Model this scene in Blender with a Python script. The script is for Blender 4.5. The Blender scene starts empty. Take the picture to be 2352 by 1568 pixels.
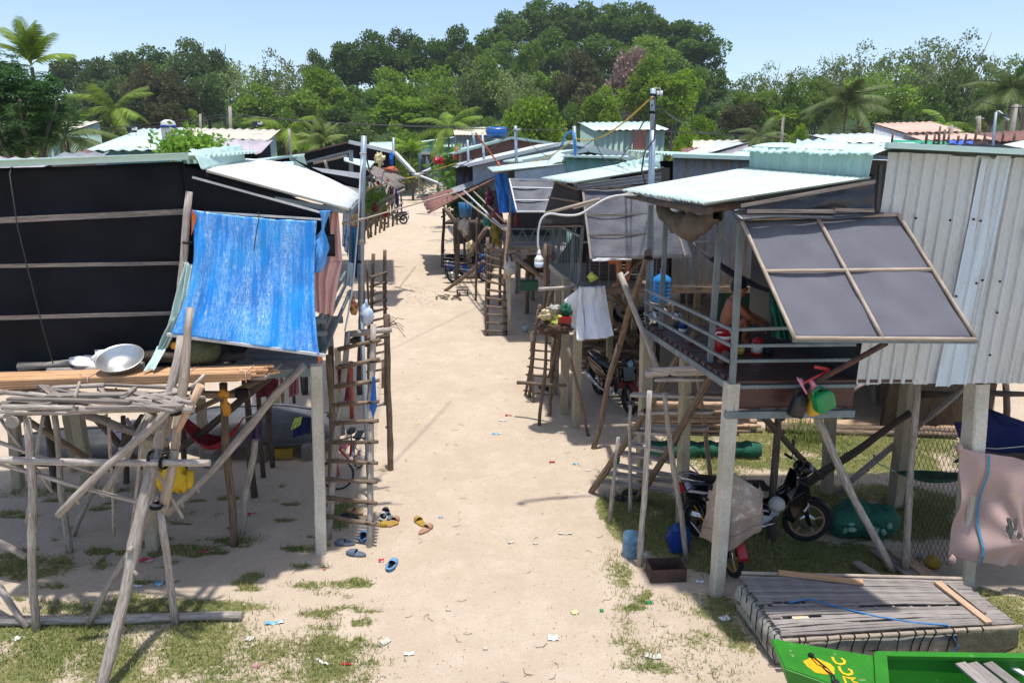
import bpy, bmesh, math, random
from mathutils import Vector, Matrix, noise
R = math.radians
SC = bpy.context.scene
COL = SC.collection
# ---------------------------------------------------------------- camera
CAM_Z, PITCH, F = 4.65, R(15.0), 1568.0      # F in pixels of a 2352 px wide frame
cd = bpy.data.cameras.new("camera"); cam = bpy.data.objects.new("camera", cd); COL.objects.link(cam)
cd.sensor_width = 36.0; cd.lens = 24.0; cd.clip_start = 0.1; cd.clip_end = 3000
cam.location = (0, 0, CAM_Z); cam.rotation_euler = (R(90) - PITCH, 0, 0)
SC.camera = cam
# ---------------------------------------------------------------- light
SUN = Vector((0.06, -0.06, 1.0)).normalized()
W = bpy.data.worlds.new("World"); SC.world = W; W.use_nodes = True
nt = W.node_tree; bg = nt.nodes["Background"]
sky = nt.nodes.new("ShaderNodeTexSky"); sky.sky_type = 'NISHITA'; sky.sun_disc = False
sky.sun_elevation = math.asin(SUN.z); sky.sun_rotation = math.atan2(SUN.x, SUN.y)
sky.air_density = 0.85; sky.dust_density = 1.3; sky.ozone_density = 0.9
nt.links.new(sky.outputs[0], bg.inputs[0]); bg.inputs[1].default_value = 0.15
ld = bpy.data.lights.new("sun", 'SUN'); ld.energy = 3.35; ld.angle = R(1.5); ld.color = (1.0, 0.955, 0.90)
lo = bpy.data.objects.new("sun", ld); COL.objects.link(lo); lo.rotation_euler = SUN.to_track_quat('Z', 'Y').to_euler()
SC.view_settings.view_transform = 'Standard'; SC.view_settings.look = 'None'
SC.view_settings.gamma = 1.0; SC.view_settings.exposure = 0.56
SC.render.engine = 'CYCLES'
SC.cycles.max_bounces = 6; SC.cycles.transparent_max_bounces = 12
# ---------------------------------------------------------------- photo geometry -> world
cT, sT = math.cos(PITCH), math.sin(PITCH)
def P(x, y, z=0.0):
    a = (x - 1176) / F; v = (y - 784) / F
    D = (CAM_Z - z) / (sT + cT * v)
    return Vector((a * D, D * (cT - sT * v), z))
def Q(x, y, Y):
    a = (x - 1176) / F; v = (y - 784) / F
    D = Y / (cT - sT * v)
    return Vector((a * D, Y, CAM_Z - D * (sT + cT * v)))
# ---------------------------------------------------------------- materials
MATS = {}
def sRGB(c):
    if isinstance(c, str):
        c = [int(c[i:i + 2], 16) / 255 for i in (0, 2, 4)]
    return tuple((x / 12.92 if x <= 0.04045 else ((x + 0.055) / 1.055) ** 2.4) for x in c)
def mat(name, c1, c2=None, c3=None, rough=0.7, metal=0.0, scale=6.0, stretch=(1, 1, 1), uv=False, fine=0.25, fscale=60.0,
        bump=0.0, bscale=None, lo=0.35, hi=0.65, vary=0.0, spec=0.4, trans=0.0, spot=None, sscale=8, sth=0.62, sheen=0, alpha=1.0, hole=None):
    if name in MATS: return MATS[name]
    m = bpy.data.materials.new(name); m.use_nodes = True; MATS[name] = m
    t = m.node_tree; N = t.nodes; L = t.links; b = N["Principled BSDF"]
    c2 = c2 or tuple(x * 0.8 for x in c1)
    tc = N.new("ShaderNodeTexCoord"); mp = N.new("ShaderNodeMapping"); mp.inputs['Scale'].default_value = stretch
    L.new(tc.outputs['UV' if uv else 'Object'], mp.inputs[0])
    n1 = N.new("ShaderNodeTexNoise"); n1.inputs['Scale'].default_value = scale; n1.inputs['Detail'].default_value = 6
    L.new(mp.outputs[0], n1.inputs['Vector'])
    r = N.new("ShaderNodeValToRGB"); L.new(n1.outputs[0], r.inputs[0])
    r.color_ramp.elements[0].position = lo; r.color_ramp.elements[0].color = (*c1, 1)
    r.color_ramp.elements[1].position = hi; r.color_ramp.elements[1].color = (*c2, 1)
    out = r.outputs[0]
    if c3 is not None:
        e = r.color_ramp.elements.new((lo + hi) / 2 + 0.12); e.color = (*c3, 1)
    if spot is not None:
        n3 = N.new("ShaderNodeTexNoise"); n3.inputs['Scale'].default_value = sscale; n3.inputs['Detail'].default_value = 8
        n3.inputs['Roughness'].default_value = 0.7
        L.new(mp.outputs[0], n3.inputs['Vector'])
        rr = N.new("ShaderNodeValToRGB"); L.new(n3.outputs[0], rr.inputs[0])
        rr.color_ramp.elements[0].position = sth; rr.color_ramp.elements[1].position = sth + 0.06
        mx = N.new("ShaderNodeMixRGB"); mx.inputs[2].default_value = (*spot, 1); L.new(rr.outputs[0], mx.inputs[0]); L.new(out, mx.inputs[1]); out = mx.outputs[0]
    if fine > 0:
        n2 = N.new("ShaderNodeTexNoise"); n2.inputs['Scale'].default_value = fscale; n2.inputs['Detail'].default_value = 3
        L.new(mp.outputs[0], n2.inputs['Vector'])
        mr = N.new("ShaderNodeMapRange"); mr.inputs[1].default_value = 0.3; mr.inputs[2].default_value = 0.7
        mr.inputs[3].default_value = 1 - fine; mr.inputs[4].default_value = 1 + fine
        L.new(n2.outputs[0], mr.inputs[0])
        hs = N.new("ShaderNodeHueSaturation"); L.new(mr.outputs[0], hs.inputs['Value']); L.new(out, hs.inputs['Color']); out = hs.outputs[0]
    if vary > 0:
        oi = N.new("ShaderNodeObjectInfo"); mr = N.new("ShaderNodeMapRange")
        mr.inputs[3].default_value = 1 - vary; mr.inputs[4].default_value = 1 + vary
        L.new(oi.outputs['Random'], mr.inputs[0])
        hs = N.new("ShaderNodeHueSaturation"); L.new(mr.outputs[0], hs.inputs['Value']); L.new(out, hs.inputs['Color']); out = hs.outputs[0]
    L.new(out, b.inputs['Base Color'])
    b.inputs['Roughness'].default_value = rough; b.inputs['Metallic'].default_value = metal
    b.inputs['Specular IOR Level'].default_value = spec
    if trans: b.inputs['Transmission Weight'].default_value = trans
    if alpha < 1: b.inputs['Alpha'].default_value = alpha
    if bump > 0:
        bn = N.new("ShaderNodeBump"); bn.inputs['Strength'].default_value = bump; bn.inputs['Distance'].default_value = 0.02
        n4 = N.new("ShaderNodeTexNoise"); n4.inputs['Scale'].default_value = bscale or fscale; n4.inputs['Detail'].default_value = 5
        L.new(mp.outputs[0], n4.inputs['Vector']); L.new(n4.outputs[0], bn.inputs['Height']); L.new(bn.outputs[0], b.inputs['Normal'])
    m["b"] = 1
    return m
def leafmat(name, c1, c2, dark=0.5, trans=0.35):
    m = bpy.data.materials.new(name); m.use_nodes = True; MATS[name] = m
    t = m.node_tree; N = t.nodes; L = t.links; b = N["Principled BSDF"]
    tc = N.new("ShaderNodeTexCoord"); n1 = N.new("ShaderNodeTexNoise"); n1.inputs['Scale'].default_value = 0.55; n1.inputs['Detail'].default_value = 3
    L.new(tc.outputs['Object'], n1.inputs['Vector'])
    g = N.new("ShaderNodeNewGeometry")
    ma = N.new("ShaderNodeMath"); ma.operation = 'MULTIPLY_ADD'; L.new(g.outputs['Random Per Island'], ma.inputs[0]); ma.inputs[1].default_value = 0.35
    L.new(n1.outputs[0], ma.inputs[2])
    r = N.new("ShaderNodeValToRGB"); L.new(ma.outputs[0], r.inputs[0])
    r.color_ramp.elements[0].position = 0.45; r.color_ramp.elements[0].color = (*c1, 1)
    r.color_ramp.elements[1].position = 0.85; r.color_ramp.elements[1].color = (*c2, 1)
    oi = N.new("ShaderNodeObjectInfo"); mr = N.new("ShaderNodeMapRange"); mr.inputs[3].default_value = 0.8; mr.inputs[4].default_value = 1.25
    L.new(oi.outputs['Random'], mr.inputs[0])
    hs = N.new("ShaderNodeHueSaturation"); L.new(mr.outputs[0], hs.inputs['Value']); L.new(r.outputs[0], hs.inputs['Color'])
    L.new(hs.outputs[0], b.inputs['Base Color']); b.inputs['Roughness'].default_value = 0.65; b.inputs['Specular IOR Level'].default_value = 0.25
    tr = N.new("ShaderNodeBsdfTranslucent"); L.new(hs.outputs[0], tr.inputs[0])
    mx = N.new("ShaderNodeMixShader"); mx.inputs[0].default_value = trans
    L.new(b.outputs[0], mx.inputs[1]); L.new(tr.outputs[0], mx.inputs[2])
    L.new(mx.outputs[0], N["Material Output"].inputs[0])
    return m
# wood
mat('pole_grey', (.46, .41, .36), (.26, .225, .19), uv=True, scale=3, stretch=(14, 1.2, 1), fine=.3, fscale=9, rough=.85, bump=.5, bscale=6, vary=.15, spot=(.10, .08, .065), sscale=2.2, sth=.64)
mat('pole_brown', (.23, .165, .115), (.115, .08, .055), uv=True, scale=3, stretch=(14, 1.2, 1), fine=.3, fscale=9, rough=.85, bump=.5, bscale=6, vary=.2)
mat('pole_dark', (.105, .08, .062), (.05, .038, .03), uv=True, scale=3, stretch=(14, 1.2, 1), fine=.3, fscale=9, rough=.85, bump=.5, bscale=6, vary=.2)
mat('pole_fresh', (.56, .39, .26), (.38, .25, .16), uv=True, scale=3, stretch=(14, 1.2, 1), fine=.3, fscale=9, rough=.8, bump=.4, bscale=6, vary=.15)
mat('bamboo', (.44, .36, .275), (.30, .24, .18), uv=True, scale=3, stretch=(10, 1.0, 1), fine=.2, fscale=8, rough=.6, vary=.1)
mat('plank_grey', (.27, .235, .205), (.155, .13, .11), uv=True, scale=2.5, stretch=(16, 1, 1), fine=.35, fscale=8, rough=.88, bump=.5, bscale=5, vary=.22)
mat('plank_raft', (.28, .25, .23), (.17, .15, .135), uv=True, scale=2.5, stretch=(16, 1, 1), fine=.35, fscale=8, rough=.85, bump=.4, bscale=5, vary=.22)
mat('lumber_new', (.60, .37, .20), (.50, .27, .13), uv=True, scale=2.5, stretch=(18, .8, 1), fine=.2, fscale=8, rough=.7, vary=.12)
mat('floor_red', (.085, .035, .03), (.05, .022, .02), uv=True, scale=2.5, stretch=(12, 1, 1), fine=.3, rough=.35, vary=.2)
mat('bark', (.16, .13, .105), (.08, .065, .05), scale=3, stretch=(3, 3, .6), fine=.3, rough=.9)
mat('bark_pale', (.36, .33, .29), (.22, .20, .17), scale=3, stretch=(3, 3, .6), fine=.3, rough=.9)
# metal, concrete
mat('concrete', (.40, .35, .25), (.28, .24, .165), c3=(.34, .30, .21), scale=2.4, fine=.22, fscale=50, rough=.92, bump=.4, bscale=40, vary=.08, spot=(.14, .12, .09), sscale=14, sth=.66)
mat('concrete_pale', (.60, .575, .50), (.44, .41, .33), scale=2.0, fine=.1, fscale=30, rough=.92, bump=.4, bscale=40, spot=(.13, .115, .09), sscale=22, sth=.63)
mat('steel_blue', (.19, .235, .25), (.13, .165, .175), scale=5, fine=.15, rough=.5, metal=.2, spot=(.10, .07, .05), sscale=12, sth=.68)
mat('steel_pole', (.34, .42, .49), (.26, .32, .38), scale=5, fine=.1, rough=.45, metal=.25)
mat('steel_white', (.62, .64, .63), (.50, .51, .50), scale=5, fine=.1, rough=.5)
mat('tin_white', (.66, .69, .69), (.50, .52, .50), uv=True, scale=1.2, stretch=(1.5, .35, 1), fine=.06, fscale=20, rough=.38, metal=0, spot=(.30, .24, .18), sscale=9, sth=.74)
mat('tin_mint', (.52, .70, .64), (.42, .59, .53), uv=True, scale=1.2, stretch=(1.5, .35, 1), fine=.08, fscale=20, rough=.4, metal=0, spot=(.30, .34, .28), sscale=7, sth=.7)
mat('tin_mint_pale', (.56, .68, .63), (.45, .57, .52), uv=True, scale=1.2, stretch=(1.5, .35, 1), fine=.08, fscale=20, rough=.38, metal=0, spot=(.34, .34, .28), sscale=7, sth=.72)
mat('tin_teal', (.17, .34, .31), (.12, .25, .225), uv=True, scale=1.2, stretch=(3, .4, 1), fine=.12, fscale=20, rough=.55, spot=(.30, .36, .33), sscale=5, sth=.62)
mat('tin_green_dull', (.30, .42, .35), (.24, .34, .28), uv=True, scale=1.4, stretch=(4, .4, 1), fine=.12, fscale=20, rough=.6, spot=(.42, .40, .30), sscale=5, sth=.6)
mat('tin_clere', (.27, .44, .41), (.37, .53, .49), uv=True, scale=1.6, stretch=(5, .5, 1), fine=.15, fscale=20, rough=.55, spot=(.42, .52, .48), sscale=6, sth=.6)
mat('tin_grey', (.34, .35, .36), (.20, .195, .19), uv=True, scale=1.6, stretch=(2.5, .5, 1), fine=.2, fscale=20, rough=.5, metal=.25, spot=(.20, .14, .10), sscale=6, sth=.6)
mat('tin_wall', (.54, .58, .59), (.39, .43, .45), c3=(.50, .52, .50), uv=True, scale=1.3, stretch=(4.5, .5, 1), fine=.12, fscale=30, rough=.42, metal=.15, spot=(.78, .76, .66), sscale=9, sth=.64, bump=.55, bscale=9)
mat('tin_rust_blue', (.20, .23, .27), (.17, .105, .065), c3=(.24, .20, .17), uv=True, scale=1.3, stretch=(5, .25, 1), fine=.25, fscale=20, rough=.7, metal=.1)
mat('tin_rust', (.24, .105, .085), (.15, .07, .055), uv=True, scale=1.5, stretch=(2, .5, 1), fine=.2, fscale=20, rough=.8, spot=(.42, .32, .27), sscale=3.5, sth=.63)
mat('tin_pink', (.62, .42, .33), (.50, .33, .26), uv=True, scale=.8, stretch=(2, .5, 1), fine=.12, rough=.8)
mat('tin_cream', (.58, .54, .42), (.48, .45, .36), uv=True, scale=.8, stretch=(2, .5, 1), fine=.1, rough=.6)
mat('tin_lilac', (.46, .41, .44), (.34, .30, .32), uv=True, scale=.8, stretch=(2, .5, 1), fine=.15, rough=.7, spot=(.3, .2, .16), sscale=4, sth=.62)
mat('rust_iron', (.10, .055, .04), (.055, .035, .03), scale=8, fine=.3, rough=.85)
mat('paint_blue_grey', (.40, .50, .60), (.30, .38, .46), scale=2, fine=.1, rough=.8, spot=(.30, .22, .2), sscale=3, sth=.62)
# cloth
mat('shade_cloth', (.006, .007, .010), (.012, .014, .019), uv=True, scale=1.6, fine=.4, fscale=90, rough=.75, spec=.14, bump=.35, bscale=5, spot=(.13, .13, .12), sscale=16, sth=.735)
mat('shade_panel', (.145, .145, .165), (.118, .12, .138), uv=True, scale=2.5, fine=.12, fscale=120, rough=.85, spec=.2)
mat('plastic_black', (.024, .027, .034), (.04, .044, .052), uv=True, scale=3, fine=.2, fscale=30, rough=.33, spec=.5, bump=.5, bscale=5)
mat('plastic_grey', (.075, .082, .104), (.052, .057, .072), uv=True, scale=3, fine=.2, fscale=30, rough=.55, spec=.35, bump=.35, bscale=7, spot=(.36, .345, .32), sscale=9, sth=.70)
mat('cloth_pink', (.72, .46, .41), (.62, .39, .35), uv=True, scale=3, fine=.08, fscale=80, rough=.9, spec=.1)
mat('cloth_pink_old', (.50, .345, .31), (.43, .31, .275), uv=True, scale=2, fine=.1, fscale=80, rough=.9, spec=.1, spot=(.40, .30, .20), sscale=2, sth=.58)
mat('cloth_mint', (.50, .64, .60), (.42, .56, .52), uv=True, scale=3, fine=.06, rough=.8)
mat('sack_white', (.82, .83, .84), (.70, .70, .70), uv=True, scale=4, fine=.1, rough=.7, spot=(.42, .35, .26), sscale=3, sth=.62, bump=.4, bscale=9)
mat('cloth_purple', (.085, .055, .12), (.06, .04, .085), scale=4, fine=.1, rough=.9)
mat('cloth_navy', (.02, .03, .13), (.015, .02, .09), scale=4, fine=.1, rough=.9)
mat('cloth_tan', (.13, .105, .08), (.07, .056, .044), scale=4, fine=.15, rough=.9, bump=.4, bscale=20)
mat('net_green', (.018, .15, .09), (.01, .085, .055), scale=9, fine=.4, fscale=70, rough=.75, bump=.6, bscale=30)
mat('net_dark', (.03, .06, .05), (.02, .04, .03), scale=9, fine=.4, fscale=70, rough=.8)
mat('cloth_maroon', (.13, .02, .045), (.10, .015, .03), scale=4, fine=.15, rough=.9, spot=(.45, .28, .32), sscale=9, sth=.58)
mat('cloth_yellow', (.72, .48, .02), (.60, .38, .015), scale=4, fine=.1, rough=.6)
mat('cloth_olive', (.22, .19, .03), (.15, .13, .02), scale=4, fine=.1, rough=.8)
mat('cloth_teal', (.03, .22, .22), (.02, .16, .15), scale=4, fine=.1, rough=.8)
mat('cloth_stripe', (.5, .6, .75), (.20, .35, .65), scale=14, fine=.1, rough=.8, lo=.45, hi=.55)
mat('towel_blue', (.42, .62, .72), (.55, .72, .78), uv=True, scale=20, stretch=(1, .2, 1), fine=.1, rough=.9)
mat('fibre_grey', (.11, .115, .13), (.07, .075, .085), scale=5, fine=.2, fscale=40, rough=.75, bump=.6, bscale=14)
mat('fibre_black', (.03, .034, .04), (.05, .055, .06), scale=5, fine=.2, rough=.6)
mat('rope_black', (.012, .012, .013), rough=.8, fine=0)
mat('wire_dark', (.03, .032, .035), rough=.6, fine=0)
mat('rope_blue', (.05, .22, .5), rough=.8, fine=.1)
mat('rope_pale', (.5, .47, .4), rough=.8, fine=.1)
mat('rope_yellow', (.55, .36, .05), rough=.8, fine=.1)
def flat(name, c, rough=.45, metal=0., fine=.08, spec=.5, **k): return mat(name, sRGB(c) if isinstance(c, str) else c, rough=rough, metal=metal, fine=fine, spec=spec, scale=5, **k)
mat('boat_green', sRGB('2b7f1e'), sRGB('256e1c'), rough=.5, scale=3, fine=.12, spot=(.20, .30, .13), sscale=7, sth=.63)
mat('boat_green_in', sRGB('2a7f49'), sRGB('246a3c'), rough=.6, scale=3, fine=.15, spot=(.22, .27, .17), sscale=6, sth=.58)
mat('paint_yellow', sRGB('f0b41e'), sRGB('dba014'), rough=.55, scale=5, fine=.1, spot=(.12, .28, .04), sscale=16, sth=.66)
for n_, c_, r_ in [('red', 'a81420', .35), ('red_dull', '7d2a2e', .5), ('white', 'e6e6e2', .4), ('black', '15161a', .35), ('black_gloss', '0b0c12', .12), ('rubber', '1b1b1c', .85),
                   ('blue', '0a62b8', .3), ('blue_deep', '0a3c8a', .5), ('yellow', 'd8a81a', .4), ('green', '0d8a4c', .35), ('lime', 'cfe06a', .6), ('orange', 'd96a24', .5),
                   ('pink', 'd08aa0', .5), ('skyblue', '6a9cc8', .5), ('slate', '5d6a78', .7), ('tan', 'a88468', .7), ('ochre', 'a8862c', .7), ('navy', '1a2032', .6),
                   ('skin', 'ac6c4e', .55), ('hair', '100e0e', .6), ('shorts', '1a2438', .8), ('silver', 'c4c6c8', .3), ('cream', 'd8c898', .5), 
                   ('paper', 'c4c0b6', .8), ('brass', 'a8863c', .35), ('terracotta', 'b05a38', .7), ('bag_grey', 'b4b1aa', .7),
                   ('glass', '7a9ab8', .1), ('brown', '4a2c20', .8), ('nylon', '7a3a44', .8)]:
    flat(n_, c_, r_)
mat('alu', (.62, .62, .60), (.50, .50, .47), scale=4, fine=.1, rough=.35, metal=.85)
mat('chrome', (.6, .6, .62), rough=.2, metal=.9, fine=0)
# ---------------------------------------------------------------- mesh builder
class MB:
    def __init__(s): s.v = []; s.f = []; s.uv = []; s.sm = []
    def quad(s, pts, uvs=None, smooth=False):
        i = len(s.v); s.v += [Vector(p) for p in pts]; s.f.append(tuple(range(i, i + len(pts))))
        s.uv.append(uvs or [(0, 0)] * len(pts)); s.sm.append(smooth)
    def box(s, c, size, M=None):
        hx, hy, hz = size[0] / 2, size[1] / 2, size[2] / 2; c = Vector(c)
        p = [Vector((x, y, z)) for z in (-hz, hz) for y in (-hy, hy) for x in (-hx, hx)]
        if M: p = [M @ q for q in p]
        p = [q + c for q in p]; i = len(s.v); s.v += p
        d = size
        for idx, (a, b) in (((0, 2, 3, 1), (1, 0)), ((4, 5, 7, 6), (0, 1)), ((0, 1, 5, 4), (0, 2)), ((2, 6, 7, 3), (2, 0)), ((0, 4, 6, 2), (2, 1)), ((1, 3, 7, 5), (1, 2))):
            L1, L2 = d[a], d[b]; s.f.append(tuple(i + k for k in idx)); s.sm.append(False)
            u = [(0, 0), (L1, 0), (L1, L2), (0, L2)]
            if L1 > L2: u = [(y, x) for x, y in u]
            s.uv.append(u)
    def beam(s, p0, p1, w, h, up=(0, 0, 1)):
        p0, p1 = Vector(p0), Vector(p1); d = p1 - p0; Ln = d.length
        if Ln < 1e-6: return
        y = d / Ln; up = Vector(up)
        if abs(y.dot(up)) > .97: up = Vector((1, 0, 0))
        x = y.cross(up).normalized(); z = x.cross(y)
        s.box((p0 + p1) / 2, (w, Ln, h), Matrix((x, y, z)).transposed())
    def tube(s, pts, rad, n=8, cap=True, smooth=True, v0=0.0):
        pts = [Vector(p) for p in pts]; m = len(pts)
        if not hasattr(rad, '__len__'): rad = [rad] * m
        t = (pts[1] - pts[0]).normalized(); ref = Vector((0, 0, 1)) if abs(t.z) < .9 else Vector((1, 0, 0))
        x = t.cross(ref).normalized(); base = len(s.v); vv = v0
        for i, p in enumerate(pts):
            if i > 0: vv += (p - pts[i - 1]).length
            t = (pts[min(i + 1, m - 1)] - pts[max(i - 1, 0)])
            if t.length < 1e-9: t = Vector((0, 0, 1))
            t.normalize(); x = (x - t * x.dot(t))
            if x.length < 1e-5: x = t.orthogonal()
            x.normalize(); y = t.cross(x)
            for k in range(n):
                a = 2 * math.pi * k / n; s.v.append(p + (x * math.cos(a) + y * math.sin(a)) * rad[i])
            if i > 0:
                l = (pts[i] - pts[i - 1]).length
                for k in range(n):
                    k2 = (k + 1) % n; a0 = base + (i - 1) * n; a1 = base + i * n
                    s.f.append((a0 + k, a0 + k2, a1 + k2, a1 + k)); s.sm.append(smooth)
                    u0 = k * 6.28 * rad[i] / n; u1 = (k + 1) * 6.28 * rad[i] / n
                    s.uv.append([(u0, vv - l), (u1, vv - l), (u1, vv), (u0, vv)])
        if cap:
            s.f.append(tuple(base + k for k in range(n))[::-1]); s.uv.append([(0, 0)] * n); s.sm.append(False)
            s.f.append(tuple(base + (m - 1) * n + k for k in range(n))); s.uv.append([(0, 0)] * n); s.sm.append(False)
    def log(s, p0, p1, r0, r1=None, seed=0, wob=.5, n=8, seg=.22):
        rnd = random.Random(seed * 7919 + 13); p0, p1 = Vector(p0), Vector(p1); r1 = r1 if r1 is not None else r0 * .8
        L_ = (p1 - p0).length; k = max(2, min(24, int(L_ / seg))); d = (p1 - p0).normalized(); a = d.orthogonal().normalized(); b = d.cross(a)
        pts = []; rr = []; ph = rnd.uniform(0, 6.28); ph2 = rnd.uniform(0, 6.28); am = wob * r0 * rnd.uniform(.4, 1.0) * min(1.3, L_ / 1.5)
        for i in range(k + 1):
            t = i / k; e = math.sin(math.pi * t)
            off = a * (am * math.sin(t * 5 + ph) * e) + b * (am * math.sin(t * 3.7 + ph2) * e)
            off += (a * rnd.uniform(-1, 1) + b * rnd.uniform(-1, 1)) * r0 * .14 * wob
            pts.append(p0 + (p1 - p0) * t + off)
            kn = 1.18 if rnd.random() < .14 else 1
            rr.append((r0 + (r1 - r0) * t) * rnd.uniform(.92, 1.08) * kn)
        s.tube(pts, rr, n, v0=rnd.uniform(0, 9))
        if wob > .3 and L_ > .8:                                   # cut branch stubs
            for _ in range(rnd.randint(0, 2)):
                i = rnd.randint(1, k - 1); q = pts[i]; dd = (a * rnd.uniform(-1, 1) + b * rnd.uniform(-1, 1) + d * .5).normalized()
                s.tube([q, q + dd * (rr[i] * 1.0 + r0 * .9)], [rr[i] * .5, rr[i] * .35], 6)
    def bamboo(s, p0, p1, r, n=8, node=.28):
        p0, p1 = Vector(p0), Vector(p1); L_ = (p1 - p0).length; pts = []; rr = []; x = 0; d = (p1 - p0) / L_
        while x < L_:
            for o, k in ((0, 1.0), (.012, 1.14), (.024, 1.0)):
                if x + o < L_: pts.append(p0 + d * (x + o)); rr.append(r * k)
            x += node
        pts.append(p1); rr.append(r); s.tube(pts, rr, n)
    def grid(s, fn, nu, nv, uvs=(1, 1), smooth=True):
        b = len(s.v)
        for j in range(nv + 1):
            for i in range(nu + 1): s.v.append(Vector(fn(i / nu, j / nv)))
        for j in range(nv):
            for i in range(nu):
                a = b + j * (nu + 1) + i
                s.f.append((a, a + 1, a + nu + 2, a + nu + 1)); s.sm.append(smooth)
                u0, u1, w0, w1 = i / nu * uvs[0], (i + 1) / nu * uvs[0], j / nv * uvs[1], (j + 1) / nv * uvs[1]
                s.uv.append([(u0, w0), (u1, w0), (u1, w1), (u0, w1)])
    def lathe(s, c, prof, n=16, axis=(0, 0, 1), smooth=True, sx=1, sy=1):
        c = Vector(c); ax = Vector(axis).normalized(); q = ax.to_track_quat('Z', 'Y'); b = len(s.v); m = len(prof)
        for r, z in prof:
            for k in range(n):
                a = 2 * math.pi * k / n; s.v.append(c + q @ Vector((r * sx * math.cos(a), r * sy * math.sin(a), z)))
        for i in range(m - 1):
            for k in range(n):
                k2 = (k + 1) % n
                s.f.append((b + i * n + k, b + i * n + k2, b + (i + 1) * n + k2, b + (i + 1) * n + k)); s.sm.append(smooth); s.uv.append([(0, 0)] * 4)
        for i in (0, m - 1):
            if prof[i][0] > 1e-4:
                f = tuple(b + i * n + k for k in range(n)); s.f.append(f[::-1] if i == 0 else f); s.sm.append(False); s.uv.append([(0, 0)] * n)
    def prism(s, prof, y0, y1, M=None, smooth=False):
        """side profile [(x, z)] extruded from y0 to y1"""
        n = len(prof); b = len(s.v); T = M or Matrix.Identity(4)
        for y in (y0, y1):
            for x, z in prof: s.v.append(T @ Vector((x, y, z)))
        for i in range(n):
            j = (i + 1) % n; s.f.append((b + i, b + j, b + n + j, b + n + i)); s.sm.append(smooth); s.uv.append([(0, 0)] * 4)
        s.f.append(tuple(range(b, b + n))[::-1]); s.f.append(tuple(range(b + n, b + 2 * n))); s.sm += [False] * 2; s.uv += [[(0, 0)] * n] * 2
    def blob(s, c, r, seed=0, nz=.2, nu=14, nv=9, M=None, fr=1.6):
        c = Vector(c); o = Vector((seed * 3.7, seed * 1.3, seed * 5.1)); r = Vector(r) if hasattr(r, '__len__') else Vector((r, r, r))
        def fn(u, v):
            th = u * 2 * math.pi; ph = v * math.pi; d = Vector((math.sin(ph) * math.cos(th), math.sin(ph) * math.sin(th), -math.cos(ph)))
            k = 1 + nz * noise.noise(d * fr + o) + nz * .5 * noise.noise(d * fr * 3 + o)
            q = Vector((d.x * r.x, d.y * r.y, d.z * r.z)) * k
            return c + (M @ q if M else q)
        s.grid(fn, nu, nv)
    def make(s, name, m, parent=None, loc=None, solid=0, sub=0, bevel=0):
        me = bpy.data.meshes.new(name); o = Vector(loc) if loc is not None else (parent.matrix_world.translation.copy() if parent is not None else Vector((0, 0, 0)))
        if parent is not None and loc is None: o = wloc(parent)
        me.from_pydata([v - o for v in s.v], [], s.f)
        ul = me.uv_layers.new(name="UVMap"); flatuv = [c for f in s.uv for p in f for c in p]
        if len(flatuv) == len(ul.data) * 2: ul.data.foreach_set("uv", flatuv)
        me.polygons.foreach_set("use_smooth", s.sm)
        me.materials.append(MATS[m] if isinstance(m, str) else m)
        me.validate(); me.update()
        ob = bpy.data.objects.new(name, me); COL.objects.link(ob)
        if parent is not None: ob.parent = parent
        else: ob.location = o
        if solid:
            md = ob.modifiers.new("thickness", 'SOLIDIFY'); md.thickness = solid; md.offset = 0
        if bevel:
            md = ob.modifiers.new("edges", 'BEVEL'); md.width = bevel; md.segments = 2; md.limit_method = 'ANGLE'
        if sub:
            md = ob.modifiers.new("smooth", 'SUBSURF'); md.levels = sub; md.render_levels = sub
        return ob
def wloc(o):
    v = Vector((0, 0, 0))
    while o is not None: v += o.location; o = o.parent
    return v
LABELS = {}
def tag(o, label, cat, group=None, kind=None):
    if label: o['label'] = label; LABELS.setdefault(label, []).append(o.name)
    if cat: o['category'] = cat
    if group: o['group'] = group
    if kind: o['kind'] = kind
    return o
def thing(name, label, cat, loc=(0, 0, 0), group=None):
    o = bpy.data.objects.new(name, None); o.empty_display_size = .1; COL.objects.link(o); o.location = loc
    return tag(o, label, cat, group)
def one(name, mb, m, label, cat, loc=None, group=None, solid=0, **k):
    if loc is None:
        c = sum(mb.v, Vector()) / max(1, len(mb.v)); loc = Vector((c.x, c.y, min(v.z for v in mb.v)))
    return tag(mb.make(name, m, None, loc, solid, **k), label, cat, group)
def dup(root, loc, rz=0.0, label=None, scale=None, group=None):
    r = root.copy(); COL.objects.link(r); r.location = loc; r.rotation_euler = (0, 0, rz)
    if scale: r.scale = scale
    if label: r['label'] = label
    if group: r['group'] = group
    for ch in list(root.children):
        c = ch.copy(); COL.objects.link(c); c.parent = r
        for g in ch.children:
            d = g.copy(); COL.objects.link(d); d.parent = c
    return r
def chaikin(p, n=3):
    p = [Vector(q) for q in p]
    for _ in range(n): p = [p[0]] + [q for i in range(len(p) - 1) for q in (p[i].lerp(p[i + 1], .25), p[i].lerp(p[i + 1], .75))] + [p[-1]]
    return p
def lerp(a, b, t): return Vector(a) + (Vector(b) - Vector(a)) * t
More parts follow.
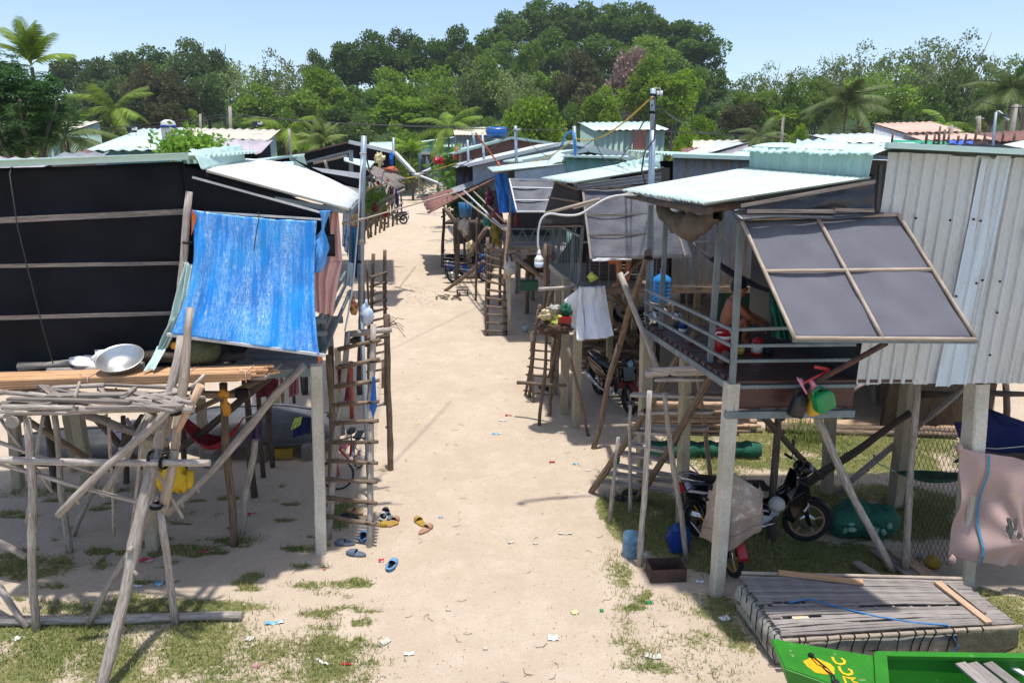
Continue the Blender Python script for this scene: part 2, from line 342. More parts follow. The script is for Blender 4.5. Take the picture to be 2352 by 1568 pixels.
def sheet(mb, a, b, c, d, pitch=.08, amp=.009, per=4, nv=6, trap=False, rag=0, seed=0, sag=0, jit=0, arch=0):
    """corrugated tin. a->b crosses the waves, a->d (and b->c) runs along them"""
    a, b, c, d = map(Vector, (a, b, c, d)); Wd = ((b - a).length + (c - d).length) / 2; Ln = ((d - a).length + (c - b).length) / 2
    nw = max(2, int(round(Wd / pitch))); nu = nw * per; nrm = (b - a).cross(d - a).normalized(); rnd = random.Random(seed)
    if nrm.z < 0 or (abs(nrm.z) < .2 and nrm.y > 0): nrm = -nrm
    ragv = [[rnd.uniform(-rag, rag) for _ in range(nw + 1)] for _ in range(2)]
    def fn(u, v):
        w = u * nw; ph = w % 1.0
        h = (math.cos(2 * math.pi * w) if not trap else (1 if ph < .18 or ph > .82 else -.6))
        vv = v
        if rag and v == 0: vv = -ragv[0][int(w)] / Ln
        if rag and v == 1: vv = 1 + ragv[1][int(w)] / Ln
        p = a.lerp(b, u).lerp(d.lerp(c, u), vv)
        q = nrm * (amp * h)
        if jit: q += nrm * jit * noise.noise(Vector((u * Wd * 1.7, v * Ln * 1.7, seed)))
        if sag or arch: q -= Vector((0, 0, (sag - arch * (1 - u)) * math.sin(math.pi * v)))
        return p + q
    mb.grid(fn, nu, nv, (Wd, Ln), smooth=not trap)
def cloth(mb, a, b, c, d, nu=24, nv=24, fold=.03, ffreq=9, sag=0, wr=.02, seed=0, out=(0, -1, 0), pin=True, uvs=None):
    """cloth. a->b top edge, d->c bottom edge; folds run down the length"""
    a, b, c, d = map(Vector, (a, b, c, d)); o = Vector(out)
    Wd = ((b - a).length + (c - d).length) / 2; Ln = ((d - a).length + (c - b).length) / 2
    def fn(u, v):
        p = a.lerp(b, u).lerp(d.lerp(c, u), v)
        f = math.sin(u * ffreq + 1.3 * noise.noise(Vector((u * 3, v * 1.5, seed))) * 2 + seed) * fold * (v if pin else 1)
        f += wr * noise.noise(Vector((u * Wd * 3, v * Ln * 1.6, seed + 5)))
        f += wr * .5 * noise.noise(Vector((u * Wd * 9, v * Ln * 4, seed + 9)))
        return p + o * f - Vector((0, 0, sag * math.sin(math.pi * u) * (1 - v * .4)))
    mb.grid(fn, nu, nv, uvs or (Wd, Ln))
SEED = [0]
def sd(): SEED[0] += 1; return SEED[0]
def stick(root, name, m, p0, p1, r, r1=None, wob=.5, n=8):
    b = MB(); b.log(p0, p1, r, r1, seed=sd(), wob=wob, n=n); return b.make(name, m, root)
def upr(root, name, m, xt, yt, xb, yb, r, r1=None, zb=0.0, **k):
    """upright pole whose foot shows at (xb, yb) on the ground and whose head shows at (xt, yt)"""
    f = P(xb, yb, zb); return stick(root, name, m, f - Vector((0, 0, .03)), Q(xt, yt, f.y), r, r1, **k)
def cpost(root, xt, yt, xb, yb, w=.13, m='concrete', name='concrete_post', zt=None):
    f = P(xb, yb); t = Q(xt, yt, f.y)
    if zt: t = f.lerp(t, (zt) / max(t.z, .1))
    b = MB(); rnd = random.Random(int(xb)); A = R(9.7)
    ca, sa = math.cos(A), math.sin(A); h = w / 2; K = 10; base = 0; pts = []
    for i in range(K + 1):
        c = f.lerp(t, i / K) if i else f - Vector((0, 0, .05))
        for (x, y) in ((-h, -h * .8), (-h * .8, -h), (h * .8, -h), (h, -h * .8), (h, h), (-h, h)):
            x *= rnd.uniform(.94, 1.04); y *= rnd.uniform(.94, 1.04); pts.append(c + Vector((x * ca - y * sa, x * sa + y * ca, 0)))
    b.v = pts
    for i in range(K):
        for k in range(6):
            k2 = (k + 1) % 6; b.f.append((i * 6 + k, i * 6 + k2, i * 6 + 6 + k2, i * 6 + 6 + k)); b.sm.append(False); b.uv.append([(0, 0)] * 4)
    b.f.append(tuple(K * 6 + k for k in range(6))); b.sm.append(False); b.uv.append([(0, 0)] * 6)
    return b.make(name, m, root)
def wrap(root, p, r, m='rope_black', name='binding', d=(0, 0, 1), n=3):
    b = MB(); p = Vector(p); q = Vector(d).normalized().to_track_quat('Z', 'Y')
    for k in range(n):
        pts = [p + q @ Vector((math.cos(t / 10 * 6.283) * r, math.sin(t / 10 * 6.283) * r, (k - n / 2) * .012 + .004 * math.sin(t))) for t in range(11)]
        b.tube(pts, .006, 5, cap=False)
    return b.make(name, m, root)
# ================================================================ GROUND
def sm(a, b, x):
    t = min(1, max(0, (x - a) / (b - a))); return t * t * (3 - 2 * t)
def H(x, y):
    h = .018 * noise.noise(Vector((x * .9, y * .9, 3))) + .008 * noise.noise(Vector((x * 3.5, y * 3.5, 1)))
    if y > 30:
        e = 96 + x * .06
        h += 3.75 * sm(e - 5, e + 2.5, y) + .5 * noise.noise(Vector((x * .3, y * .3, 7))) * sm(e - 8, e - 2, y)
        h += 13 * math.exp(-((x - 12) / 42) ** 2) * sm(135, 210, y) * .8 + 15.0 * sm(116, 185, y)
    return h
GR = []          # grass patches: x, y, rx, ry, strength
_r = random.Random(71)
for px, py, rx, ry, s_ in [(_r.uniform(-20, 760), _r.uniform(1105, 1400), _r.uniform(.05, .2), _r.uniform(.03, .08), _r.uniform(.7, 1.2)) for _ in range(75)] + [(_r.uniform(1385, 1480) + (y_ - 1130) * .12, y_, _r.uniform(.05, .16), _r.uniform(.04, .10), _r.uniform(.45, .8)) for y_ in [_r.uniform(1130, 1540) for _ in range(50)]] + [(_r.uniform(700, 880), _r.uniform(1330, 1560), _r.uniform(.05, .2), _r.uniform(.03, .1), _r.uniform(.5, .9)) for _ in range(22)] + [(200, 1500, 2.0, .45, 1.0), (640, 1535, .95, .30, .75), (330, 1395, 1.3, .16, .85), (430, 1262, .35, .14, .9), (540, 1240, .25, .10, .9), (705, 1262, .14, .06, .9),
        (80, 1300, .6, .22, .8), (740, 1345, .35, .10, .8), (700, 1490, .45, .22, .8), (795, 1180, .22, .42, 1.0), (880, 1080, .16, .05, .7), (190, 1125, .8, .15, .6), (400, 1180, .5, .2, .55), (60, 1130, .5, .2, .5),
        (580, 1240, .2, .1, .8), (300, 1440, 1.2, .16, .95), (730, 1410, .22, .08, .7), (800, 1550, .25, .12, .7),
        (1490, 1190, .5, .8, 1.6), (1415, 1310, .16, .4, 1.0), (1620, 1390, .45, .22, .7), (1640, 1240, .8, .6, 1.6), (1390, 1090, .12, .25, .7), (1850, 1290, 1.1, .45, 1.6), (1900, 1030, 2.6, .85, 1.15), (1650, 1060, .5, .6, .8),
        (2000, 1170, 1.5, .7, 1.2), (1570, 1480, .6, .25, .5), (2310, 1450, .7, .7, 1.1), (1720, 1450, .3, .35, .7), (1430, 1400, .12, .12, .5), (1400, 1170, .16, .4, 1.1), (2230, 1400, .5, .3, .7), (1640, 1545, .45, .16, .45)]:
    p = P(px, py); GR.append((p.x, p.y, rx, ry, s_))
def grassm(x, y):
    g = 0
    for gx, gy, rx, ry, s_ in GR:
        d = ((x - gx) / rx) ** 2 + ((y - gy) / ry) ** 2
        if d < 4: g = max(g, s_ * (1 - sm(.35, 2.2, d)))
    g = g * (.55 + 1.0 * (.5 + noise.noise(Vector((x * 2.1, y * 2.1, 9))))) + .25 * noise.noise(Vector((x * 6, y * 6, 2))) * (g > .05)
    return max(0, min(1, g))
def axis(dense0, dense1, step, far0, far1, grow=1.28):
    xs = []; x = dense0
    while x <= dense1: xs.append(x); x += step
    s_ = step; x = dense1
    while x < far1: s_ *= grow; s_ = min(s_, 40); x += s_; xs.append(x)
    s_ = step; x = dense0
    while x > far0: s_ *= grow; s_ = min(s_, 40); x -= s_; xs.insert(0, x)
    return xs
xs = axis(-6.4, 6.8, .055, -900, 900); ys = axis(4.0, 13.5, .055, -60, 88, 1.12) + [88.0 + .8 * i for i in range(1, 20)] + [106 + 4 * i for i in range(1, 40)] + [300, 400, 600, 1000, 1600]
ys = sorted(set(ys))
gv = []; ga = []
for y in ys:
    for x in xs:
        near = abs(x) < 40 and y < 60; g = grassm(x, y) if (-9 < x < 9 and 3 < y < 15) else 0
        h = H(x, y) if y > 3 else 0
        h -= 0 if not near else .012 * g * 0
        gv.append((x, y, h)); e = 96 + x * .06
        far = sm(e - 7, e - 3, y) * 1.6 * (1 if y > e + 2 or not -21 < x < -9 else 0)
        if y > 14 and y < e - 6:
            pc = -.4 - (y - 8) * .148; far = .55 * sm(3.2, 8, abs(x - pc)) * max(0, .3 + noise.noise(Vector((x * .3, y * .3, 4))))
        ga.append(max(g, far))
nx = len(xs); gf = [(j * nx + i, j * nx + i + 1, (j + 1) * nx + i + 1, (j + 1) * nx + i) for j in range(len(ys) - 1) for i in range(nx - 1)]
gm = bpy.data.meshes.new("ground"); gm.from_pydata(gv, [], gf); at = gm.attributes.new("grassy", 'FLOAT', 'POINT'); at.data.foreach_set("value", ga)
gm.polygons.foreach_set("use_smooth", [True] * len(gf))
def ground_material():
    m = bpy.data.materials.new("sand_and_turf"); m.use_nodes = True; t = m.node_tree; N = t.nodes; L = t.links; b = N["Principled BSDF"]
    tc = N.new("ShaderNodeTexCoord"); O = tc.outputs['Object']
    def noi(sc, det=6, ro=.55):
        n = N.new("ShaderNodeTexNoise"); n.inputs['Scale'].default_value = sc; n.inputs['Detail'].default_value = det; n.inputs['Roughness'].default_value = ro
        L.new(O, n.inputs['Vector']); return n.outputs[0]
    def ramp(src, a, b_, ca, cb):
        r = N.new("ShaderNodeValToRGB"); L.new(src, r.inputs[0]); e = r.color_ramp.elements
        e[0].position = a; e[1].position = b_; e[0].color = (*ca, 1); e[1].color = (*cb, 1); return r.outputs[0]
    def mix(f, a, b_, mode='MIX'):
        x = N.new("ShaderNodeMixRGB"); x.blend_type = mode
        for i, s_ in ((0, f), (1, a), (2, b_)):
            if isinstance(s_, (int, float)): x.inputs[i].default_value = s_
            elif isinstance(s_, tuple): x.inputs[i].default_value = (*s_, 1)
            else: L.new(s_, x.inputs[i])
        return x.outputs[0]
    sand = ramp(noi(.7, 8), .35, .68, (.55, .455, .35), (.46, .365, .27))
    sand = mix(ramp(noi(7, 8, .7), .42, .7, (0, 0, 0), (.55,) * 3), sand, (.43, .335, .24))
    sand = mix(ramp(noi(2.2, 6, .7), .48, .66, (0, 0, 0), (.75,) * 3), sand, (.60, .50, .395))
    sand = mix(ramp(noi(.9, 7, .75), .50, .62, (0, 0, 0), (.5,) * 3), sand, (.42, .335, .25)); sand = mix(.35, sand, ramp(noi(90, 3), .3, .7, (.40, .31, .22), (.74, .63, .50)))
    sand = mix(ramp(noi(38, 5, .8), .66, .72, (0, 0, 0), (.6,) * 3), sand, (.16, .11, .07))
    turf = ramp(noi(14, 6, .7), .35, .68, (.12, .15, .04), (.29, .255, .12))
    turf = mix(ramp(noi(1.6, 4), .45, .6, (0, 0, 0), (.55,) * 3), turf, (.085, .125, .03))
    a = N.new("ShaderNodeAttribute"); a.attribute_name = "grassy"
    ad = N.new("ShaderNodeMath"); ad.operation = 'MULTIPLY_ADD'; L.new(noi(17, 6, .75), ad.inputs[0]); ad.inputs[1].default_value = 2.3
    sb = N.new("ShaderNodeMath"); sb.operation = 'ADD'; L.new(a.outputs['Fac'], sb.inputs[0]); sb.inputs[1].default_value = -1.72; L.new(sb.outputs[0], ad.inputs[2])
    gr = N.new("ShaderNodeMapRange"); gr.inputs[1].default_value = 0; gr.inputs[2].default_value = .28; L.new(ad.outputs[0], gr.inputs[0])
    g2 = N.new("ShaderNodeMath"); g2.operation = 'MULTIPLY'; L.new(gr.outputs[0], g2.inputs[0])
    g3 = N.new("ShaderNodeMapRange"); g3.inputs[1].default_value = .02; g3.inputs[2].default_value = .2; L.new(a.outputs['Fac'], g3.inputs[0]); L.new(g3.outputs[0], g2.inputs[1])
    dk = N.new('ShaderNodeMapRange'); dk.inputs[1].default_value = 1.15; dk.inputs[2].default_value = 1.4; L.new(a.outputs['Fac'], dk.inputs[0]); L.new(mix(g2.outputs[0], sand, mix(dk.outputs[0], turf, (.03, .055, .014))), b.inputs['Base Color']); b.inputs['Roughness'].default_value = .95; b.inputs['Specular IOR Level'].default_value = .15
    bn = N.new("ShaderNodeBump"); bn.inputs['Strength'].default_value = .65; bn.inputs['Distance'].default_value = .07
    v = N.new("ShaderNodeTexVoronoi"); v.inputs['Scale'].default_value = 5.5; v.feature = 'SMOOTH_F1'; L.new(O, v.inputs['Vector'])
    s1 = N.new("ShaderNodeMath"); s1.operation = 'MULTIPLY_ADD'; L.new(v.outputs['Distance'], s1.inputs[0]); s1.inputs[1].default_value = .5; L.new(noi(16, 8, .7), s1.inputs[2])
    L.new(s1.outputs[0], bn.inputs['Height']); L.new(bn.outputs[0], b.inputs['Normal'])
    return m
gm.materials.append(ground_material())
go = bpy.data.objects.new("ground", gm); COL.objects.link(go); go['kind'] = 'structure'

# ================================================================ HUT A (left foreground)
A8 = R(8); bA = Vector((math.cos(A8), math.sin(A8), 0)); aA = Vector((-math.sin(A8), math.cos(A8), 0)); OA = Vector((-2.22, 7.38, 0))
def LA(u, v, z): return OA + bA * u + aA * v + Vector((0, 0, z))       # u<0 away from the path
hutA = thing('stilt_hut', 'black cloth walled stilt hut with a white tin porch roof, behind the blue tarpaulin', 'stilt hut', (-4, 8.4, 0))
b = MB(); b.box(LA(-2.75, 1.3, 2.36), (5.5, 2.6, .04), Matrix.Rotation(A8, 3, 'Z')); b.make('floor', 'plank_grey', hutA)
for v_ in (0.0, 1.3, 2.6):
    b = MB(); b.beam(LA(-5.6, v_, 2.32), LA(.05, v_, 2.32), .05, .10); b.make('floor_beam', 'steel_blue', hutA)
# black wall, rippled, facing the viewer
def wallA(u, v):                                     # u 0..1 from left to right, v 0..1 from top
    x = -5.6 + u * 4.45
    zt = 4.42 + (x + 5.6) / 4.45 * .20; z = zt + (2.42 - zt) * v
    r = .06 * noise.noise(Vector((x * .9 + z * .8, z * 2.4 - x * .5, 0))) + .022 * noise.noise(Vector((x * 3 + z, z * 6, 4))) - .02 * (((z * 1.25) % 1) < .06)
    return LA(x, -.03 + r, z)
b = MB(); b.grid(wallA, 70, 36, (4.45, 2.1)); b.make('wall', 'shade_cloth', hutA, solid=.01)
def gabA(u, v):
    x = -1.15 + u * 1.42; zt = 4.585 - u * .44; zb = 3.93 - .12 * u; z = zt + (zb - zt) * v
    return LA(x, -.06 + .02 * noise.noise(Vector((x * 2, z * 3, 1))), z)
b = MB(); b.grid(gabA, 24, 10, (1.6, .7)); b.make('gable_cloth', 'shade_cloth', hutA, solid=.01)
def flapA(u, v):
    x = -1.18 + u * 1.5; return LA(x, -.12 - .06 * v, 3.97 - .10 * u - v * (.09 + .13 * u + .02 * math.sin(u * 9)))
b = MB(); b.grid(flapA, 20, 4, (1.6, .2)); b.make('cloth_flap', 'shade_cloth', hutA, solid=.008)
for (y0, y1, m_, r_) in ((510, 486, 'pole_grey', .028), (610, 604, 'pole_grey', .018), (731, 718, 'pole_grey', .020)):
    b = MB(); p0 = Q(-160, y0 + 4, LA(-5.6, 0, 0).y - .05); p1 = Q(424, y1, LA(-1.12, 0, 0).y - .09); b.beam(p1 + (p0 - p1) * 1.22, p1, .02, r_ * 2)
    b.make('batten', 'plank_grey', hutA)
b = MB(); b.beam(Q(442, 407, 7.12), Q(744, 490, 7.22), .015, .022); b.beam(Q(446, 486, 7.1), Q(742, 504, 7.22), .015, .022); b.make('steel_rail', 'steel_white', hutA)
b = MB(); b.tube([Q(28, 385, 7.0) + Vector((0, 0, .02)), Q(22, 400, 6.62), Q(40, 520, 6.6), Q(62, 610, 6.6), Q(100, 760, 6.62), Q(122, 835, 6.65)], .006, 5); b.make('tie_rope', 'wire_dark', hutA)
# roofs
b = MB(); sheet(b, LA(-1.0, 2.75, 4.74), LA(-1.0, -.14, 4.66), LA(-5.9, -.14, 4.46), LA(-5.9, 2.75, 4.56), pitch=.2, amp=.018, per=6, nv=10); b.make('main_roof', 'tin_mint', hutA, solid=.004)
b = MB(); e0 = LA(-1.05, -.17, 4.665); e1 = LA(-5.95, -.17, 4.465)
b.beam(e0, e1, .05, .055); b.beam(e0 + Vector((0, -.02, .034)), e1 + Vector((0, -.02, .034)), .10, .012); b.make('roof_edge', 'tin_mint', hutA)
def capA(u, v):                                       # crumpled ridge cap turning down toward the porch
    q = Q(434, 346, 7.08).lerp(Q(552, 333, 10.0), u).lerp(Q(464, 390, 7.02).lerp(Q(564, 371, 9.9), u), v); z = q.z + .04 * math.sin(v * 3.1)
    return Vector((q.x, q.y, z)) + Vector((0, 0, .025 * noise.noise(Vector((u * 9, v * 4, 3))) + .006 * math.sin(u * 3.0 / .1 * 6.28)))
b = MB(); b.grid(capA, 110, 10, (3.0, .6)); b.make('ridge_cap', 'tin_mint', hutA, solid=.004)
b = MB(); sheet(b, Q(556, 366, 10.3), Q(473, 393, 7.08), Q(801, 482, 7.30), Q(828, 449, 10.0), pitch=.11, amp=.015, per=5, nv=12, rag=.01, seed=4, arch=.13); b.make('porch_roof', 'tin_white', hutA, solid=.004)
b = MB(); b.beam(Q(806, 487, 7.5), Q(828, 458, 9.9), .04, .06); b.beam(LA(-.9, 0, 4.36), Q(796, 486, 7.36), .04, .05); b.make('rafter', 'steel_blue', hutA)
for (xt, yt, xb, yb) in ((757, 500, 742, 800), (801, 480, 806, 640), (748, 600, 739, 755)):
    f = P(xb, yb, 2.4); b = MB(); b.beam(f, Q(xt, yt, f.y), .05, .05); b.make('porch_post', 'steel_blue', hutA)
for k, (x0, y0, x1, y1) in enumerate(((733, 734, 803, 610), (738, 768, 800, 640), (742, 812, 805, 668))):
    z = (2.85, 2.62, 2.42)[k]; b = MB(); b.beam(P(x0, y0, z), P(x1, y1, z), .04, .05); b.make('side_rail', 'steel_blue', hutA)
b = MB(); b.beam(P(584, 829, 2.36), P(740, 826, 2.36), .05, .09); b.beam(P(718, 766, 2.72), P(752, 764, 2.72), .05, .05); b.beam(P(718, 738, 2.9), P(750, 736, 2.9), .05, .05); b.make('front_beam', 'steel_blue', hutA)
# inside back wall keeps the room dark
b = MB(); b.quad([LA(-5.5, 2.62, 2.4), LA(-.9, 2.62, 2.4), LA(-.9, 2.62, 4.6), LA(-5.5, 2.62, 4.5)]); b.quad([LA(-.92, .1, 2.4), LA(-.92, 2.6, 2.4), LA(-.92, 2.6, 4.5), LA(-.92, .1, 4.4)]); b.make('back_wall', 'shade_cloth', hutA, solid=.01)
# stilts
cpost(hutA, 727, 838, 738, 1268, .125, 'concrete_pale')
for a_ in ((343, 952, 351, 1262, .14), (176, 950, 203, 1108, .15), (158, 950, 178, 1078, .15), (456, 860, 470, 1052, .13), (632, 855, 640, 990, .12), (775, 800, 780, 960, .11), (235, 950, 240, 1040, .12), (30, 950, 42, 1120, .13)):
    cpost(hutA, *a_)
for (xt, yt, xb, yb, r_, m_) in ((512, 880, 537, 1252, .052, 'pole_brown'), (586, 1010, 556, 1225, .045, 'pole_grey'), (615, 845, 626, 1072, .045, 'pole_dark'), (588, 850, 605, 1095, .04, 'pole_dark'), (668, 850, 676, 925, .035, 'pole_dark'),
        (755, 815, 763, 1130, .05, 'pole_brown'), (645, 850, 648, 960, .04, 'pole_brown'), (560, 855, 585, 1140, .05, 'pole_dark'), (690, 840, 695, 900, .03, 'pole_dark'), (105, 950, 128, 1120, .05, 'pole_dark'), (283, 955, 290, 1110, .04, 'pole_dark'), (415, 900, 425, 1090, .045, 'pole_dark')):
    upr(hutA, 'stilt', m_, xt, yt, xb, yb, r_, r_ * .85)
for (x0, y0, Y0, x1, y1, Y1, r_, m_) in ((700, 838, 7.35, 385, 1182, 6.9, .045, 'pole_grey'), (640, 850, 8.6, 340, 1085, 8.2, .05, 'pole_dark'), (600, 870, 8.2, 410, 960, 8.2, .04, 'pole_brown'), (440, 905, 7.3, 572, 905, 7.35, .05, 'pole_brown'),
        (330, 955, 8.8, 250, 1080, 8.6, .05, 'pole_dark'), (215, 955, 8.8, 330, 1075, 8.7, .05, 'pole_dark'), (60, 965, 7.8, 200, 1050, 7.8, .04, 'pole_brown')):
    stick(hutA, 'brace', m_, Q(x0, y0, Y0), Q(x1, y1, Y1), r_)
p = Q(555, 902, 7.3); wrap(hutA, p, .07, d=(0, 0, 1), n=7)

# ================================================================ HUT B (right foreground)
hutB = thing('stilt_hut', 'stilt hut with a dented silver tin wall and a propped dark shade panel', 'stilt hut', (3.5, 8, 0))
fl = [P(1682, 870, 2.48), P(1485, 748, 2.48)]
N0 = Vector((2.23, 6.56, 0)); F0 = Vector((1.80, 9.0, 0)); W0 = Vector((3.50, 6.60, 0)); W1 = Vector((7.6, 6.66, 0)); B0 = Vector((3.1, 9.1, 0))
Z = lambda v, z: Vector((v[0], v[1], z))
rnd = random.Random(5)
b = MB()
for k in range(16):                                   # dark red floor boards
    t0 = k / 16 + .002; t1 = (k + 1) / 16 - .002
    p0 = N0.lerp(F0, (t0 + t1) / 2); p1 = Vector((7.5, p0.y + .15, 0)); b.beam(Z(p0, 2.46 + rnd.uniform(-.003, .003)), Z(p1, 2.46), 2.45 / 16 - .012, .03)
b.make('floor', 'floor_red', hutB)
b = MB(); b.beam(Z(N0, 2.30) + Vector((.02, .03, 0)), Z(W0, 2.30) + Vector((0, .03, 0)), .035, .24); b.make('fascia_board', 'floor_red', hutB)
for (p, q, w, h) in ((Z(N0, 2.40), Z(F0, 2.40), .05, .07), (Z(N0, 2.42), Z(W0, 2.42), .05, .035), (Z(N0, 2.13) - Vector((.06, .03, 0)), Z(W0, 2.13) - Vector((0, .03, 0)), .06, .075), (Z(F0, 2.4), Z(B0, 2.4), .05, .08)):
    b = MB(); b.beam(p, q, w, h); b.make('floor_beam', 'steel_blue', hutB)
for (x0, y0, x1, y1) in ((1682, 757, 1812, 753), (1678, 794, 1965, 791), (1677, 829, 1965, 826)):
    b = MB(); b.beam(Q(x0, y0, 6.56), Q(x1, y1, 6.6), .03, .03); b.make('front_rail', 'steel_blue', hutB)
for (x0, y0, x1, y1) in ((1481, 664, 1682, 758), (1481, 692, 1680, 794), (1480, 719, 1677, 831)):
    b = MB(); b.beam(Q(x0, y0, 9.0), Q(x1, y1, 6.56), .03, .03); b.make('side_rail', 'steel_blue', hutB)
for (xt, yt, xb, yb) in ((1495, 470, 1485, 745), (1531, 468, 1517, 761), (1656, 490, 1630, 838), (1702, 512, 1679, 900)):
    f = P(xb, yb, 2.44) if yb < 890 else Vector((2.235, 6.55, 2.1)); b = MB(); b.beam(f, Q(xt, yt, f.y), .055, .055, up=(0, 1, 0)); b.make('porch_post', 'steel_blue', hutB)
# walls
b = MB(); sheet(b, Z(W0, 4.71), Z(W1, 4.51), Z(W1, 2.44), Z(W0, 2.43), pitch=.122, amp=.012, per=10, nv=20, trap=True, rag=.008, seed=3, jit=.018); b.make('tin_wall', 'tin_wall', hutB, solid=.003)
b = MB(); sheet(b, Vector((4.38, 6.60, 4.66)), Vector((4.66, 6.60, 4.65)), Vector((4.60, 6.59, 2.42)), Vector((4.30, 6.59, 2.42)), pitch=.122, amp=.012, per=10, nv=20, trap=True, rag=.02, seed=8, jit=.02); b.make('wall_overlap', mat('tin_blue_white', (.60, .70, .76), (.50, .58, .62), uv=True, scale=2, stretch=(4, .5, 1), fine=.12, rough=.4, spot=(.4, .4, .36), sscale=8, sth=.64), hutB, solid=.003)
b = MB(); rnd = random.Random(8)
for k in range(14):
    q = Q(rnd.uniform(2030, 2350), rnd.choice([718, 755, 905, 560, 800]) * .9 + rnd.uniform(-4, 4), 6.57); b.lathe(q, [(.012, 0), (.012, .012), (.0, .014)], 8, axis=(0, -1, 0))
b.make('screw', 'rust_iron', hutB)
b = MB(); b.quad([Z(W0, 2.4) + Vector((.03, .05, 0)), Vector((3.25, 9.1, 2.4)), Vector((3.15, 9.1, 4.5)), Z(W0, 4.5) + Vector((-.08, .05, 0))]); b.make('inner_wall', 'plastic_black', hutB, solid=.01)  # black colour stands in for the darkness of the interior
b = MB(); b.quad([Vector((3.25, 9.1, 2.4)), Vector((7.5, 9.3, 2.4)), Vector((7.5, 9.3, 4.5)), Vector((3.25, 9.1, 4.7))]); b.make('back_wall', 'tin_grey', hutB, solid=.01)
b = MB(); sheet(b, Q(1724, 336, 9.0), Q(2010, 347, 6.50), Q(1996, 411, 6.50), Q(1722, 396, 9.0), pitch=.17, amp=.008, per=8, nv=4, trap=True); b.make('clerestory_wall', 'tin_clere', hutB, solid=.003)
b = MB(); b.beam(Z(W0, 4.60) - Vector((.055, .01, 0)), Z(W0, 3.95) - Vector((.02, .01, 0)), .03, .03); b.make('corner_trim', 'plastic_black', hutB)
# roofs
top_near = Vector((3.30, 6.44, 4.475)); top_far = Vector((3.02, 9.0, 4.53)); ev_near = Q(1620, 468, 6.45); ev_far = Q(1428, 437, 9.1)
b = MB(); sheet(b, top_far, top_near, ev_near, ev_far, pitch=.085, amp=.011, per=5, nv=12, rag=.012, seed=9); b.make('porch_roof', 'tin_mint_pale', hutB, solid=.004)
def capB(u, v):
    x = 3.02 + .34 * u - .12 + .42 * v; y = 9.1 - 2.7 * u
    drop = .085 * (1 - v) ** 2 + (.012 if int(u * 27 / 5.5) % 2 else 0); z = 4.835 - .055 * u + .0 - drop + .008 * math.sin(u * 2.7 / .09 * 6.28)
    e = .018 * abs(((u * 13) % 1) - .5) * (1 - v) * 2
    return Vector((x + e, y, z - e))
b = MB(); b.grid(capB, 160, 8, (2.7, .5)); b.make('ridge_cap', 'tin_mint', hutB, solid=.004)
b = MB(); sheet(b, Vector((3.3, 9.2, 4.765)), Vector((3.44, 6.42, 4.755)), Vector((7.8, 6.48, 4.56)), Vector((7.8, 9.4, 4.56)), pitch=.2, amp=.015, per=5, nv=6); b.make('main_roof', 'tin_mint', hutB, solid=.004)
b = MB(); b.beam(Vector((3.38, 6.41, 4.765)), Vector((7.8, 6.47, 4.56)), .06, .05); b.make('roof_edge', 'tin_mint', hutB)
for (p, q) in ((ev_near + Vector((.06, .05, -.07)), ev_far + Vector((.06, 0, -.07))), (top_near + Vector((0, .25, -.12)), ev_near + Vector((.05, .3, -.08))), (top_far - Vector((0, .1, .1)), ev_far - Vector((-.05, .1, .06)))):
    stick(hutB, 'rafter', 'pole_dark', p, q, .04, wob=.2)
# black plastic gable with battens
def gabB(u, v):
    x0 = Q(1678, 0, 6.47).x; p = Q(1678, 482 + 12 * 0, 6.47).lerp(Q(2009, 408, 6.5), u); q = Q(1690, 505, 6.45).lerp(Q(2005, 489, 6.5), u)
    r = p.lerp(q, v); r.y += -.02 * v + .03 * noise.noise(Vector((u * 5, v * 3, 2))); return r
b = MB(); b.grid(gabB, 40, 10, (1.3, .3)); b.make('gable_plastic', 'plastic_black', hutB, solid=.006)
for (x0, y0, x1, y1, w_) in ((1702, 473, 2010, 417, .032), (1716, 485, 1918, 485, .035), (1918, 482, 2008, 484, .03)):
    b = MB(); b.beam(Q(x0, y0, 6.40), Q(x1, y1, 6.42), .015, w_); b.make('batten', 'plank_grey', hutB)
def flapB(u, v):
    p = Q(1682, 490, 6.42).lerp(Q(2030, 488, 6.46), u); q = Q(1700, 508, 6.33).lerp(Q(2030, 494, 6.42), u)
    r = p.lerp(q, v); r.z += .02 * math.sin(u * 7) * v; return r
b = MB(); b.grid(flapB, 30, 3, (1.4, .1)); b.make('plastic_flap', 'plastic_black', hutB, solid=.006)
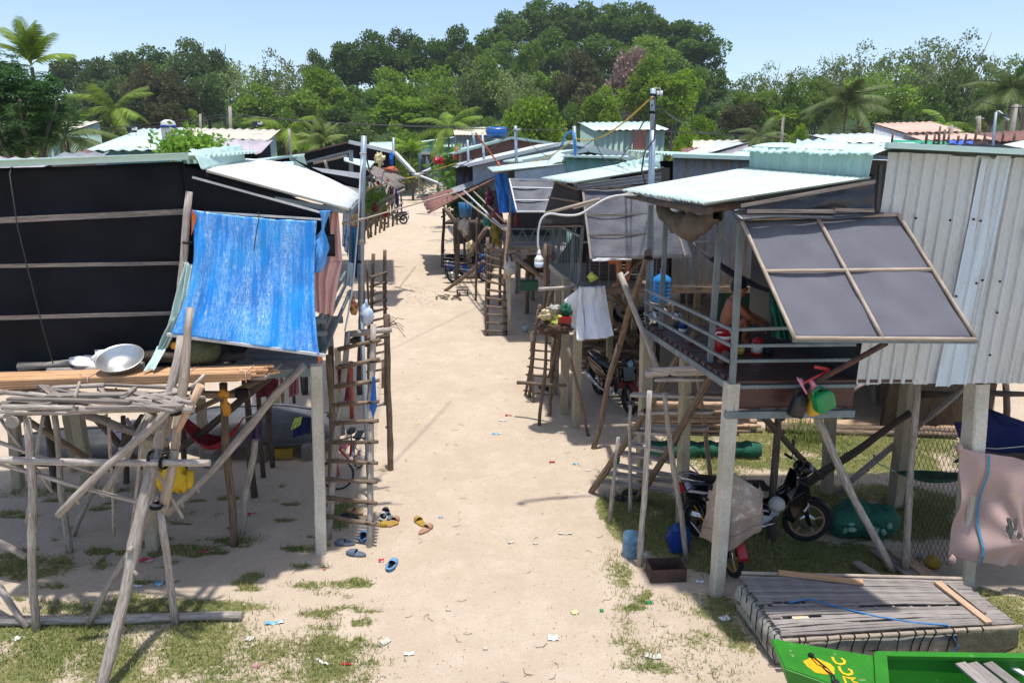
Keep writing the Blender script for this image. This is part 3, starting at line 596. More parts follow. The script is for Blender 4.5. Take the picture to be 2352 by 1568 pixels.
# propped shade panel
tl, tr_, br, bl = Q(1701, 505, 6.5), Q(2061, 495, 6.5), Q(2240, 781, 5.62), Q(1824, 778, 5.62)
def panel(root, tl, tr_, br, bl, m='shade_panel', bars=((0, 1), (.46,), (0, .45, 1)), bm='bamboo', r=.018, sagv=.02, seed=0, slat=False, name='shade_panel'):
    b = MB()
    def fn(u, v):
        p = tl.lerp(tr_, u).lerp(bl.lerp(br, u), v); n_ = (tr_ - tl).cross(bl - tl).normalized()
        return p + n_ * (sagv * math.sin(math.pi * u * 2) * math.sin(math.pi * v) + .012 * noise.noise(Vector((u * 6, v * 6, seed))))
    b.grid(fn, 30, 24, ((tr_ - tl).length, (bl - tl).length)); ob = b.make(name, m, root, solid=.006)
    n_ = (tr_ - tl).cross(bl - tl).normalized(); n_ = n_ if n_.y < 0 else -n_
    edge, rows, cols = bars
    for v in sorted(set(edge + rows)):
        b = MB(); p, q = tl.lerp(bl, v) + n_ * r, tr_.lerp(br, v) + n_ * r
        (b.beam(p, q, r * .7, r * 2.2) if slat or v in (0,) else b.bamboo(p, q, r)); b.make('panel_bar', bm, ob)
    for u in cols:
        b = MB(); p, q = tl.lerp(tr_, u) + n_ * r, bl.lerp(br, u) + n_ * r
        (b.beam(p, q, r * 2.2, r * .7, up=n_) if slat else b.bamboo(p, q, r)); b.make('panel_bar', bm, ob)
    return ob
panel(hutB, tl, tr_, br, bl, bars=((0, 1), (.465,), (0, .485, 1)), r=.017)
b = MB(); b.beam(bl + Vector((0, .02, -.02)), br + Vector((.03, .02, -.02)), .03, .03); b.make('panel_frame', 'steel_blue', hutB)
b = MB(); b.tube([Q(1845, 893, 6.45), Q(2035, 788, 5.66)], .026, 8); b.make('prop', 'rust_iron', hutB)
# stilts
cpost(hutB, 1682, 878, 1646, 1362, .13, 'concrete_pale')
for a_ in ((1484, 760, 1474, 1110, .13), (1576, 822, 1566, 1212, .125), (1912, 878, 1899, 1131, .13), (2089, 876, 2055, 1161, .15), (2012, 876, 2012, 924, .12), (2278, 878, 2272, 940, .12), (1400, 690, 1400, 880, .12)):
    cpost(hutB, *a_)
cpost(hutB, 2246, 877, 2213, 1338, .17, 'concrete_pale')
for (xt, yt, xb, yb, r_, m_) in ((2109, 878, 2078, 1314, .04, 'pole_grey'), (2087, 905, 2062, 1150, .045, 'pole_dark'), (1790, 880, 1772, 1240, .05, 'pole_dark'), (1875, 955, 2052, 1312, .045, 'pole_grey'), (1940, 878, 1940, 960, .05, 'pole_dark'), (2310, 878, 2310, 1000, .06, 'pole_dark'), (1700, 900, 1700, 960, .04, 'pole_grey')):
    upr(hutB, 'stilt', m_, xt, yt, xb, yb, r_, r_ * .85)
for (x0, y0, Y0, x1, y1, Y1, r_, m_) in ((1845, 1115, 8.4, 2092, 946, 8.2, .055, 'pole_dark'), (1925, 1130, 8.6, 2225, 880, 8.6, .045, 'pole_grey'), (1692, 905, 7.2, 1889, 1095, 8.4, .045, 'pole_dark'), (1870, 930, 9.2, 1792, 885, 9.2, .03, 'pole_grey'), (1945, 905, 10.2, 2003, 870, 10.2, .03, 'pole_grey'), (2110, 905, 8.9, 2352, 905, 8.9, .05, 'pole_dark')):
    stick(hutB, 'brace', m_, Q(x0, y0, Y0), Q(x1, y1, Y1), r_)
# ================================================================ LEFT FOREGROUND
# blue tarpaulin
TP = [Q(437, 482, 7.05), Q(728, 508, 7.20), Q(737, 812, 6.95), Q(398, 764, 6.78)]
def tarp(u, v):
    p = TP[0].lerp(TP[1], u).lerp(TP[3].lerp(TP[2], u), v); w = v * (1 - v) * 4
    inx = -.10 * w * max(0, 1 - u * 5) + .07 * w * max(0, u - .86) / .14 * -1
    p += Vector((.10 * w * max(0, 1 - u * 4) - .05 * w * max(0, u - .8) * 5, .04 * w - .08 * max(0, v - .5), -.02 * math.sin(math.pi * u) * (1 - v)))
    f = .022 * math.sin(u * 26 + 2 * noise.noise(Vector((u * 4, v * 2, 0)))) * (.25 + .75 * v) * (1 if u > .45 else .6) + .045 * noise.noise(Vector((u * 7, v * .9, 3))) + .012 * noise.noise(Vector((u * 18, v * 5, 6)))
    f += .05 * math.exp(-((u - .10) / .05) ** 2) * math.sin(v * 3.1)
    return p + Vector((0, -1, .25)) * f
m = mat('tarp_blue', (.003, .20, .66), (.008, .31, .78), uv=True, scale=1.5, fine=.10, fscale=60, rough=.42, spec=.5, bump=.2, bscale=9)
t = m.node_tree; N = t.nodes; L = t.links; bs = N["Principled BSDF"]; src = bs.inputs['Base Color'].links[0].from_socket
tc = N.new("ShaderNodeTexCoord")
def strk(sx, sy, sc, lo_, hi_):
    mp = N.new("ShaderNodeMapping"); mp.inputs['Scale'].default_value = (sx, sy, 1); L.new(tc.outputs['UV'], mp.inputs[0])
    n = N.new("ShaderNodeTexNoise"); n.inputs['Scale'].default_value = sc; n.inputs['Detail'].default_value = 6; n.inputs['Roughness'].default_value = .75; L.new(mp.outputs[0], n.inputs[0])
    r = N.new("ShaderNodeMapRange"); r.inputs[1].default_value = lo_; r.inputs[2].default_value = hi_; L.new(n.outputs[0], r.inputs[0]); return r.outputs[0]
a_ = strk(5, .4, 1.5, .43, .64); c_ = strk(60, 9, 1.5, .46, .60); d_ = strk(7, 70, 1.5, .50, .64)
mm = N.new("ShaderNodeMath"); mm.operation = 'MAXIMUM'; L.new(c_, mm.inputs[0]); L.new(d_, mm.inputs[1])
mu = N.new("ShaderNodeMath"); mu.operation = 'MULTIPLY'; L.new(a_, mu.inputs[0]); L.new(mm.outputs[0], mu.inputs[1])
mx = N.new("ShaderNodeMixRGB"); mx.inputs[2].default_value = (.60, .82, .96, 1); L.new(mu.outputs[0], mx.inputs[0]); L.new(src, mx.inputs[1]); L.new(mx.outputs[0], bs.inputs['Base Color'])
b = MB(); b.grid(tarp, 70, 60, (1.5, 1.7))
tp = one('blue_tarpaulin', b, 'tarp_blue', 'large worn blue tarpaulin hung in front of the black walled hut', 'tarpaulin', solid=.005)
b = MB(); b.beam(TP[3] + Vector((-.05, -.03, -.01)), TP[2] + Vector((.05, -.03, -.01)), .03, .03); b.make('hem_bar', 'steel_white', tp)
b = MB(); b.quad([Q(441, 480, 7.0), Q(452, 497, 6.98), Q(448, 512, 6.99), Q(440, 540, 7.0)]); b.make('orange_lining', 'orange', tp, solid=.004)
b = MB(); b.quad([Q(728, 812, 6.93), Q(741, 817, 6.93), Q(734, 839, 6.93)]); b.make('orange_lining', 'orange', tp, solid=.004)
b = MB(); b.tube([Q(595, 488, 7.10), Q(594, 505, 7.0), Q(588, 540, 6.95), Q(583, 577, 6.93)], .005, 5); b.make('tie_rope', 'rope_black', tp)
# tied-back end of the tarpaulin
b = MB()
def tie(u, v):
    c = [Q(747, 484, 7.2), Q(741, 530, 7.25), Q(722, 625, 7.25)]
    p = c[0].lerp(c[1], min(1, v * 3)) if v < .33 else c[1].lerp(c[2], (v - .33) / .67)
    w = (.055 - .04 * math.sin(min(1, v * 3) * 1.57) if v < .33 else .015 + .10 * math.sin((v - .33) / .67 * 2.6))
    return p + Vector((math.cos(u * 6.283) * w, math.sin(u * 6.283) * w * .5, 0)) * (1 + .2 * noise.noise(Vector((u * 7, v * 6, 0))))
b.grid(tie, 16, 22); b.make('gathered_end', 'tarp_blue', tp, solid=.004)
b = MB(); cloth(b, Q(748, 496, 7.34), Q(776, 478, 7.55), Q(786, 600, 7.5), Q(716, 600, 7.32), fold=.03, ffreq=20, wr=.02, seed=2, out=(.3, -.95, 0), nu=40, pin=False); cloth(b, Q(716, 600, 7.32), Q(786, 600, 7.5), Q(764, 724, 7.5), Q(718, 716, 7.3), fold=.03, ffreq=20, wr=.02, seed=2, out=(.3, -.95, 0), nu=40, pin=False)
one('pink_curtain', b, 'cloth_pink', 'faded pink curtain hanging beside the edge of the big blue tarpaulin', 'curtain', solid=.004)
b = MB(); cloth(b, Q(424, 598, 6.98), Q(442, 612, 6.95), Q(430, 705, 6.84), Q(384, 745, 6.84), fold=.03, ffreq=18, wr=.02, seed=4, nu=20, pin=False); cloth(b, Q(384, 745, 6.84), Q(430, 705, 6.84), Q(384, 798, 6.82), Q(360, 800, 6.82), fold=.03, ffreq=18, wr=.02, seed=4, nu=20, pin=False)
cm = one('hanging_cloth', b, 'cloth_mint', 'pale mint cloth trailing from the tarpaulin onto the new lumber', 'cloth', solid=.004)
b = MB(); cloth(b, Q(361, 795, 6.83), Q(385, 793, 6.84), Q(358, 848, 6.62), Q(333, 850, 6.62), fold=.03, ffreq=8, wr=.03, seed=6, nu=14); b.make('trailing_end', 'cloth_mint', cm, solid=.004)
pl = thing('leaning_pole', 'tall grey pole standing against the black wall at the left edge of the blue tarpaulin', 'pole', P(385, 905, 2.3))
stick(pl, 'shaft', 'pole_grey', Q(434, 440, 7.05), Q(412, 700, 6.98), .038, .045)
wrap(pl, Q(431, 556, 7.0), .045, n=2)
# drying rack
rack = thing('drying_rack', 'rickety rack of grey poles in the left corner, loaded with weathered planks', 'rack', (-4.2, 6.4, 0))
for (xt, yt, xb, yb, r_, m_) in ((62, 960, 84, 1447, .038, 'pole_grey'), (125, 950, 160, 1268, .038, 'pole_grey'), (366, 1160, 404, 1432, .04, 'pole_grey'), (225, 1090, 165, 1230, .035, 'pole_grey')):
    upr(rack, 'leg', m_, xt, yt, xb, yb, r_, r_ * .85)
stick(rack, 'long_pole', 'pole_grey', Q(419, 772, 6.55), Q(362, 1030, 6.1), .045, .05); stick(rack, 'long_pole', 'pole_grey', Q(362, 1030, 6.1), P(226, 1605, -.03), .050, .054)
stick(rack, 'long_pole', 'bamboo', Q(437, 706, 6.5), Q(402, 1030, 6.1), .036, .045); stick(rack, 'long_pole', 'bamboo', Q(402, 1030, 6.1), Q(374, 1175, 6.1), .045, .05)
for (x0, y0, Y0, x1, y1, Y1, r_, m_) in ((-90, 1055, 5.95, 482, 1063, 6.0, .042, 'pole_grey'), (-80, 1045, 6.0, 381, 1168, 6.05, .024, 'pole_grey'), (410, 915, 5.95, 134, 1182, 5.75, .042, 'pole_grey'), (345, 950, 6.4, 236, 1138, 6.15, .038, 'pole_grey'),
        (190, 950, 6.7, 386, 1018, 6.6, .042, 'plank_grey'), (364, 1135, 6.2, 200, 1442, 6.02, .035, 'pole_grey'), (19, 945, 6.0, 445, 940, 6.05, .042, 'pole_grey'), (-80, 966, 6.05, 340, 925, 6.0, .018, 'pole_grey'), (27, 970, 5.9, 70, 935, 6.6, .055, 'pole_grey'), (462, 885, 6.1, 408, 990, 6.05, .035, 'pole_fresh'),
        (-60, 1210, 6.9, 62, 1278, 6.75, .038, 'pole_grey'), (-60, 1270, 6.3, 62, 1440, 6.0, .04, 'pole_grey'), (408, 895, 6.3, 380, 1000, 6.3, .04, 'pole_grey')):
    stick(rack, 'pole', m_, Q(x0, y0, Y0), Q(x1, y1, Y1), r_)
for (x, y, Y, d) in ((350, 1050, 6.02, (1, 0, 0)), (377, 1062, 6.0, (1, 0, 0)), (56, 1050, 6.0, (0, 0, 1)), (400, 945, 6.0, (0, 0, 1)), (360, 1160, 6.05, (0, 0, 1))):
    wrap(rack, Q(x, y, Y), .062, d=d, n=3)
rnd = random.Random(21); pg = []
ZR = 2.42
for k in range(16):
    x0 = rnd.uniform(-40, 300); y0 = rnd.uniform(880, 950); x1 = x0 + rnd.uniform(60, 260); y1 = y0 + rnd.uniform(-22, 22); stick(rack, 'stick', 'pole_grey', P(x0, y0, 2.36), P(min(x1, 470), y1, 2.42), rnd.uniform(.010, .020))
for (x0, y0, Y0, x1, y1, Y1) in ((100, 955, 6.9, 60, 1200, 6.8), (290, 960, 6.8, 420, 1190, 6.7), (-20, 1010, 6.6, 230, 1090, 6.6), (330, 960, 6.5, 300, 1240, 6.9), (250, 960, 6.7, 262, 1230, 7.2), (440, 890, 6.3, 470, 860, 6.4), (0, 960, 7, 120, 1130, 7)):
    stick(rack, 'stick', 'pole_grey', Q(x0, y0, Y0), Q(x1, y1, Y1), .02)
planks = [(0, 926, 160, 922, .09), (15, 902, 330, 930, .07), (90, 888, 400, 945, .05), (190, 880, 445, 893, .06), (110, 908, 290, 905, .10), (160, 912, 400, 925, .09), (300, 898, 415, 935, .09), (95, 880, 140, 913, .06), (80, 873, 120, 908, .05), (185, 872, 172, 912, .05),
          (213, 870, 250, 917, .045), (268, 903, 356, 932, .08), (350, 905, 440, 925, .07), (240, 885, 120, 890, .07), (310, 890, 280, 915, .05), (0, 905, 16, 895, .08), (60, 932, 120, 925, .10), (250, 925, 425, 900, .06), (350, 918, 445, 915, .05), (20, 915, 300, 922, .07), (130, 896, 250, 912, .08), (5, 935, 170, 935, .08), (200, 935, 420, 932, .07)]
for k, (x0, y0, x1, y1, w_) in enumerate(planks):
    z = ZR + .012 * (k % 5) + .02; p, q = P(x0, y0, z), P(x1, y1, z + rnd.uniform(-.02, .03)); b = MB()
    if k % 4 == 1: b.log(p, q, w_ * .35, seed=k, wob=.6)
    else: b.beam(p, q, w_ * .85, .022)
    o = one('weathered_plank', b, 'plank_grey' if k % 4 != 1 else 'pole_grey', 'loose grey weathered plank in the jumble on top of the left rack', 'plank', group='weathered planks on the left rack')
# new lumber bundle
lb = thing('lumber_bundle', 'bundle of new orange lumber laid across the left rack below the basin', 'lumber', (-4, 6.6, 2.4))
p0, p1 = Vector((P(-90, 880, 2.52).x, 6.38, 2.5)), Q(575, 855, 6.62)
p1.z = 2.52
for j in range(4):
    for i in range(9):
        r_ = rnd.uniform(-.12, .06); off = Vector((-.14 * .1, i * .034, j * .024 - .05)); b = MB()
        b.beam(p0 + off, p1 + off + Vector((r_ + .02 * i, 0, 0)), .030, .020); b.make('lumber_strip', 'lumber_new', lb)
for x in (205, 420, 555):
    p = p0.lerp(p1, (Q(x, 860, 6.5).x - p0.x) / (p1.x - p0.x)); b = MB()
    b.tube([p + Vector((0, -.025, -.07)), p + Vector((0, -.025, .04)), p + Vector((0, .29, .04))], .005, 4); b.tube([p + Vector((0, -.02, .04)), p + Vector((-.05, .0, .07)), p + Vector((-.09, .01, .05))], .005, 4); b.make('tie', 'cloth_pink', lb)
for (x0, y0, Y0, x1, y1, Y1, r_) in ((-30, 850, 6.95, 100, 838, 6.95, .03), (45, 842, 6.9, 240, 828, 6.95, .04), (110, 852, 6.8, 330, 842, 6.85, .035), (300, 818, 7.05, 450, 822, 7.1, .06), (440, 832, 7.1, 560, 818, 7.1, .05), (240, 842, 6.86, 330, 836, 6.9, .04)):
    b = MB(); b.log(Q(x0, y0, Y0), Q(x1, y1, Y1), r_, seed=sd(), wob=.5)
    one('driftwood_log', b, 'pole_grey' if x0 < 300 else 'pole_dark', 'old split log behind the new lumber', 'log', group='old logs behind the lumber')
# a few boards under the basin
b = MB(); b.box(Q(250, 855, 6.85) + Vector((0, .1, -.02)), (3.4, .5, .03)); one('shelf_board', b, 'plank_grey', 'grey board shelf behind the new lumber carrying the aluminium basin', 'board')
bn = MB(); c = Q(282, 842, 6.72); q = (Vector((0, 0, 1)) + Vector((0.10, -.42, 0))).normalized()
bn.lathe(c, [(.0, 0), (.13, 0), (.175, .04), (.205, .10), (.225, .115), (.228, .122), (.22, .125), (.205, .112), (.17, .05), (.125, .014), (0, .012)], 36, axis=q)
bs_ = one('aluminium_basin', bn, 'alu', 'round dented aluminium basin tilted on the lumber', 'basin')
b = MB(); b.blob(Q(200, 832, 6.9), (.16, .10, .05), 3, .7, M=Matrix.Rotation(.25, 3, 'Y')); b.blob(Q(238, 822, 6.95), (.10, .08, .09), 8, .6); b.blob(Q(243, 845, 6.8), (.08, .05, .05), 9, .5)
one('white_sack', b, 'sack_white', 'crumpled dirty white sack lying left of the basin', 'sack')
b = MB(); b.blob(Q(462, 808, 7.0), (.20, .16, .145), 5, .18, 20, 14); b.blob(Q(440, 778, 6.95), (.04, .03, .03), 6, .4)
one('mesh_bag', b, flat('net_olive', '5c6142', .8, fine=.4), 'round olive mesh bag stuffed full under the blue tarpaulin', 'bag')
b = MB(); b.blob(Q(401, 793, 6.85), (.05, .03, .04), 11, .5); one('orange_bag', b, flat('bag_orange', 'e09a1c', .4), 'small yellow orange plastic bag beside the mint cloth', 'bag')
# ground log
b = MB(); b.log(P(-120, 1427, .05), P(557, 1413, .05), .05, .045, seed=77, wob=.4); one('fallen_log', b, 'pole_grey', 'long grey log lying on the grass at the foot of the left rack', 'log')
# overturned boats under hut A
def hull(name, c, L_, Wd, Ht, yaw, m, label, keel=True, seed=0):
    ca, sa = math.cos(yaw), math.sin(yaw); b = MB()
    def fn(u, v):
        x = (u - .5) * L_; e = max(0.02, 1 - abs(2 * u - 1.0) ** 3.2); a = (v - .5) * math.pi
        y = math.sin(a) * Wd / 2 * e; z = (abs(math.cos(a)) ** .75) * Ht * (.35 + .65 * e ** .7)
        z += .012 * math.sin(v * 40) * e + .02 * noise.noise(Vector((x * 2, y * 3, seed)))
        return c + Vector((x * ca - y * sa, x * sa + y * ca, z))
    b.grid(fn, 44, 26, (L_, Wd)); r = one(name, b, m, label, 'boat', loc=c, solid=.012)
    b = MB(); b.tube([fn(u, 0.5) + Vector((0, 0, .015)) for u in [i / 12 for i in range(1, 12)]], .018, 6); b.make('keel', m, r)
    b = MB(); b.tube([fn(i / 20, 0.0) + Vector((0, 0, .02)) for i in range(21)], .02, 6); b.make('gunwale', m, r); b = MB(); b.tube([fn(i / 20, 1.0) + Vector((0, 0, .02)) for i in range(21)], .02, 6); b.make('gunwale', m, r)
    return r
for nm_, x0, x1 in (('g', 590, 740), ('w', 60, 240)): pass
for (x, y), l_ in (((600, 1062), 'middle'), ((705, 1058), 'right'), ((480, 1075), 'left')):
    q = P(x, y); b = MB(); b.box(q + Vector((0, .15, .12)), (.16, .3, .24)); one('support_block', b, 'plank_grey', l_ + ' one of three low blocks under the overturned grey boat', 'block')
hull('overturned_boat', Vector((P(575, 1060).x, P(575, 1060).y + .55, .22)), 2.75, .95, .50, .02, 'fibre_grey', 'long grey overturned boat resting under the black walled hut')
hull('overturned_boat', Vector((P(165, 1075).x, P(165, 1075).y + .5, .02)), 2.5, .85, .42, .06, 'fibre_black', 'black overturned boat at the left edge behind the rack legs', seed=5)
b = MB(); b.box(P(640, 1058) + Vector((0, .08, .10)), (.42, .10, .16)); one('yellow_crate', b, 'ochre', 'long yellow box tucked beneath the overturned grey boat', 'box')
b = MB(); cloth(b, Q(255, 975, 9.6), Q(380, 950, 9.9), Q(400, 1012, 9.2), Q(270, 1030, 9.0), fold=.05, ffreq=9, wr=.12, seed=9); one('patterned_sheet', b, mat('sheet_floral', (.52, .46, .46), (.28, .15, .26), scale=16, fine=.2, rough=.9, lo=.5, hi=.62), 'whitish sheet with purple flowers draped between the two overturned boats', 'cloth', solid=.005)
def hammock(name, p, q, w, sag, m, label, n=26):
    b = MB()
    def fn(u, v):
        c = p.lerp(q, u) - Vector((0, 0, sag * math.sin(math.pi * u))); ww = w * math.sin(math.pi * max(.02, min(.98, u))) ** .7
        a = (v - .5) * 2.4; sd_ = (q - p).cross(Vector((0, 0, 1))).normalized()
        return c + sd_ * (math.sin(a) * ww / 2) + Vector((0, 0, (1 - math.cos(a)) * ww * .5 + .01 * noise.noise(Vector((u * 9, v * 9, 1)))))
    b.grid(fn, n, 12); o = one(name, b, m, label, 'hammock', solid=.004)
    b = MB(); d = (q - p).normalized(); b.tube([p, p - d * .3 + Vector((0, 0, .15))], .008, 5); b.tube([q, q + d * .3 + Vector((0, 0, .15))], .008, 5); b.make('rope', 'rope_pale', o)
    return o
hammock('hammock', Q(395, 935, 8.3), Q(560, 960, 8.3), .35, .5, flat('net_red', '8c1c26', .8, fine=.3), 'red net hammock slung between the posts in front of the grey boat')
b = MB(); b.blob(Q(400, 1098, 7.0), (.18, .10, .17), 14, .45, 22, 14, M=None, fr=2.2)
for (x, y) in ((368, 1110), (425, 1120), (437, 1112), (380, 1128)): b.tube([Q(x, y - 32, 7.0), Q(x, y, 6.98), Q(x + 3, y + 16, 6.98)], [.04, .045, .02], 8)
one('yellow_jacket', b, 'cloth_yellow', 'bright yellow rain jacket hanging on the rack legs', 'jacket')
def hangcloth(name, px, Y, m, label, cat='cloth', seed=1, fold=.03, ff=14, wr=.03, nu=18):
    b = MB(); cloth(b, *[Q(x, y, Y + (0, .02, .05, .03)[i]) for i, (x, y) in enumerate(px)], fold=fold, ffreq=ff, wr=wr, seed=seed, nu=nu); return one(name, b, m, label, cat, solid=.006)
hangcloth('purple_cloth', [(570, 968), (600, 962), (602, 1015), (568, 1012)], 8.0, 'cloth_purple', 'dark purple cloth tied round a post below the lumber end', seed=5, fold=.05)
hangcloth('navy_shirt', [(680, 958), (714, 960), (712, 995), (672, 1005)], 9.85, 'cloth_navy', 'navy shirt thrown over the grey boat', 'shirt', seed=7, wr=.08)
hangcloth('yellow_cloth', [(676, 960), (695, 955), (690, 975), (670, 985)], 9.8, 'lime', 'small pale yellow cloth beside the navy shirt on the grey boat', 'cloth', seed=8, wr=.05)
b = MB(); b.blob(Q(515, 904, 7.25), (.06, .03, .05), 4, .5); b.blob(Q(520, 937, 7.25), (.055, .03, .09), 5, .5); b.tube([Q(517, 908, 7.25), Q(519, 930, 7.24)], [.02, .02], 8)
one('rubber_glove', b, flat('glove_ochre', 'c98a1e', .5), 'ochre yellow rubber glove hung over a pole under the lumber', 'glove')
for i, (px, lab, m_) in enumerate(([[(590, 835), (640, 832), (640, 905), (590, 915)], 'dark red floral cloth hanging under the hut behind the lumber end', 'cloth_maroon'], [[(660, 840), (685, 838), (685, 905), (665, 912)], 'pink spotted cloth hanging under the hut near the white concrete post', flat('cloth_rose', '9c6672', .9)], [[(560, 845), (588, 842), (588, 890), (560, 892)], 'dull maroon towel hanging just right of the lumber end', 'red_dull'])):
    hangcloth('hanging_cloth', px, 9.0 + i * .2, m_, lab, seed=i + 20)
# posts and gates beyond: ladder A
def ladder(name, lb_, rb_, lt, rt, n, label, r=.032, m='pole_grey', over=.10, rung='pole_brown', ext=.05, t0=.06, t1=.94):
    t = thing(name, label, 'ladder', (lb_ + rb_) / 2)
    stick(t, 'rail', m, lb_, lt, r, r * .95, wob=.4); stick(t, 'rail', m, rb_, rt, r, r * .95, wob=.4)
    for k in range(n):
        f = t0 + (t1 - t0) * k / (n - 1); p, q = lb_.lerp(lt, f), rb_.lerp(rt, f); d = (q - p).normalized(); off = Vector((0, -r * 1.3, 0))
        stick(t, 'rung', rung, p - d * over + off, q + d * over + off + Vector((0, 0, .01 * ((k * 7) % 3 - 1))), r * .74, wob=.25)
        for pp in (p, q): wrap(t, pp + off * .5, r * 1.25, n=2, d=(0, 0, 1), name='lashing')
    return t
lb0, rb0 = P(754, 1238), P(848, 1256)
ladder('ladder', lb0, rb0, Q(799, 762, 8.25), Q(858, 744, 8.2), 10, 'tall grey pole ladder with lashed rungs beside the red bicycle', r=.040, t0=.12, t1=.93)
fp = thing('landing_frame', 'log landing at the top of the tall left ladder, carried on two posts', 'landing', P(896, 1078))
upr(fp, 'post', 'pole_brown', 889, 722, 897, 1078, .045, .042)
stick(fp, 'post', 'pole_brown', P(880, 890), Q(880, 830, P(880, 890).y), .04); stick(fp, 'crossbar', 'pole_grey', Q(797, 768, 8.35), Q(900, 757, 8.5), .045); stick(fp, 'crossbar', 'pole_dark', Q(800, 785, 8.8), Q(895, 772, 9.0), .03)
b = MB(); rnd = random.Random(3)
for k in range(9):
    p = Q(893, 748, 8.45); a = rnd.uniform(-.5, 1.2); l = rnd.uniform(.1, .25); b.tube([p, p + Vector((math.cos(a) * l * .6, 0, math.sin(a) * l * .6 + .03)), p + Vector((math.cos(a) * l, .02, math.sin(a) * l - .05))], .004, 4)
b.make('twigs', 'pole_brown', fp)
ladder('ladder', P(846, 935), P(886, 930), Q(858, 583, P(846, 935).y - .1), Q(884, 574, P(886, 930).y), 12, 'narrow brown pole ladder rising behind the first left ladder, tops sticking up', r=.034, m='pole_brown', over=.05, t0=.25, t1=.86)
fr = thing('fence_post', 'thin forked brown post standing between the steel pole and the narrow ladder', 'post', P(848, 930)); upr(fr, 'stake', 'pole_brown', 843, 600, 848, 935, .028, .02)
# clutter hung round the landing
def bag(c, r, m, label, name='plastic_bag', seed=1, knot=True, cat='bag', nz=.35):
    b = MB(); b.blob(c, r, seed, nz, 16, 11)
    if knot: b.tube([c + Vector((0, 0, r[2] * .8)), c + Vector((.01, 0, r[2] * 1.5))], [r[0] * .35, r[0] * .12], 8)
    return one(name, b, m, label, cat)
bag(Q(842, 722, 8.4), (.085, .06, .13), mat('bag_clear', (.60, .68, .78), (.25, .40, .70), scale=14, fine=.1, rough=.3, lo=.5, hi=.6), 'clear plastic bag with blue wrappers hung on the steel pole above the ladder', seed=3)
bag(Q(812, 705, 8.6), (.06, .05, .10), mat('bag_mixed', (.62, .42, .10), (.50, .05, .05), scale=20, fine=.1, rough=.4, lo=.45, hi=.55), 'red and yellow snack bags hanging left of the clear plastic bag', seed=5)
bag(Q(838, 780, 9.2), (.20, .12, .10), 'black', 'black plastic bag stuffed behind the top rungs of the left ladder', seed=8, knot=False)
bag(Q(843, 777, 8.95), (.035, .03, .045), 'orange', 'small orange red wrapper behind the top rungs of the ladder', seed=9, knot=False)
bag(Q(861, 783, 9.0), (.035, .03, .08), 'red_dull', 'reddish cloth pouch hanging at the right of the top rungs', seed=10, knot=False)
b = MB(); b.quad([Q(856, 865, 7.9), Q(861, 866, 7.9), Q(865, 935, 7.9), Q(858, 958, 7.9), Q(849, 950, 7.92), Q(850, 930, 7.92)]); one('blue_bag', b, 'blue', 'limp bright blue bag hung over a rung of the tall left ladder', 'bag', solid=.03)
b = MB(); b.tube([P(808, 960) + Vector((0, 0, -.02)), Q(806, 830, P(808, 960).y)], .04, 8); one('red_pole', b, 'terracotta', 'orange red painted post behind the rungs of the tall left ladder', 'post')
b = MB(); b.box(Q(790, 880, 9.4), (.14, .1, .55)); one('red_cloth', b, 'cloth_maroon', 'crimson cloth hanging behind the left ladder rails', 'cloth')
hangcloth('hanging_laundry', [(788, 486), (805, 488), (800, 590), (786, 560)], 8.6, 'cloth_stripe', 'blue and white striped shirt hanging from the white roof edge by the pink curtain', 'shirt', seed=31)
hangcloth('hanging_laundry', [(806, 520), (826, 525), (822, 640), (806, 630)], 9.2, mat('laundry_blue', (.05, .22, .45), (.03, .12, .3), scale=10, fine=.2, rough=.8), 'deep blue cloth hanging beside the steel pole under the white roof', 'cloth', seed=33)
hangcloth('hanging_laundry', [(800, 495), (822, 490), (823, 515), (803, 520)], 9.0, 'cream', 'yellowish printed bag hanging behind the steel pole, beneath the roof tip', 'bag', seed=34)
hangcloth('hanging_laundry', [(795, 600), (812, 605), (808, 660), (796, 655)], 8.8, 'towel_blue', 'pale blue towel on the railing left of the steel pole', 'towel', seed=36)
# steel electricity pole at the left
sp = thing('steel_pole', 'blue grey steel electricity pole between the white roof and the left ladders', 'pole', P(826, 1000))
f = P(826, 985); b = MB(); f = Vector((Q(826, 760, 8.8).x, 8.8, -.02)); b.tube([f, Q(828, 700, 8.8)], .030, 10); b.make('lower_tube', 'steel_pole', sp)
b = MB(); b.tube([Q(828, 705, 8.8), Q(833, 420, 8.8), Q(836, 312, 8.8)], .036, 12); b.make('upper_tube', 'steel_pole', sp)
wrap(sp, Q(829, 555, 8.8), .045, m='rope_pale', n=5); wrap(sp, Q(834, 352, 8.8), .04, m='rope_pale', n=2); wrap(sp, Q(827, 600, 8.8), .04, n=3); 
b = MB(); b.tube([Q(835, 350, 8.78), Q(828, 400, 8.75), Q(822, 520, 8.7), Q(812, 640, 8.6), Q(800, 720, 8.4), Q(792, 760, 8.2)], .011, 6); b.make('conduit', 'white', sp)
b = MB(); b.bamboo(Q(786, 515, 8.6), Q(835, 503, 8.7), .018); b.bamboo(Q(835, 503, 8.75), Q(1052, 440, 12.5), .011); one('bamboo_pole', b, 'bamboo', 'long bamboo pole reaching from the steel pole across the lane toward the rusty roof', 'pole')
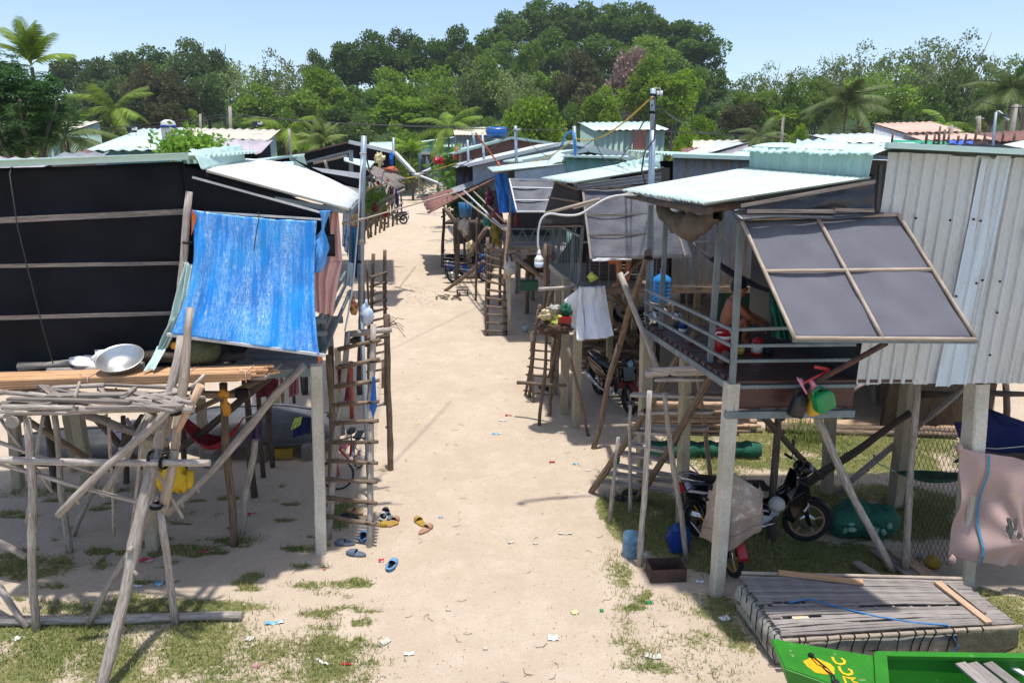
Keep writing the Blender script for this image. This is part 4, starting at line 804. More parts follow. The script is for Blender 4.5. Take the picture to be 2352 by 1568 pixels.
# ================================================================ RIGHT FOREGROUND
# ---- stair ladder and its landing
st = thing('stair_ladder', 'wide stair of flat grey treads on two crooked logs, leading up to the right porch', 'stair', P(1400, 1135))
L0, L1, R0, R1 = P(1358, 1130), Q(1598, 762, 8.05), P(1462, 1148), Q(1668, 810, 7.15)
stick(st, 'rail', 'pole_brown', L0, L1, .048, .045, wob=.8); stick(st, 'rail', 'pole_brown', R0, R1, .045, .042, wob=.8)
TR = [(1378, 1103, 1545, 1128), (1386, 1085, 1545, 1105), (1400, 1065, 1545, 1093), (1422, 1038, 1548, 1060), (1432, 1018, 1540, 1036), (1448, 990, 1560, 998), (1464, 980, 1625, 983), (1470, 947, 1638, 945), (1450, 906, 1662, 910), (1510, 872, 1632, 871)]
for k, (x0, y0, x1, y1) in enumerate(TR):
    f = (1130 - y0) / (1130 - 860); Y0 = 9.0 - .9 * f; b = MB(); p, q = Q(x0, y0, Y0 + .1), Q(x1, y1, Y0 - .25 - .35 * f)
    b.beam(p, q, .11, .035); b.make('tread', 'pole_grey', st)
for (x0, y0, x1, y1, r_) in ((1485, 858, 1675, 851, .045), (1490, 850, 1640, 845, .035)):
    stick(st, 'crossbar', 'pole_grey', Q(x0, y0, 7.9), Q(x1, y1, 7.25), r_)
for (xt, yt, xb, yb, r_, m_) in ((1492, 898, 1469, 1300, .038, 'pole_grey'), (1526, 902, 1578, 1290, .034, 'pole_grey'), (1420, 1004, 1400, 1202, .028, 'pole_grey'), (1596, 824, 1637, 1122, .035, 'pole_fresh'), (1448, 930, 1448, 1180, .025, 'pole_grey')):
    upr(st, 'post', m_, xt, yt, xb, yb, r_)
wrap(st, Q(1487, 944, 8.0), .045, n=4); wrap(st, Q(1543, 858, 7.7), .05, n=3); wrap(st, Q(1572, 1000, 8.0), .05, n=3, m='rope_black')
b = MB(); b.blob(Q(1421, 1048, 8.7), (.02, .02, .11), 4, .5); b.make('rag', 'net_green', st)
o = thing('leaning_pole', 'thick brown pole leaning from the sand up to the first steel porch post', 'pole', P(1360, 1030)); upr(o, 'shaft', 'pole_brown', 1424, 790, 1362, 1030, .045, .05, wob=.6)
f = Q(1424, 790, P(1362, 1030).y); stick(o, 'shaft', 'pole_brown', f, Q(1489, 580, 9.05), .05, .045, wob=.5); wrap(o, Q(1490, 592, 8.95), .055, n=3)
o = thing('leaning_pole', 'pale forked pole slanting down to the right in front of the blue water jug', 'pole', Q(1508, 845, 8.7)); stick(o, 'shaft', 'pole_grey', Q(1424, 628, 9.3), Q(1510, 846, 8.5), .04, .035); stick(o, 'fork', 'pole_grey', Q(1428, 640, 9.28), Q(1444, 625, 9.3), .02, .015)
# ---- motorbikes
def wheel(root, c, r, tw, tyre_m='rubber', rim_m='brass', spokes=5, ax=(0, 1, 0), disc=True):
    w = MB(); ax = Vector(ax); q = ax.to_track_quat('Z', 'Y')
    def ring(mb, R_, rr, n=28, k=8, fl=1.0):
        def fn(u, v):
            a = u * 6.2832; t_ = v * 6.2832; return c + q @ Vector(((R_ + rr * math.cos(t_)) * math.cos(a), (R_ + rr * math.cos(t_)) * math.sin(a), rr * fl * math.sin(t_)))
        mb.grid(fn, n, k)
    ring(w, r - tw, tw, fl=.85); wh = w.make('wheel', tyre_m, root)
    b = MB(); ring(b, r - tw * 2.0, tw * .38, k=6, fl=1.4)
    for s_ in range(spokes):
        a = s_ * 6.2832 / spokes + .3; d = q @ Vector((math.cos(a), math.sin(a), 0))
        (b.beam(c + d * .03, c + d * (r - tw * 1.9), .012 if spokes > 8 else .03, .012 if spokes > 8 else .02)) if spokes <= 8 else b.tube([c + d * .015, c + d * (r - tw * 1.9)], .0025, 4)
    b.lathe(c, [(.035, -.03), (.035, .03)], 12, axis=ax); b.make('rim', rim_m, wh)
    if disc:
        b = MB(); b.lathe(c - ax * .035, [(.05, 0), (.10, 0), (.10, .004), (.05, .004)], 24, axis=ax); b.make('brake_disc', 'chrome', wh)
    return wh
def motorbike(label, loc, rz, body='black_gloss', accent='silver', rim='brass', fender=None, seat='black', steer=0.0, s_=1.0, helmet=False, scooter=False):
    t = thing('motorbike', label, 'motorbike', (0, 0, 0)); T = lambda x, y, z: Vector((x, y, z))
    fc, rc = T(.62, 0, .29), T(-.60, 0, .29)
    wheel(t, rc, .29, .045, rim_m=rim); fw = wheel(t, fc, .29, .040, rim_m=rim, ax=(math.sin(-steer), math.cos(steer), 0))
    b = MB()                                                        # engine and bottom
    b.blob(T(.02, 0, .36), (.19, .12, .12), 2, .15); b.tube([T(.12, .0, .40), T(.26, 0, .42)], [.09, .07], 10); b.box(T(-.1, .09, .33), (.25, .04, .12)); b.make('engine', 'silver', t)
    b = MB(); b.tube([T(.2, -.10, .30), T(0, -.13, .24), T(-.35, -.15, .28), T(-.45, -.16, .32)], [.018, .02, .025, .05], 10); b.tube([T(-.45, -.16, .32), T(-.85, -.17, .44)], [.05, .045], 12); b.make('exhaust', 'chrome', t)
    b = MB(); pr = [(-.92, .70), (-.80, .78), (-.30, .70), (-.05, .58), (.15, .50), (.12, .40), (-.15, .44), (-.55, .50), (-.90, .62)]
    for y0, y1 in ((-.13, -.09), (.09, .13)): b.prism(pr, y0, y1)
    b.box(T(-.45, 0, .62), (.75, .19, .12)); b.make('side_panel', body, t, bevel=.012)
    b = MB(); b.prism([(-.9, .705), (-.86, .735), (-.3, .655), (-.3, .63)], -.137, .137); b.prism([(-.5, .56), (.1, .46), (.1, .48), (-.5, .60)], -.136, .136); b.make('trim', accent, t)
    b = MB()
    def seatf(u, v):
        x = -.86 + u * .98; w = .13 + .03 * math.sin(u * 3) - .05 * u; a = (v - .5) * math.pi
        z = .76 - .02 * u + (.05 if u < .45 else .0) * (1 - u) + .055 * math.cos(a) - .10 * max(0, u - .75)
        e = min(1, u * 8, (1 - u) * 8); return T(x, math.sin(a) * w * (.6 + .4 * e), z - (1 - e) * .03)
    b.grid(seatf, 20, 10); b.box(T(-.37, 0, .75), (.9, .2, .05)); b.make('seat', seat, t)
    b = MB(); b.tube([T(-.55, .10, .80), T(-.80, .10, .84), T(-.96, .08, .86), T(-.99, 0, .86), T(-.96, -.08, .86), T(-.80, -.10, .84), T(-.55, -.10, .80)], .012, 8); b.make('grab_rail', 'chrome', t)
    b = MB()                                                        # leg shield
    for sgn in (-1, 1):
        b.prism([(.30, .40), (.42, .34), (.56, .60), (.54, .86), (.44, .92), (.38, .70)], sgn * .10 - .012, sgn * .10 + .012, M=Matrix.Rotation(sgn * .18, 4, 'Z'))
        b.prism([(.30, .62), (.40, .38), (.50, .62), (.52, .82)], sgn * .17 - .008, sgn * .17 + .008, M=Matrix.Rotation(sgn * .05, 4, 'Z'))
    b.prism([(.44, .92), (.56, .62), (.60, .66), (.52, .95)], -.12, .12); b.make('leg_shield', body, t, bevel=.008)
    b = MB(); b.prism([(.40, .56), (.52, .50), (.56, .60), (.50, .66)], -.185, .185); b.make('indicator_panel', accent, t)
    b = MB(); b.tube([T(.10, 0, .52), T(.42, 0, .78)], [.05, .04], 8); b.make('under_bone', body, t)
    st_ = Matrix.Rotation(steer, 4, 'Z')
    def S(x, y, z): p = Vector((x - .52, y, z)); p = st_ @ p; return Vector((p.x + .52, p.y, p.z))
    b = MB()
    for sgn in (-1, 1): b.tube([S(.64, sgn * .07, .27), S(.53, sgn * .07, .62), S(.46, sgn * .04, .92)], [.026, .022, .02], 8)
    b.make('fork', 'black', t)
    b = MB()
    def fen(u, v):
        a = .35 + u * 2.0; rr = .325 + .01 * math.cos((v - .5) * 3); y = (v - .5) * .13; q = Vector((.62 + rr * math.cos(a), y, .29 + rr * math.sin(a) - .02 * abs(v - .5))); return S(q.x, q.y, q.z)
    b.grid(fen, 14, 6); b.make('front_fender', fender or body, t, solid=.006)
    b = MB()
    def fen2(u, v):
        a = 1.4 + u * 1.7; rr = .335; return Vector((-.60 + rr * math.cos(a), (v - .5) * .13, .29 + rr * math.sin(a)))
    b.grid(fen2, 12, 4); b.prism([(-.92, .60), (-.98, .52), (-.97, .35), (-.94, .35)], -.06, .06); b.make('rear_fender', 'black', t, solid=.006)
    b = MB(); b.blob(S(.50, 0, 1.0), (.11, .13, .09), 2, .05, 16, 10); b.make('handlebar_cowl', body, t)
    b = MB(); b.lathe(S(.585, 0, 1.0), [(.07, 0), (.06, .02), (0, .03)], 16, axis=(1, 0, .1)); b.make('headlight', 'glass', t)
    b = MB(); b.tube([S(.36, .34, 1.02), S(.44, .2, 1.02), S(.48, 0, 1.0), S(.44, -.2, 1.02), S(.36, -.34, 1.02)], .012, 8); b.make('handlebar', 'chrome', t)
    for sgn in (-1, 1):
        b = MB(); b.tube([S(.37, sgn * .33, 1.02), S(.42, sgn * .22, 1.02)], .019, 8); b.make('grip', 'rubber', t)
        b = MB(); b.tube([S(.42, sgn * .22, 1.03), S(.44, sgn * .25, 1.18)], .006, 6); b.blob(S(.43, sgn * .27, 1.21), (.015, .05, .04), 1, .05, 12, 8); b.make('mirror', 'black', t)
    b = MB(); b.box(T(-.95, 0, .70), (.05, .14, .07)); b.make('tail_light', 'red', t)
    b = MB(); b.tube([T(0, .08, .28), T(-.06, .25, .02)], .012, 6); b.make('stand', 'black', t)
    b = MB()
    for k_ in range(6):
        b.tube([T(-.52, .09, .31 + .05 * (k_ % 2) - .025), T(-.1, .09, .33 + .05 * (k_ % 2) - .025)], .006, 4)
    b.prism([(-.6, .36), (-.1, .38), (-.1, .28), (-.6, .25)], .085, .10); b.make('chain_case', 'black', t)
    if helmet: pass
    t.location = loc; t.rotation_euler = (0, 0, rz); t.scale = (s_,) * 3
    return t
g = lambda x, y: P(x, y)
wf = g(1860, 1250); mb1 = motorbike('black motorbike standing side on under the porch with its front wheel to the right', wf + Vector((-.66, .12, 0)), R(-3), steer=-.1, rim='tan')
b = MB(); b.blob(Vector((wf.x - .52, wf.y - .12, .62)), (.10, .09, .10), 3, .05); hm = one('helmet', b, 'bag_grey', 'grey helmet hung on the black motorbike under the porch', 'helmet')
wf = g(1700, 1352); mb2 = motorbike('red motorbike half hidden beneath a floral blanket behind the white concrete post', wf + Vector((-.12, .80, 0)), R(-80), body='black_gloss', fender='red', accent='yellow', s_=.86, rim='brass')
# blanket over the red motorbike
b = MB(); pk = [Q(1655, 1095, 7.35), Q(1690, 1100, 7.45)]
def blanket(u, v):                                    # u round the front, v down
    a = -2.6 + u * 3.5; top = Q(1672, 1100, 7.3); 
    tx = (Q(1604, 1230, 7.1), Q(1636, 1245, 6.72), Q(1668, 1266, 6.66), Q(1746, 1222, 6.74), Q(1752, 1150, 7.2))
    k = u * 4; i = min(3, int(k)); bt = tx[i].lerp(tx[i + 1], k - i)
    up = (Q(1628, 1120, 7.2), Q(1650, 1092, 6.95), Q(1690, 1088, 6.9), Q(1740, 1122, 6.95), Q(1744, 1110, 7.3)); tp_ = up[i].lerp(up[i + 1], k - i)
    p = tp_.lerp(bt, v); f = .03 * math.sin(u * 22 + v * 2) * v + .06 * noise.noise(Vector((u * 4, v * 3, 0))) + .02 * noise.noise(Vector((u * 14, v * 6, 3)))
    return p + Vector((0, -1, .2)) * (f + .05 * math.sin(v * 3.1))
b.grid(blanket, 50, 30, (1.2, .7)); 
mbk = mat('blanket_floral', (.42, .33, .26), (.33, .25, .19), uv=True, scale=3, fine=.15, fscale=40, rough=.9, spot=(.55, .46, .38), sscale=7, sth=.52)
t = mbk.node_tree; N = t.nodes; L = t.links; bs = N["Principled BSDF"]; src = bs.inputs['Base Color'].links[0].from_socket
tc = N.new("ShaderNodeTexCoord"); sp_ = N.new("ShaderNodeSeparateXYZ"); L.new(tc.outputs['UV'], sp_.inputs[0])
w = N.new("ShaderNodeMath"); w.operation = 'FRACT'; w2 = N.new("ShaderNodeMath"); w2.operation = 'MULTIPLY'; L.new(sp_.outputs[1], w2.inputs[0]); w2.inputs[1].default_value = 5.5; L.new(w2.outputs[0], w.inputs[0])
c1 = N.new("ShaderNodeMath"); c1.operation = 'LESS_THAN'; L.new(w.outputs[0], c1.inputs[0]); c1.inputs[1].default_value = .08
c2 = N.new("ShaderNodeMath"); c2.operation = 'GREATER_THAN'; L.new(sp_.outputs[1], c2.inputs[0]); c2.inputs[1].default_value = .42
c3 = N.new("ShaderNodeMath"); c3.operation = 'MULTIPLY'; L.new(c1.outputs[0], c3.inputs[0]); L.new(c2.outputs[0], c3.inputs[1])
mx = N.new("ShaderNodeMixRGB"); mx.inputs[2].default_value = (.10, .08, .09, 1); L.new(c3.outputs[0], mx.inputs[0]); L.new(src, mx.inputs[1])
mx2 = N.new("ShaderNodeMixRGB"); mx2.inputs[2].default_value = (.24, .16, .12, 1); mlt = N.new("ShaderNodeMath"); mlt.operation = 'MULTIPLY'; mlt.inputs[1].default_value = .55; L.new(c2.outputs[0], mlt.inputs[0]); L.new(mlt.outputs[0], mx2.inputs[0]); L.new(mx.outputs[0], mx2.inputs[1]); L.new(mx2.outputs[0], bs.inputs['Base Color'])
one('floral_blanket', b, 'blanket_floral', 'beige floral blanket with a striped border thrown over the red motorbike', 'blanket', solid=.006)
wf = g(1436, 950); wr = g(1377, 912); mb3 = motorbike('dark red and black scooter parked behind the concrete posts left of the stair', (wf + wr) / 2 + Vector((.03, .1, 0)), math.atan2(wf.y - wr.y, wf.x - wr.x), fender='red_dull', accent='red_dull', rim='black', s_=.98)
# ---- ground clutter right
def crate(name, c, w, d, h, m, label, cat, rz=0, th=.012, open_=True):
    b = MB(); M_ = Matrix.Rotation(rz, 3, 'Z')
    for (x, y, sx, sy) in ((0, -d / 2, w, th), (0, d / 2, w, th), (-w / 2, 0, th, d - th), (w / 2, 0, th, d - th)): b.box(c + M_ @ Vector((x, y, h / 2)), (sx, sy, h), M_)
    b.box(c + Vector((0, 0, th)), (w - th * 2, d - th * 2, th), M_); return one(name, b, m, label, cat)
crate('metal_trough', g(1534, 1338) + Vector((0, .12, 0)), .40, .24, .17, 'rust_iron', 'rusty open metal trough on the turf at the foot of the stair posts', 'trough', rz=.06)
b = MB(); c = g(1451, 1285) + Vector((0, .08, 0)); b.lathe(c, [(0, .004), (.095, .0), (.105, .02), (.10, .06), (.106, .065), (.106, .11), (.10, .12), (.106, .13), (.106, .18), (.10, .19), (.104, .21), (.102, .30), (.098, .30), (.098, .02), (0, .012)], 24)
one('cut_water_bottle', b, mat('blue_plastic_clear', (.10, .22, .34), (.14, .28, .42), rough=.12, fine=.05, alpha=.6), 'clear blue water bottle with its top cut off, left of the rusty trough', 'bottle')
b = MB(); c = g(1561, 1272) + Vector((0, .1, .17)); b.blob(c, (.15, .10, .19), 5, .3, 18, 14, fr=2.5); b.box(c + Vector((0, -.02, -.02)), (.22, .16, .27)); b.box(c + Vector((0, -.1, -.05)), (.17, .06, .14)); b.tube([c + Vector((-.05, 0, .16)), c + Vector((0, 0, .21)), c + Vector((.05, 0, .16))], .01, 6)
one('backpack', b, 'blue_deep', 'blue backpack sitting upright behind the rusty trough', 'backpack')
b = MB(); c = g(1475, 1288); b.blob(c + Vector((.03, 0, .05)), (.07, .05, .06), 8, .6); one('plastic_bag', b, 'paper', 'crumpled clear bag between the cut water bottle and the rusty trough', 'bag')
# helper for slippers
def slipper(x, y, rz, m, label, kind='clog', m2=None, group=None, s_=1.0, tilt=0):
    t = thing('slipper' if kind != 'shoe' else 'shoe', label, 'slipper' if kind != 'shoe' else 'shoe', (0, 0, 0), group)
    def out(u, k=1.0):
        a = u * 6.2832; yy = math.cos(a) * .135; xx = math.sin(a) * (.048 - .010 * math.cos(a) * -1 + (.006 if math.sin(a) > 0 else 0)) * k; return Vector((xx, yy, 0))
    b = MB(); n = 22; b.v = [out(i / n) for i in range(n)] + [out(i / n, .97) + Vector((0, 0, .026)) for i in range(n)]
    for i in range(n): b.f.append((i, (i + 1) % n, n + (i + 1) % n, n + i)); b.sm.append(True); b.uv.append([(0, 0)] * 4)
    b.f += [tuple(range(n))[::-1], tuple(range(n, 2 * n))]; b.sm += [False] * 2; b.uv += [[(0, 0)] * n] * 2
    b.make('sole', m, t)
    b = MB()
    def upf(u, v):
        a = (v - .5) * math.pi; yy = (.015 if kind == 'slide' else .0) + u * (.115 if kind != 'slide' else .085); w = .052 * math.sqrt(max(.02, 1 - (max(0, yy - .02) / .118) ** 2)); h = (.055 - .02 * u) * (1 if kind == 'slide' else min(1, (1 - u) * 3 + .3))
        return Vector((math.sin(a) * w, yy, .018 + math.cos(a) * h))
    b.grid(upf, 10, 10); b.make('upper', m2 or m, t, solid=.005)
    if kind == 'clog':
        b = MB(); b.tube([Vector((math.sin(a_) * .05, -.03 - math.cos(a_) * .10, .04)) for a_ in [(-1.5 + 3.0 * k / 12) for k in range(13)]], .012, 6); b.make('heel_rim', m, t)
        b = MB(); b.v = [out(i / n, .78) * .92 + Vector((0, -.02, .030)) for i in range(n)]; b.f = [tuple(range(n))]; b.sm = [False]; b.uv = [[(0, 0)] * n]; b.make('insole', 'black', t)
    p = P(x, y); t.location = (p.x, p.y, H(p.x, p.y) + .004); t.rotation_euler = (tilt, 0, rz); t.scale = (s_,) * 3
    return t
slipper(1282, 2000, 0, 'black', None) if False else None
for (x, y, rz, m, lab, kd, m2) in ((901, 1300, -.15, 'skyblue', 'light blue clog lying alone on the open sand', 'clog', None), (835, 1235, .1, 'skyblue', 'light blue clog standing at the right foot of the tall ladder', 'clog', None),
        (792, 1250, 1.45, 'slate', 'grey canvas slip on lying left of the ladder foot, nearer the white post', 'shoe', None), (818, 1275, 1.3, 'slate', 'grey canvas slip on lying just in front of the ladder foot', 'shoe', None),
        (964, 1200, .55, 'ochre', 'yellow slide sandal, upper one of the pair in the middle of the lane', 'slide', None), (978, 1218, -.6, 'tan', 'brown slide sandal right below the yellow one in the lane', 'slide', None),
        (893, 1190, .9, 'slate', 'grey slide on top of the shoe heap beside the ladder', 'slide', None), (904, 1200, -.3, 'tan', 'tan slide at the right of the shoe heap beside the ladder', 'slide', None), (880, 1190, .3, 'bag_grey', 'pale rounded shoe at the left of the shoe heap beside the ladder', 'clog', 'bag_grey'), (892, 1206, 1.8, 'ochre', 'olive yellow slide at the bottom of the shoe heap beside the ladder', 'slide', None),
        (886, 1180, .2, 'navy', 'dark blue slide at the back of the shoe heap beside the ladder', 'slide', None), (800, 1190, 1.5, 'black', 'black flattened sandal in the turf behind the lowest ladder rungs', 'slide', None), (815, 1178, 1.2, 'tan', 'tan sandal beside the black one behind the lowest ladder rungs', 'slide', None),
        (1432, 1148, 1.2, 'black', 'black slipper on the turf just under the stair foot, left one', 'slide', None), (1450, 1133, 1.7, 'black', 'black slipper partly under the lowest stair log, right one', 'slide', None), (1258, 897, .4, 'black', 'black shoe by the foot of the small ladder behind the rubbish basket', 'clog', None), (1243, 893, .2, 'slate', 'blue grey slipper left of the black shoe at the small ladder', 'slide', None)):
    slipper(x, y, rz, m, lab, kd, m2, s_=1.0)
# logs and firewood pile beside the stair
rnd = random.Random(17)
def pile(rows, group, label, m='pole_fresh'):
    for (x0, y0, x1, y1, Y, r_) in rows:
        b = MB(); b.log(Q(x0, y0, Y), Q(x1, y1, Y + rnd.uniform(-.1, .1)), r_, seed=sd(), wob=.35); one('log', b, rnd.choice([m, m, 'pole_brown']) if m != 'pole_dark' else m, label, 'log', group=group)
rows = []
for k in range(22):
    yy = 925 + (k % 8) * 9.5; rows.append((1435 + rnd.uniform(0, 60) + (k // 8) * 20, yy + rnd.uniform(-2, 2), 1745 + rnd.uniform(-50, 10), yy + 4 + rnd.uniform(-6, 6), 10.1 + .14 * (k // 8) + .02 * (k % 8), rnd.uniform(.022, .05)))
pile(rows, 'peeled logs piled by the stair', 'short peeled log in the pale pile beside the stair treads')
rows = []
for k in range(30):
    yy = 765 + (k % 10) * 8.5; rows.append((1325 + rnd.uniform(-10, 40), yy + rnd.uniform(-6, 6), 1475 + rnd.uniform(-40, 20), yy + rnd.uniform(-12, 12), 14.5 + .2 * (k // 10), rnd.uniform(.03, .055)))
pile(rows, 'brown poles heaped behind the white sacks', 'long brown pole in the tangled heap behind the hanging white sacks', 'pole_brown')
rows = [(1760, 963 + 7 * k, 2200, 975 + 8 * k, 12.2 - .25 * k, .06) for k in range(4)]
for (x0, y0, x1, y1, Y, r_) in rows:
    p, q = P(x0, y0, .06), P(x1, y1, .06); b = MB(); b.log(p, q, r_, seed=sd(), wob=.3); one('log', b, 'pole_fresh' if y0 < 975 else 'pole_brown', ['farthest', 'second farthest', 'second nearest', 'nearest'][rows.index((x0, y0, x1, y1, Y, r_))] + ' of four very long logs on the grass behind the right hut', 'log', group='long logs on the back grass')
# net barrel
def drum(c0, c1, r, m, label):
    d = (c1 - c0); b = MB(); q = d.normalized()
    b.lathe(c0, [(0, 0), (r * .9, .01), (r, .06)] + [(r * (1 + .12 * math.sin(i * 1.9) + .05 * math.sin(i * 4.1)), d.length * (i + 1) / 20) for i in range(19)] + [(r * .9, d.length), (0, d.length + .01)], 18, axis=q); return one('net_bale', b, m, label, 'net')
drum(P(1462, 1030, .12), P(1745, 1032, .12), .13, 'net_green', 'long bale wrapped in green netting lying under the peeled logs')
b = MB(); c = g(1998, 1255) + Vector((0, .30, .22))
for k in range(7): b.blob(c + Vector((rnd.uniform(-.2, .2), rnd.uniform(-.08, .08), rnd.uniform(-.06, .06))), (.24, .2, .19), k, .3, 14, 10)
nb = one('net_bag', b, 'net_green', 'big green net bag full of plastic bottles, right of the black motorbike', 'bag')
b = MB()
for k in range(9):
    a = rnd.uniform(0, 6.28); p = c + Vector((rnd.uniform(-.3, .3), -.24 + rnd.uniform(-.04, .05), rnd.uniform(-.12, .14))); b.blob(p, (.05, .025, .03), k, .5, 8, 6, M=Matrix.Rotation(a, 3, 'Y'))
b.make('bottles', flat('pale_green_plastic', '7fae98', .4), nb)
for k, (x0, y0, x1, y1, w_, m_) in enumerate(((2010, 1262, 2130, 1345, .14, 'plank_grey'), (2060, 1268, 2165, 1342, .16, 'pole_fresh'), (1965, 1290, 2060, 1350, .10, 'plank_grey'))):
    b = MB(); b.beam(P(x0, y0, .04 + .03 * k), P(x1, y1, .04 + .03 * k), w_, .03); one('ground_board', b, m_, ['grey board on the ground behind the raft, middle of three', 'pale board on the ground nearest the chicken wire', 'weathered board on the ground beside the green net bag'][k], 'board')
b = MB(); b.blob(g(2140, 1305) + Vector((0, 0, .08)), (.09, .08, .08), 4, .2); one('yellow_net_ball', b, 'ochre', 'yellow netted ball on the ground by the pink curtain', 'ball')
b = MB(); b.blob(g(2112, 1285) + Vector((0, 0, .05)), (.04, .03, .05), 4, .5); one('litter', b, 'paper', 'white crumpled cup left of the yellow ball', 'litter')
# chicken wire
cw = thing('chicken_wire_fence', 'sagging chicken wire strung between the back posts beside the pink curtain', 'fence', g(2150, 1290)); b = MB()
p00, p10, p11, p01 = Q(2096, 940, 7.3), Q(2212, 968, 7.3), P(2205, 1300), P(2092, 1290)
NU, NV = 22, 26
def cwp(i, j): return p01.lerp(p11, i / NU).lerp(p00.lerp(p10, i / NU), j / NV)
for j in range(NV):
    for i in range(NU):
        if (i + j) % 2 == 0: b.tube([cwp(i, j), cwp(i + 1, j + 1)], .0028, 3, cap=False)
        else: b.tube([cwp(i + 1, j), cwp(i, j + 1)], .0028, 3, cap=False)
b.make('wire_mesh', 'rust_iron', cw)
# pink curtain right with tears
b = MB()
def pinkf(u, v):
    p = Q(2206, 1028, 6.7).lerp(Q(2520, 1092, 6.5), u).lerp(Q(2186, 1283, 6.62).lerp(Q(2520, 1335, 6.4), u), v)
    f = .09 * math.sin(u * 13 + v * 5) * (.3 + .7 * v) + .07 * noise.noise(Vector((u * 6, v * 3, 2))) + .02 * math.sin(u * 40 * (1 - .5 * v)) * v ** 2
    kx, kv = .47, .80; dd = math.hypot((u - kx) * 2, v - kv); f += .05 * math.exp(-(dd / .2) ** 2) + .03 * math.sin(math.atan2(v - .75, (u - .5) * 2) * 11) * min(1, dd * 2) * v
    s_ = .03 * math.sin(u * math.pi * 2.1) * v; return p + Vector((0, -1, 0)) * f + Vector((0, 0, s_))
b.grid(pinkf, 150, 100, (1.4, 1.1))
keep = [i for i, f in enumerate(b.f) if not any(math.hypot((sum(q[0] for q in b.uv[i]) / 4 - cx) / rx, (sum(q[1] for q in b.uv[i]) / 4 - cy) / ry) < 1 + .8 * noise.noise(Vector((b.uv[i][0][0] * 14, b.uv[i][0][1] * 14, 0))) for cx, cy, rx, ry in ((.50, .70, .035, .09), (.60, .75, .05, .035), (.56, .62, .015, .08)))]
b.f = [b.f[i] for i in keep]; b.uv = [b.uv[i] for i in keep]; b.sm = [b.sm[i] for i in keep]
pc = one('torn_curtain', b, 'cloth_pink_old', 'faded pink sheet with torn holes and a thin blue stripe at the right edge', 'curtain', solid=.004)
b = MB(); sp = [pinkf(.19 - .02 * k / 12 * (1), k / 12) + Vector((0, -.03, 0)) for k in range(13)]
for i in range(12): b.quad([sp[i] + Vector((-.012, 0, 0)), sp[i] + Vector((.012, 0, 0)), sp[i + 1] + Vector((.012, 0, 0)), sp[i + 1] + Vector((-.012, 0, 0))])
b.make('stripe', flat('stripe_blue', '3a86a8', .8), pc)
b = MB(); b.blob(Q(2203, 1028, 6.68), (.035, .03, .05), 3, .4); b.make('knot', 'cloth_pink_old', pc); b = MB(); b.blob(Q(2188, 1285, 6.6), (.035, .03, .05), 4, .4); b.make('knot', 'cloth_pink_old', pc)
b = MB(); cloth(b, Q(2190, 970, 7.6), Q(2480, 985, 7.6), Q(2500, 1035, 7.4), Q(2228, 1060, 7.4), wr=.1, fold=.05, seed=3); cloth(b, Q(2268, 940, 7.7), Q(2275, 940, 7.7), Q(2480, 1010, 7.6), Q(2210, 1000, 7.6), wr=.1, fold=.03, seed=6)
one('black_sheet', b, 'cloth_navy', 'sagging near black sheet above the pink curtain under the tin walled hut', 'sheet', solid=.006)
b = MB(); b.grid(lambda u, v: Q(2230, 1032, 7.0).lerp(Q(2520, 1045, 7.0), u) + Vector((0, .25 * v, -.02 - .25 * v + .03 * noise.noise(Vector((u * 6, v * 3, 0))))), 24, 6); one('dark_tarp', b, 'fibre_black', 'charcoal tarp just behind the top edge of the pink curtain', 'tarpaulin', solid=.01)
b = MB(); b.tube([Q(2185, 1024, 6.9), Q(2290, 1030, 6.85), Q(2400, 1020, 6.85)], .006, 5); one('washing_line', b, 'rope_pale', 'pale line above the pink curtain at the right edge', 'rope')
hammock('hammock', Q(2060, 1085, 8.3), Q(2230, 1095, 8.0), .3, .10, 'net_green', 'dark green hammock low behind the chicken wire')
# ---- things hanging at the prop
def jerry(px, py, Y, w, h, m, label, rz=0.1, seed=1):
    t = thing('jerrycan', label, 'jerrycan', (0, 0, 0)); b = MB(); pr = [(-w / 2, -h / 2), (w / 2, -h / 2), (w / 2, h * .28), (w * .2, h / 2), (-w * .2, h / 2), (-w / 2, h * .36)]
    b.prism(pr, -w * .32, w * .32); b.make('body', m, t, bevel=.03)
    b = MB(); b.lathe(Vector((w * .0, 0, h / 2)), [(.022, 0), (.022, .03), (0, .03)], 12); b.make('cap', 'black', t)
    b = MB(); b.tube([Vector((-w * .45, 0, h * .35)), Vector((-w * .5, 0, h * .62)), Vector((0, 0, h * .66)), Vector((w * .15, 0, h * .5))], .012, 8); b.make('handle', m, t)
    t.location = Q(px, py, Y); t.rotation_euler = (0, rz, .3); return t
jerry(1834, 930, 6.38, .16, .26, 'black', 'black jerrycan hanging left of the green one', .3); jerry(1869, 930, 6.42, .12, .22, 'yellow', 'yellow jerrycan squeezed between the black and green ones', -.1); jerry(1891, 918, 6.30, .20, .22, 'green', 'bright green jerrycan hanging from the porch prop', -.35)
slp = slipper(1848, 888, 1.2, 'pink', 'pink sandals hung by a string above the black jerrycan', 'slide'); slp.location = Q(1840, 886, 6.35); slp.rotation_euler = (1.0, .2, 1.3); slp.scale = (.7,) * 3
slp = slipper(1866, 890, .4, 'pink', 'second pink sandal, right beside the first above the yellow jerrycan', 'slide'); slp.location = Q(1863, 888, 6.33); slp.rotation_euler = (1.2, -.2, 1.7); slp.scale = (.7,) * 3
b = MB(); b.beam(Q(1845, 880, 6.3), Q(1905, 849, 6.25), .012, .018); b.beam(Q(1870, 842, 6.3), Q(1905, 848, 6.25), .012, .03); one('red_bracket', b, 'red', 'red plastic bracket wedged on the rusty prop over the jerrycans', 'bracket')
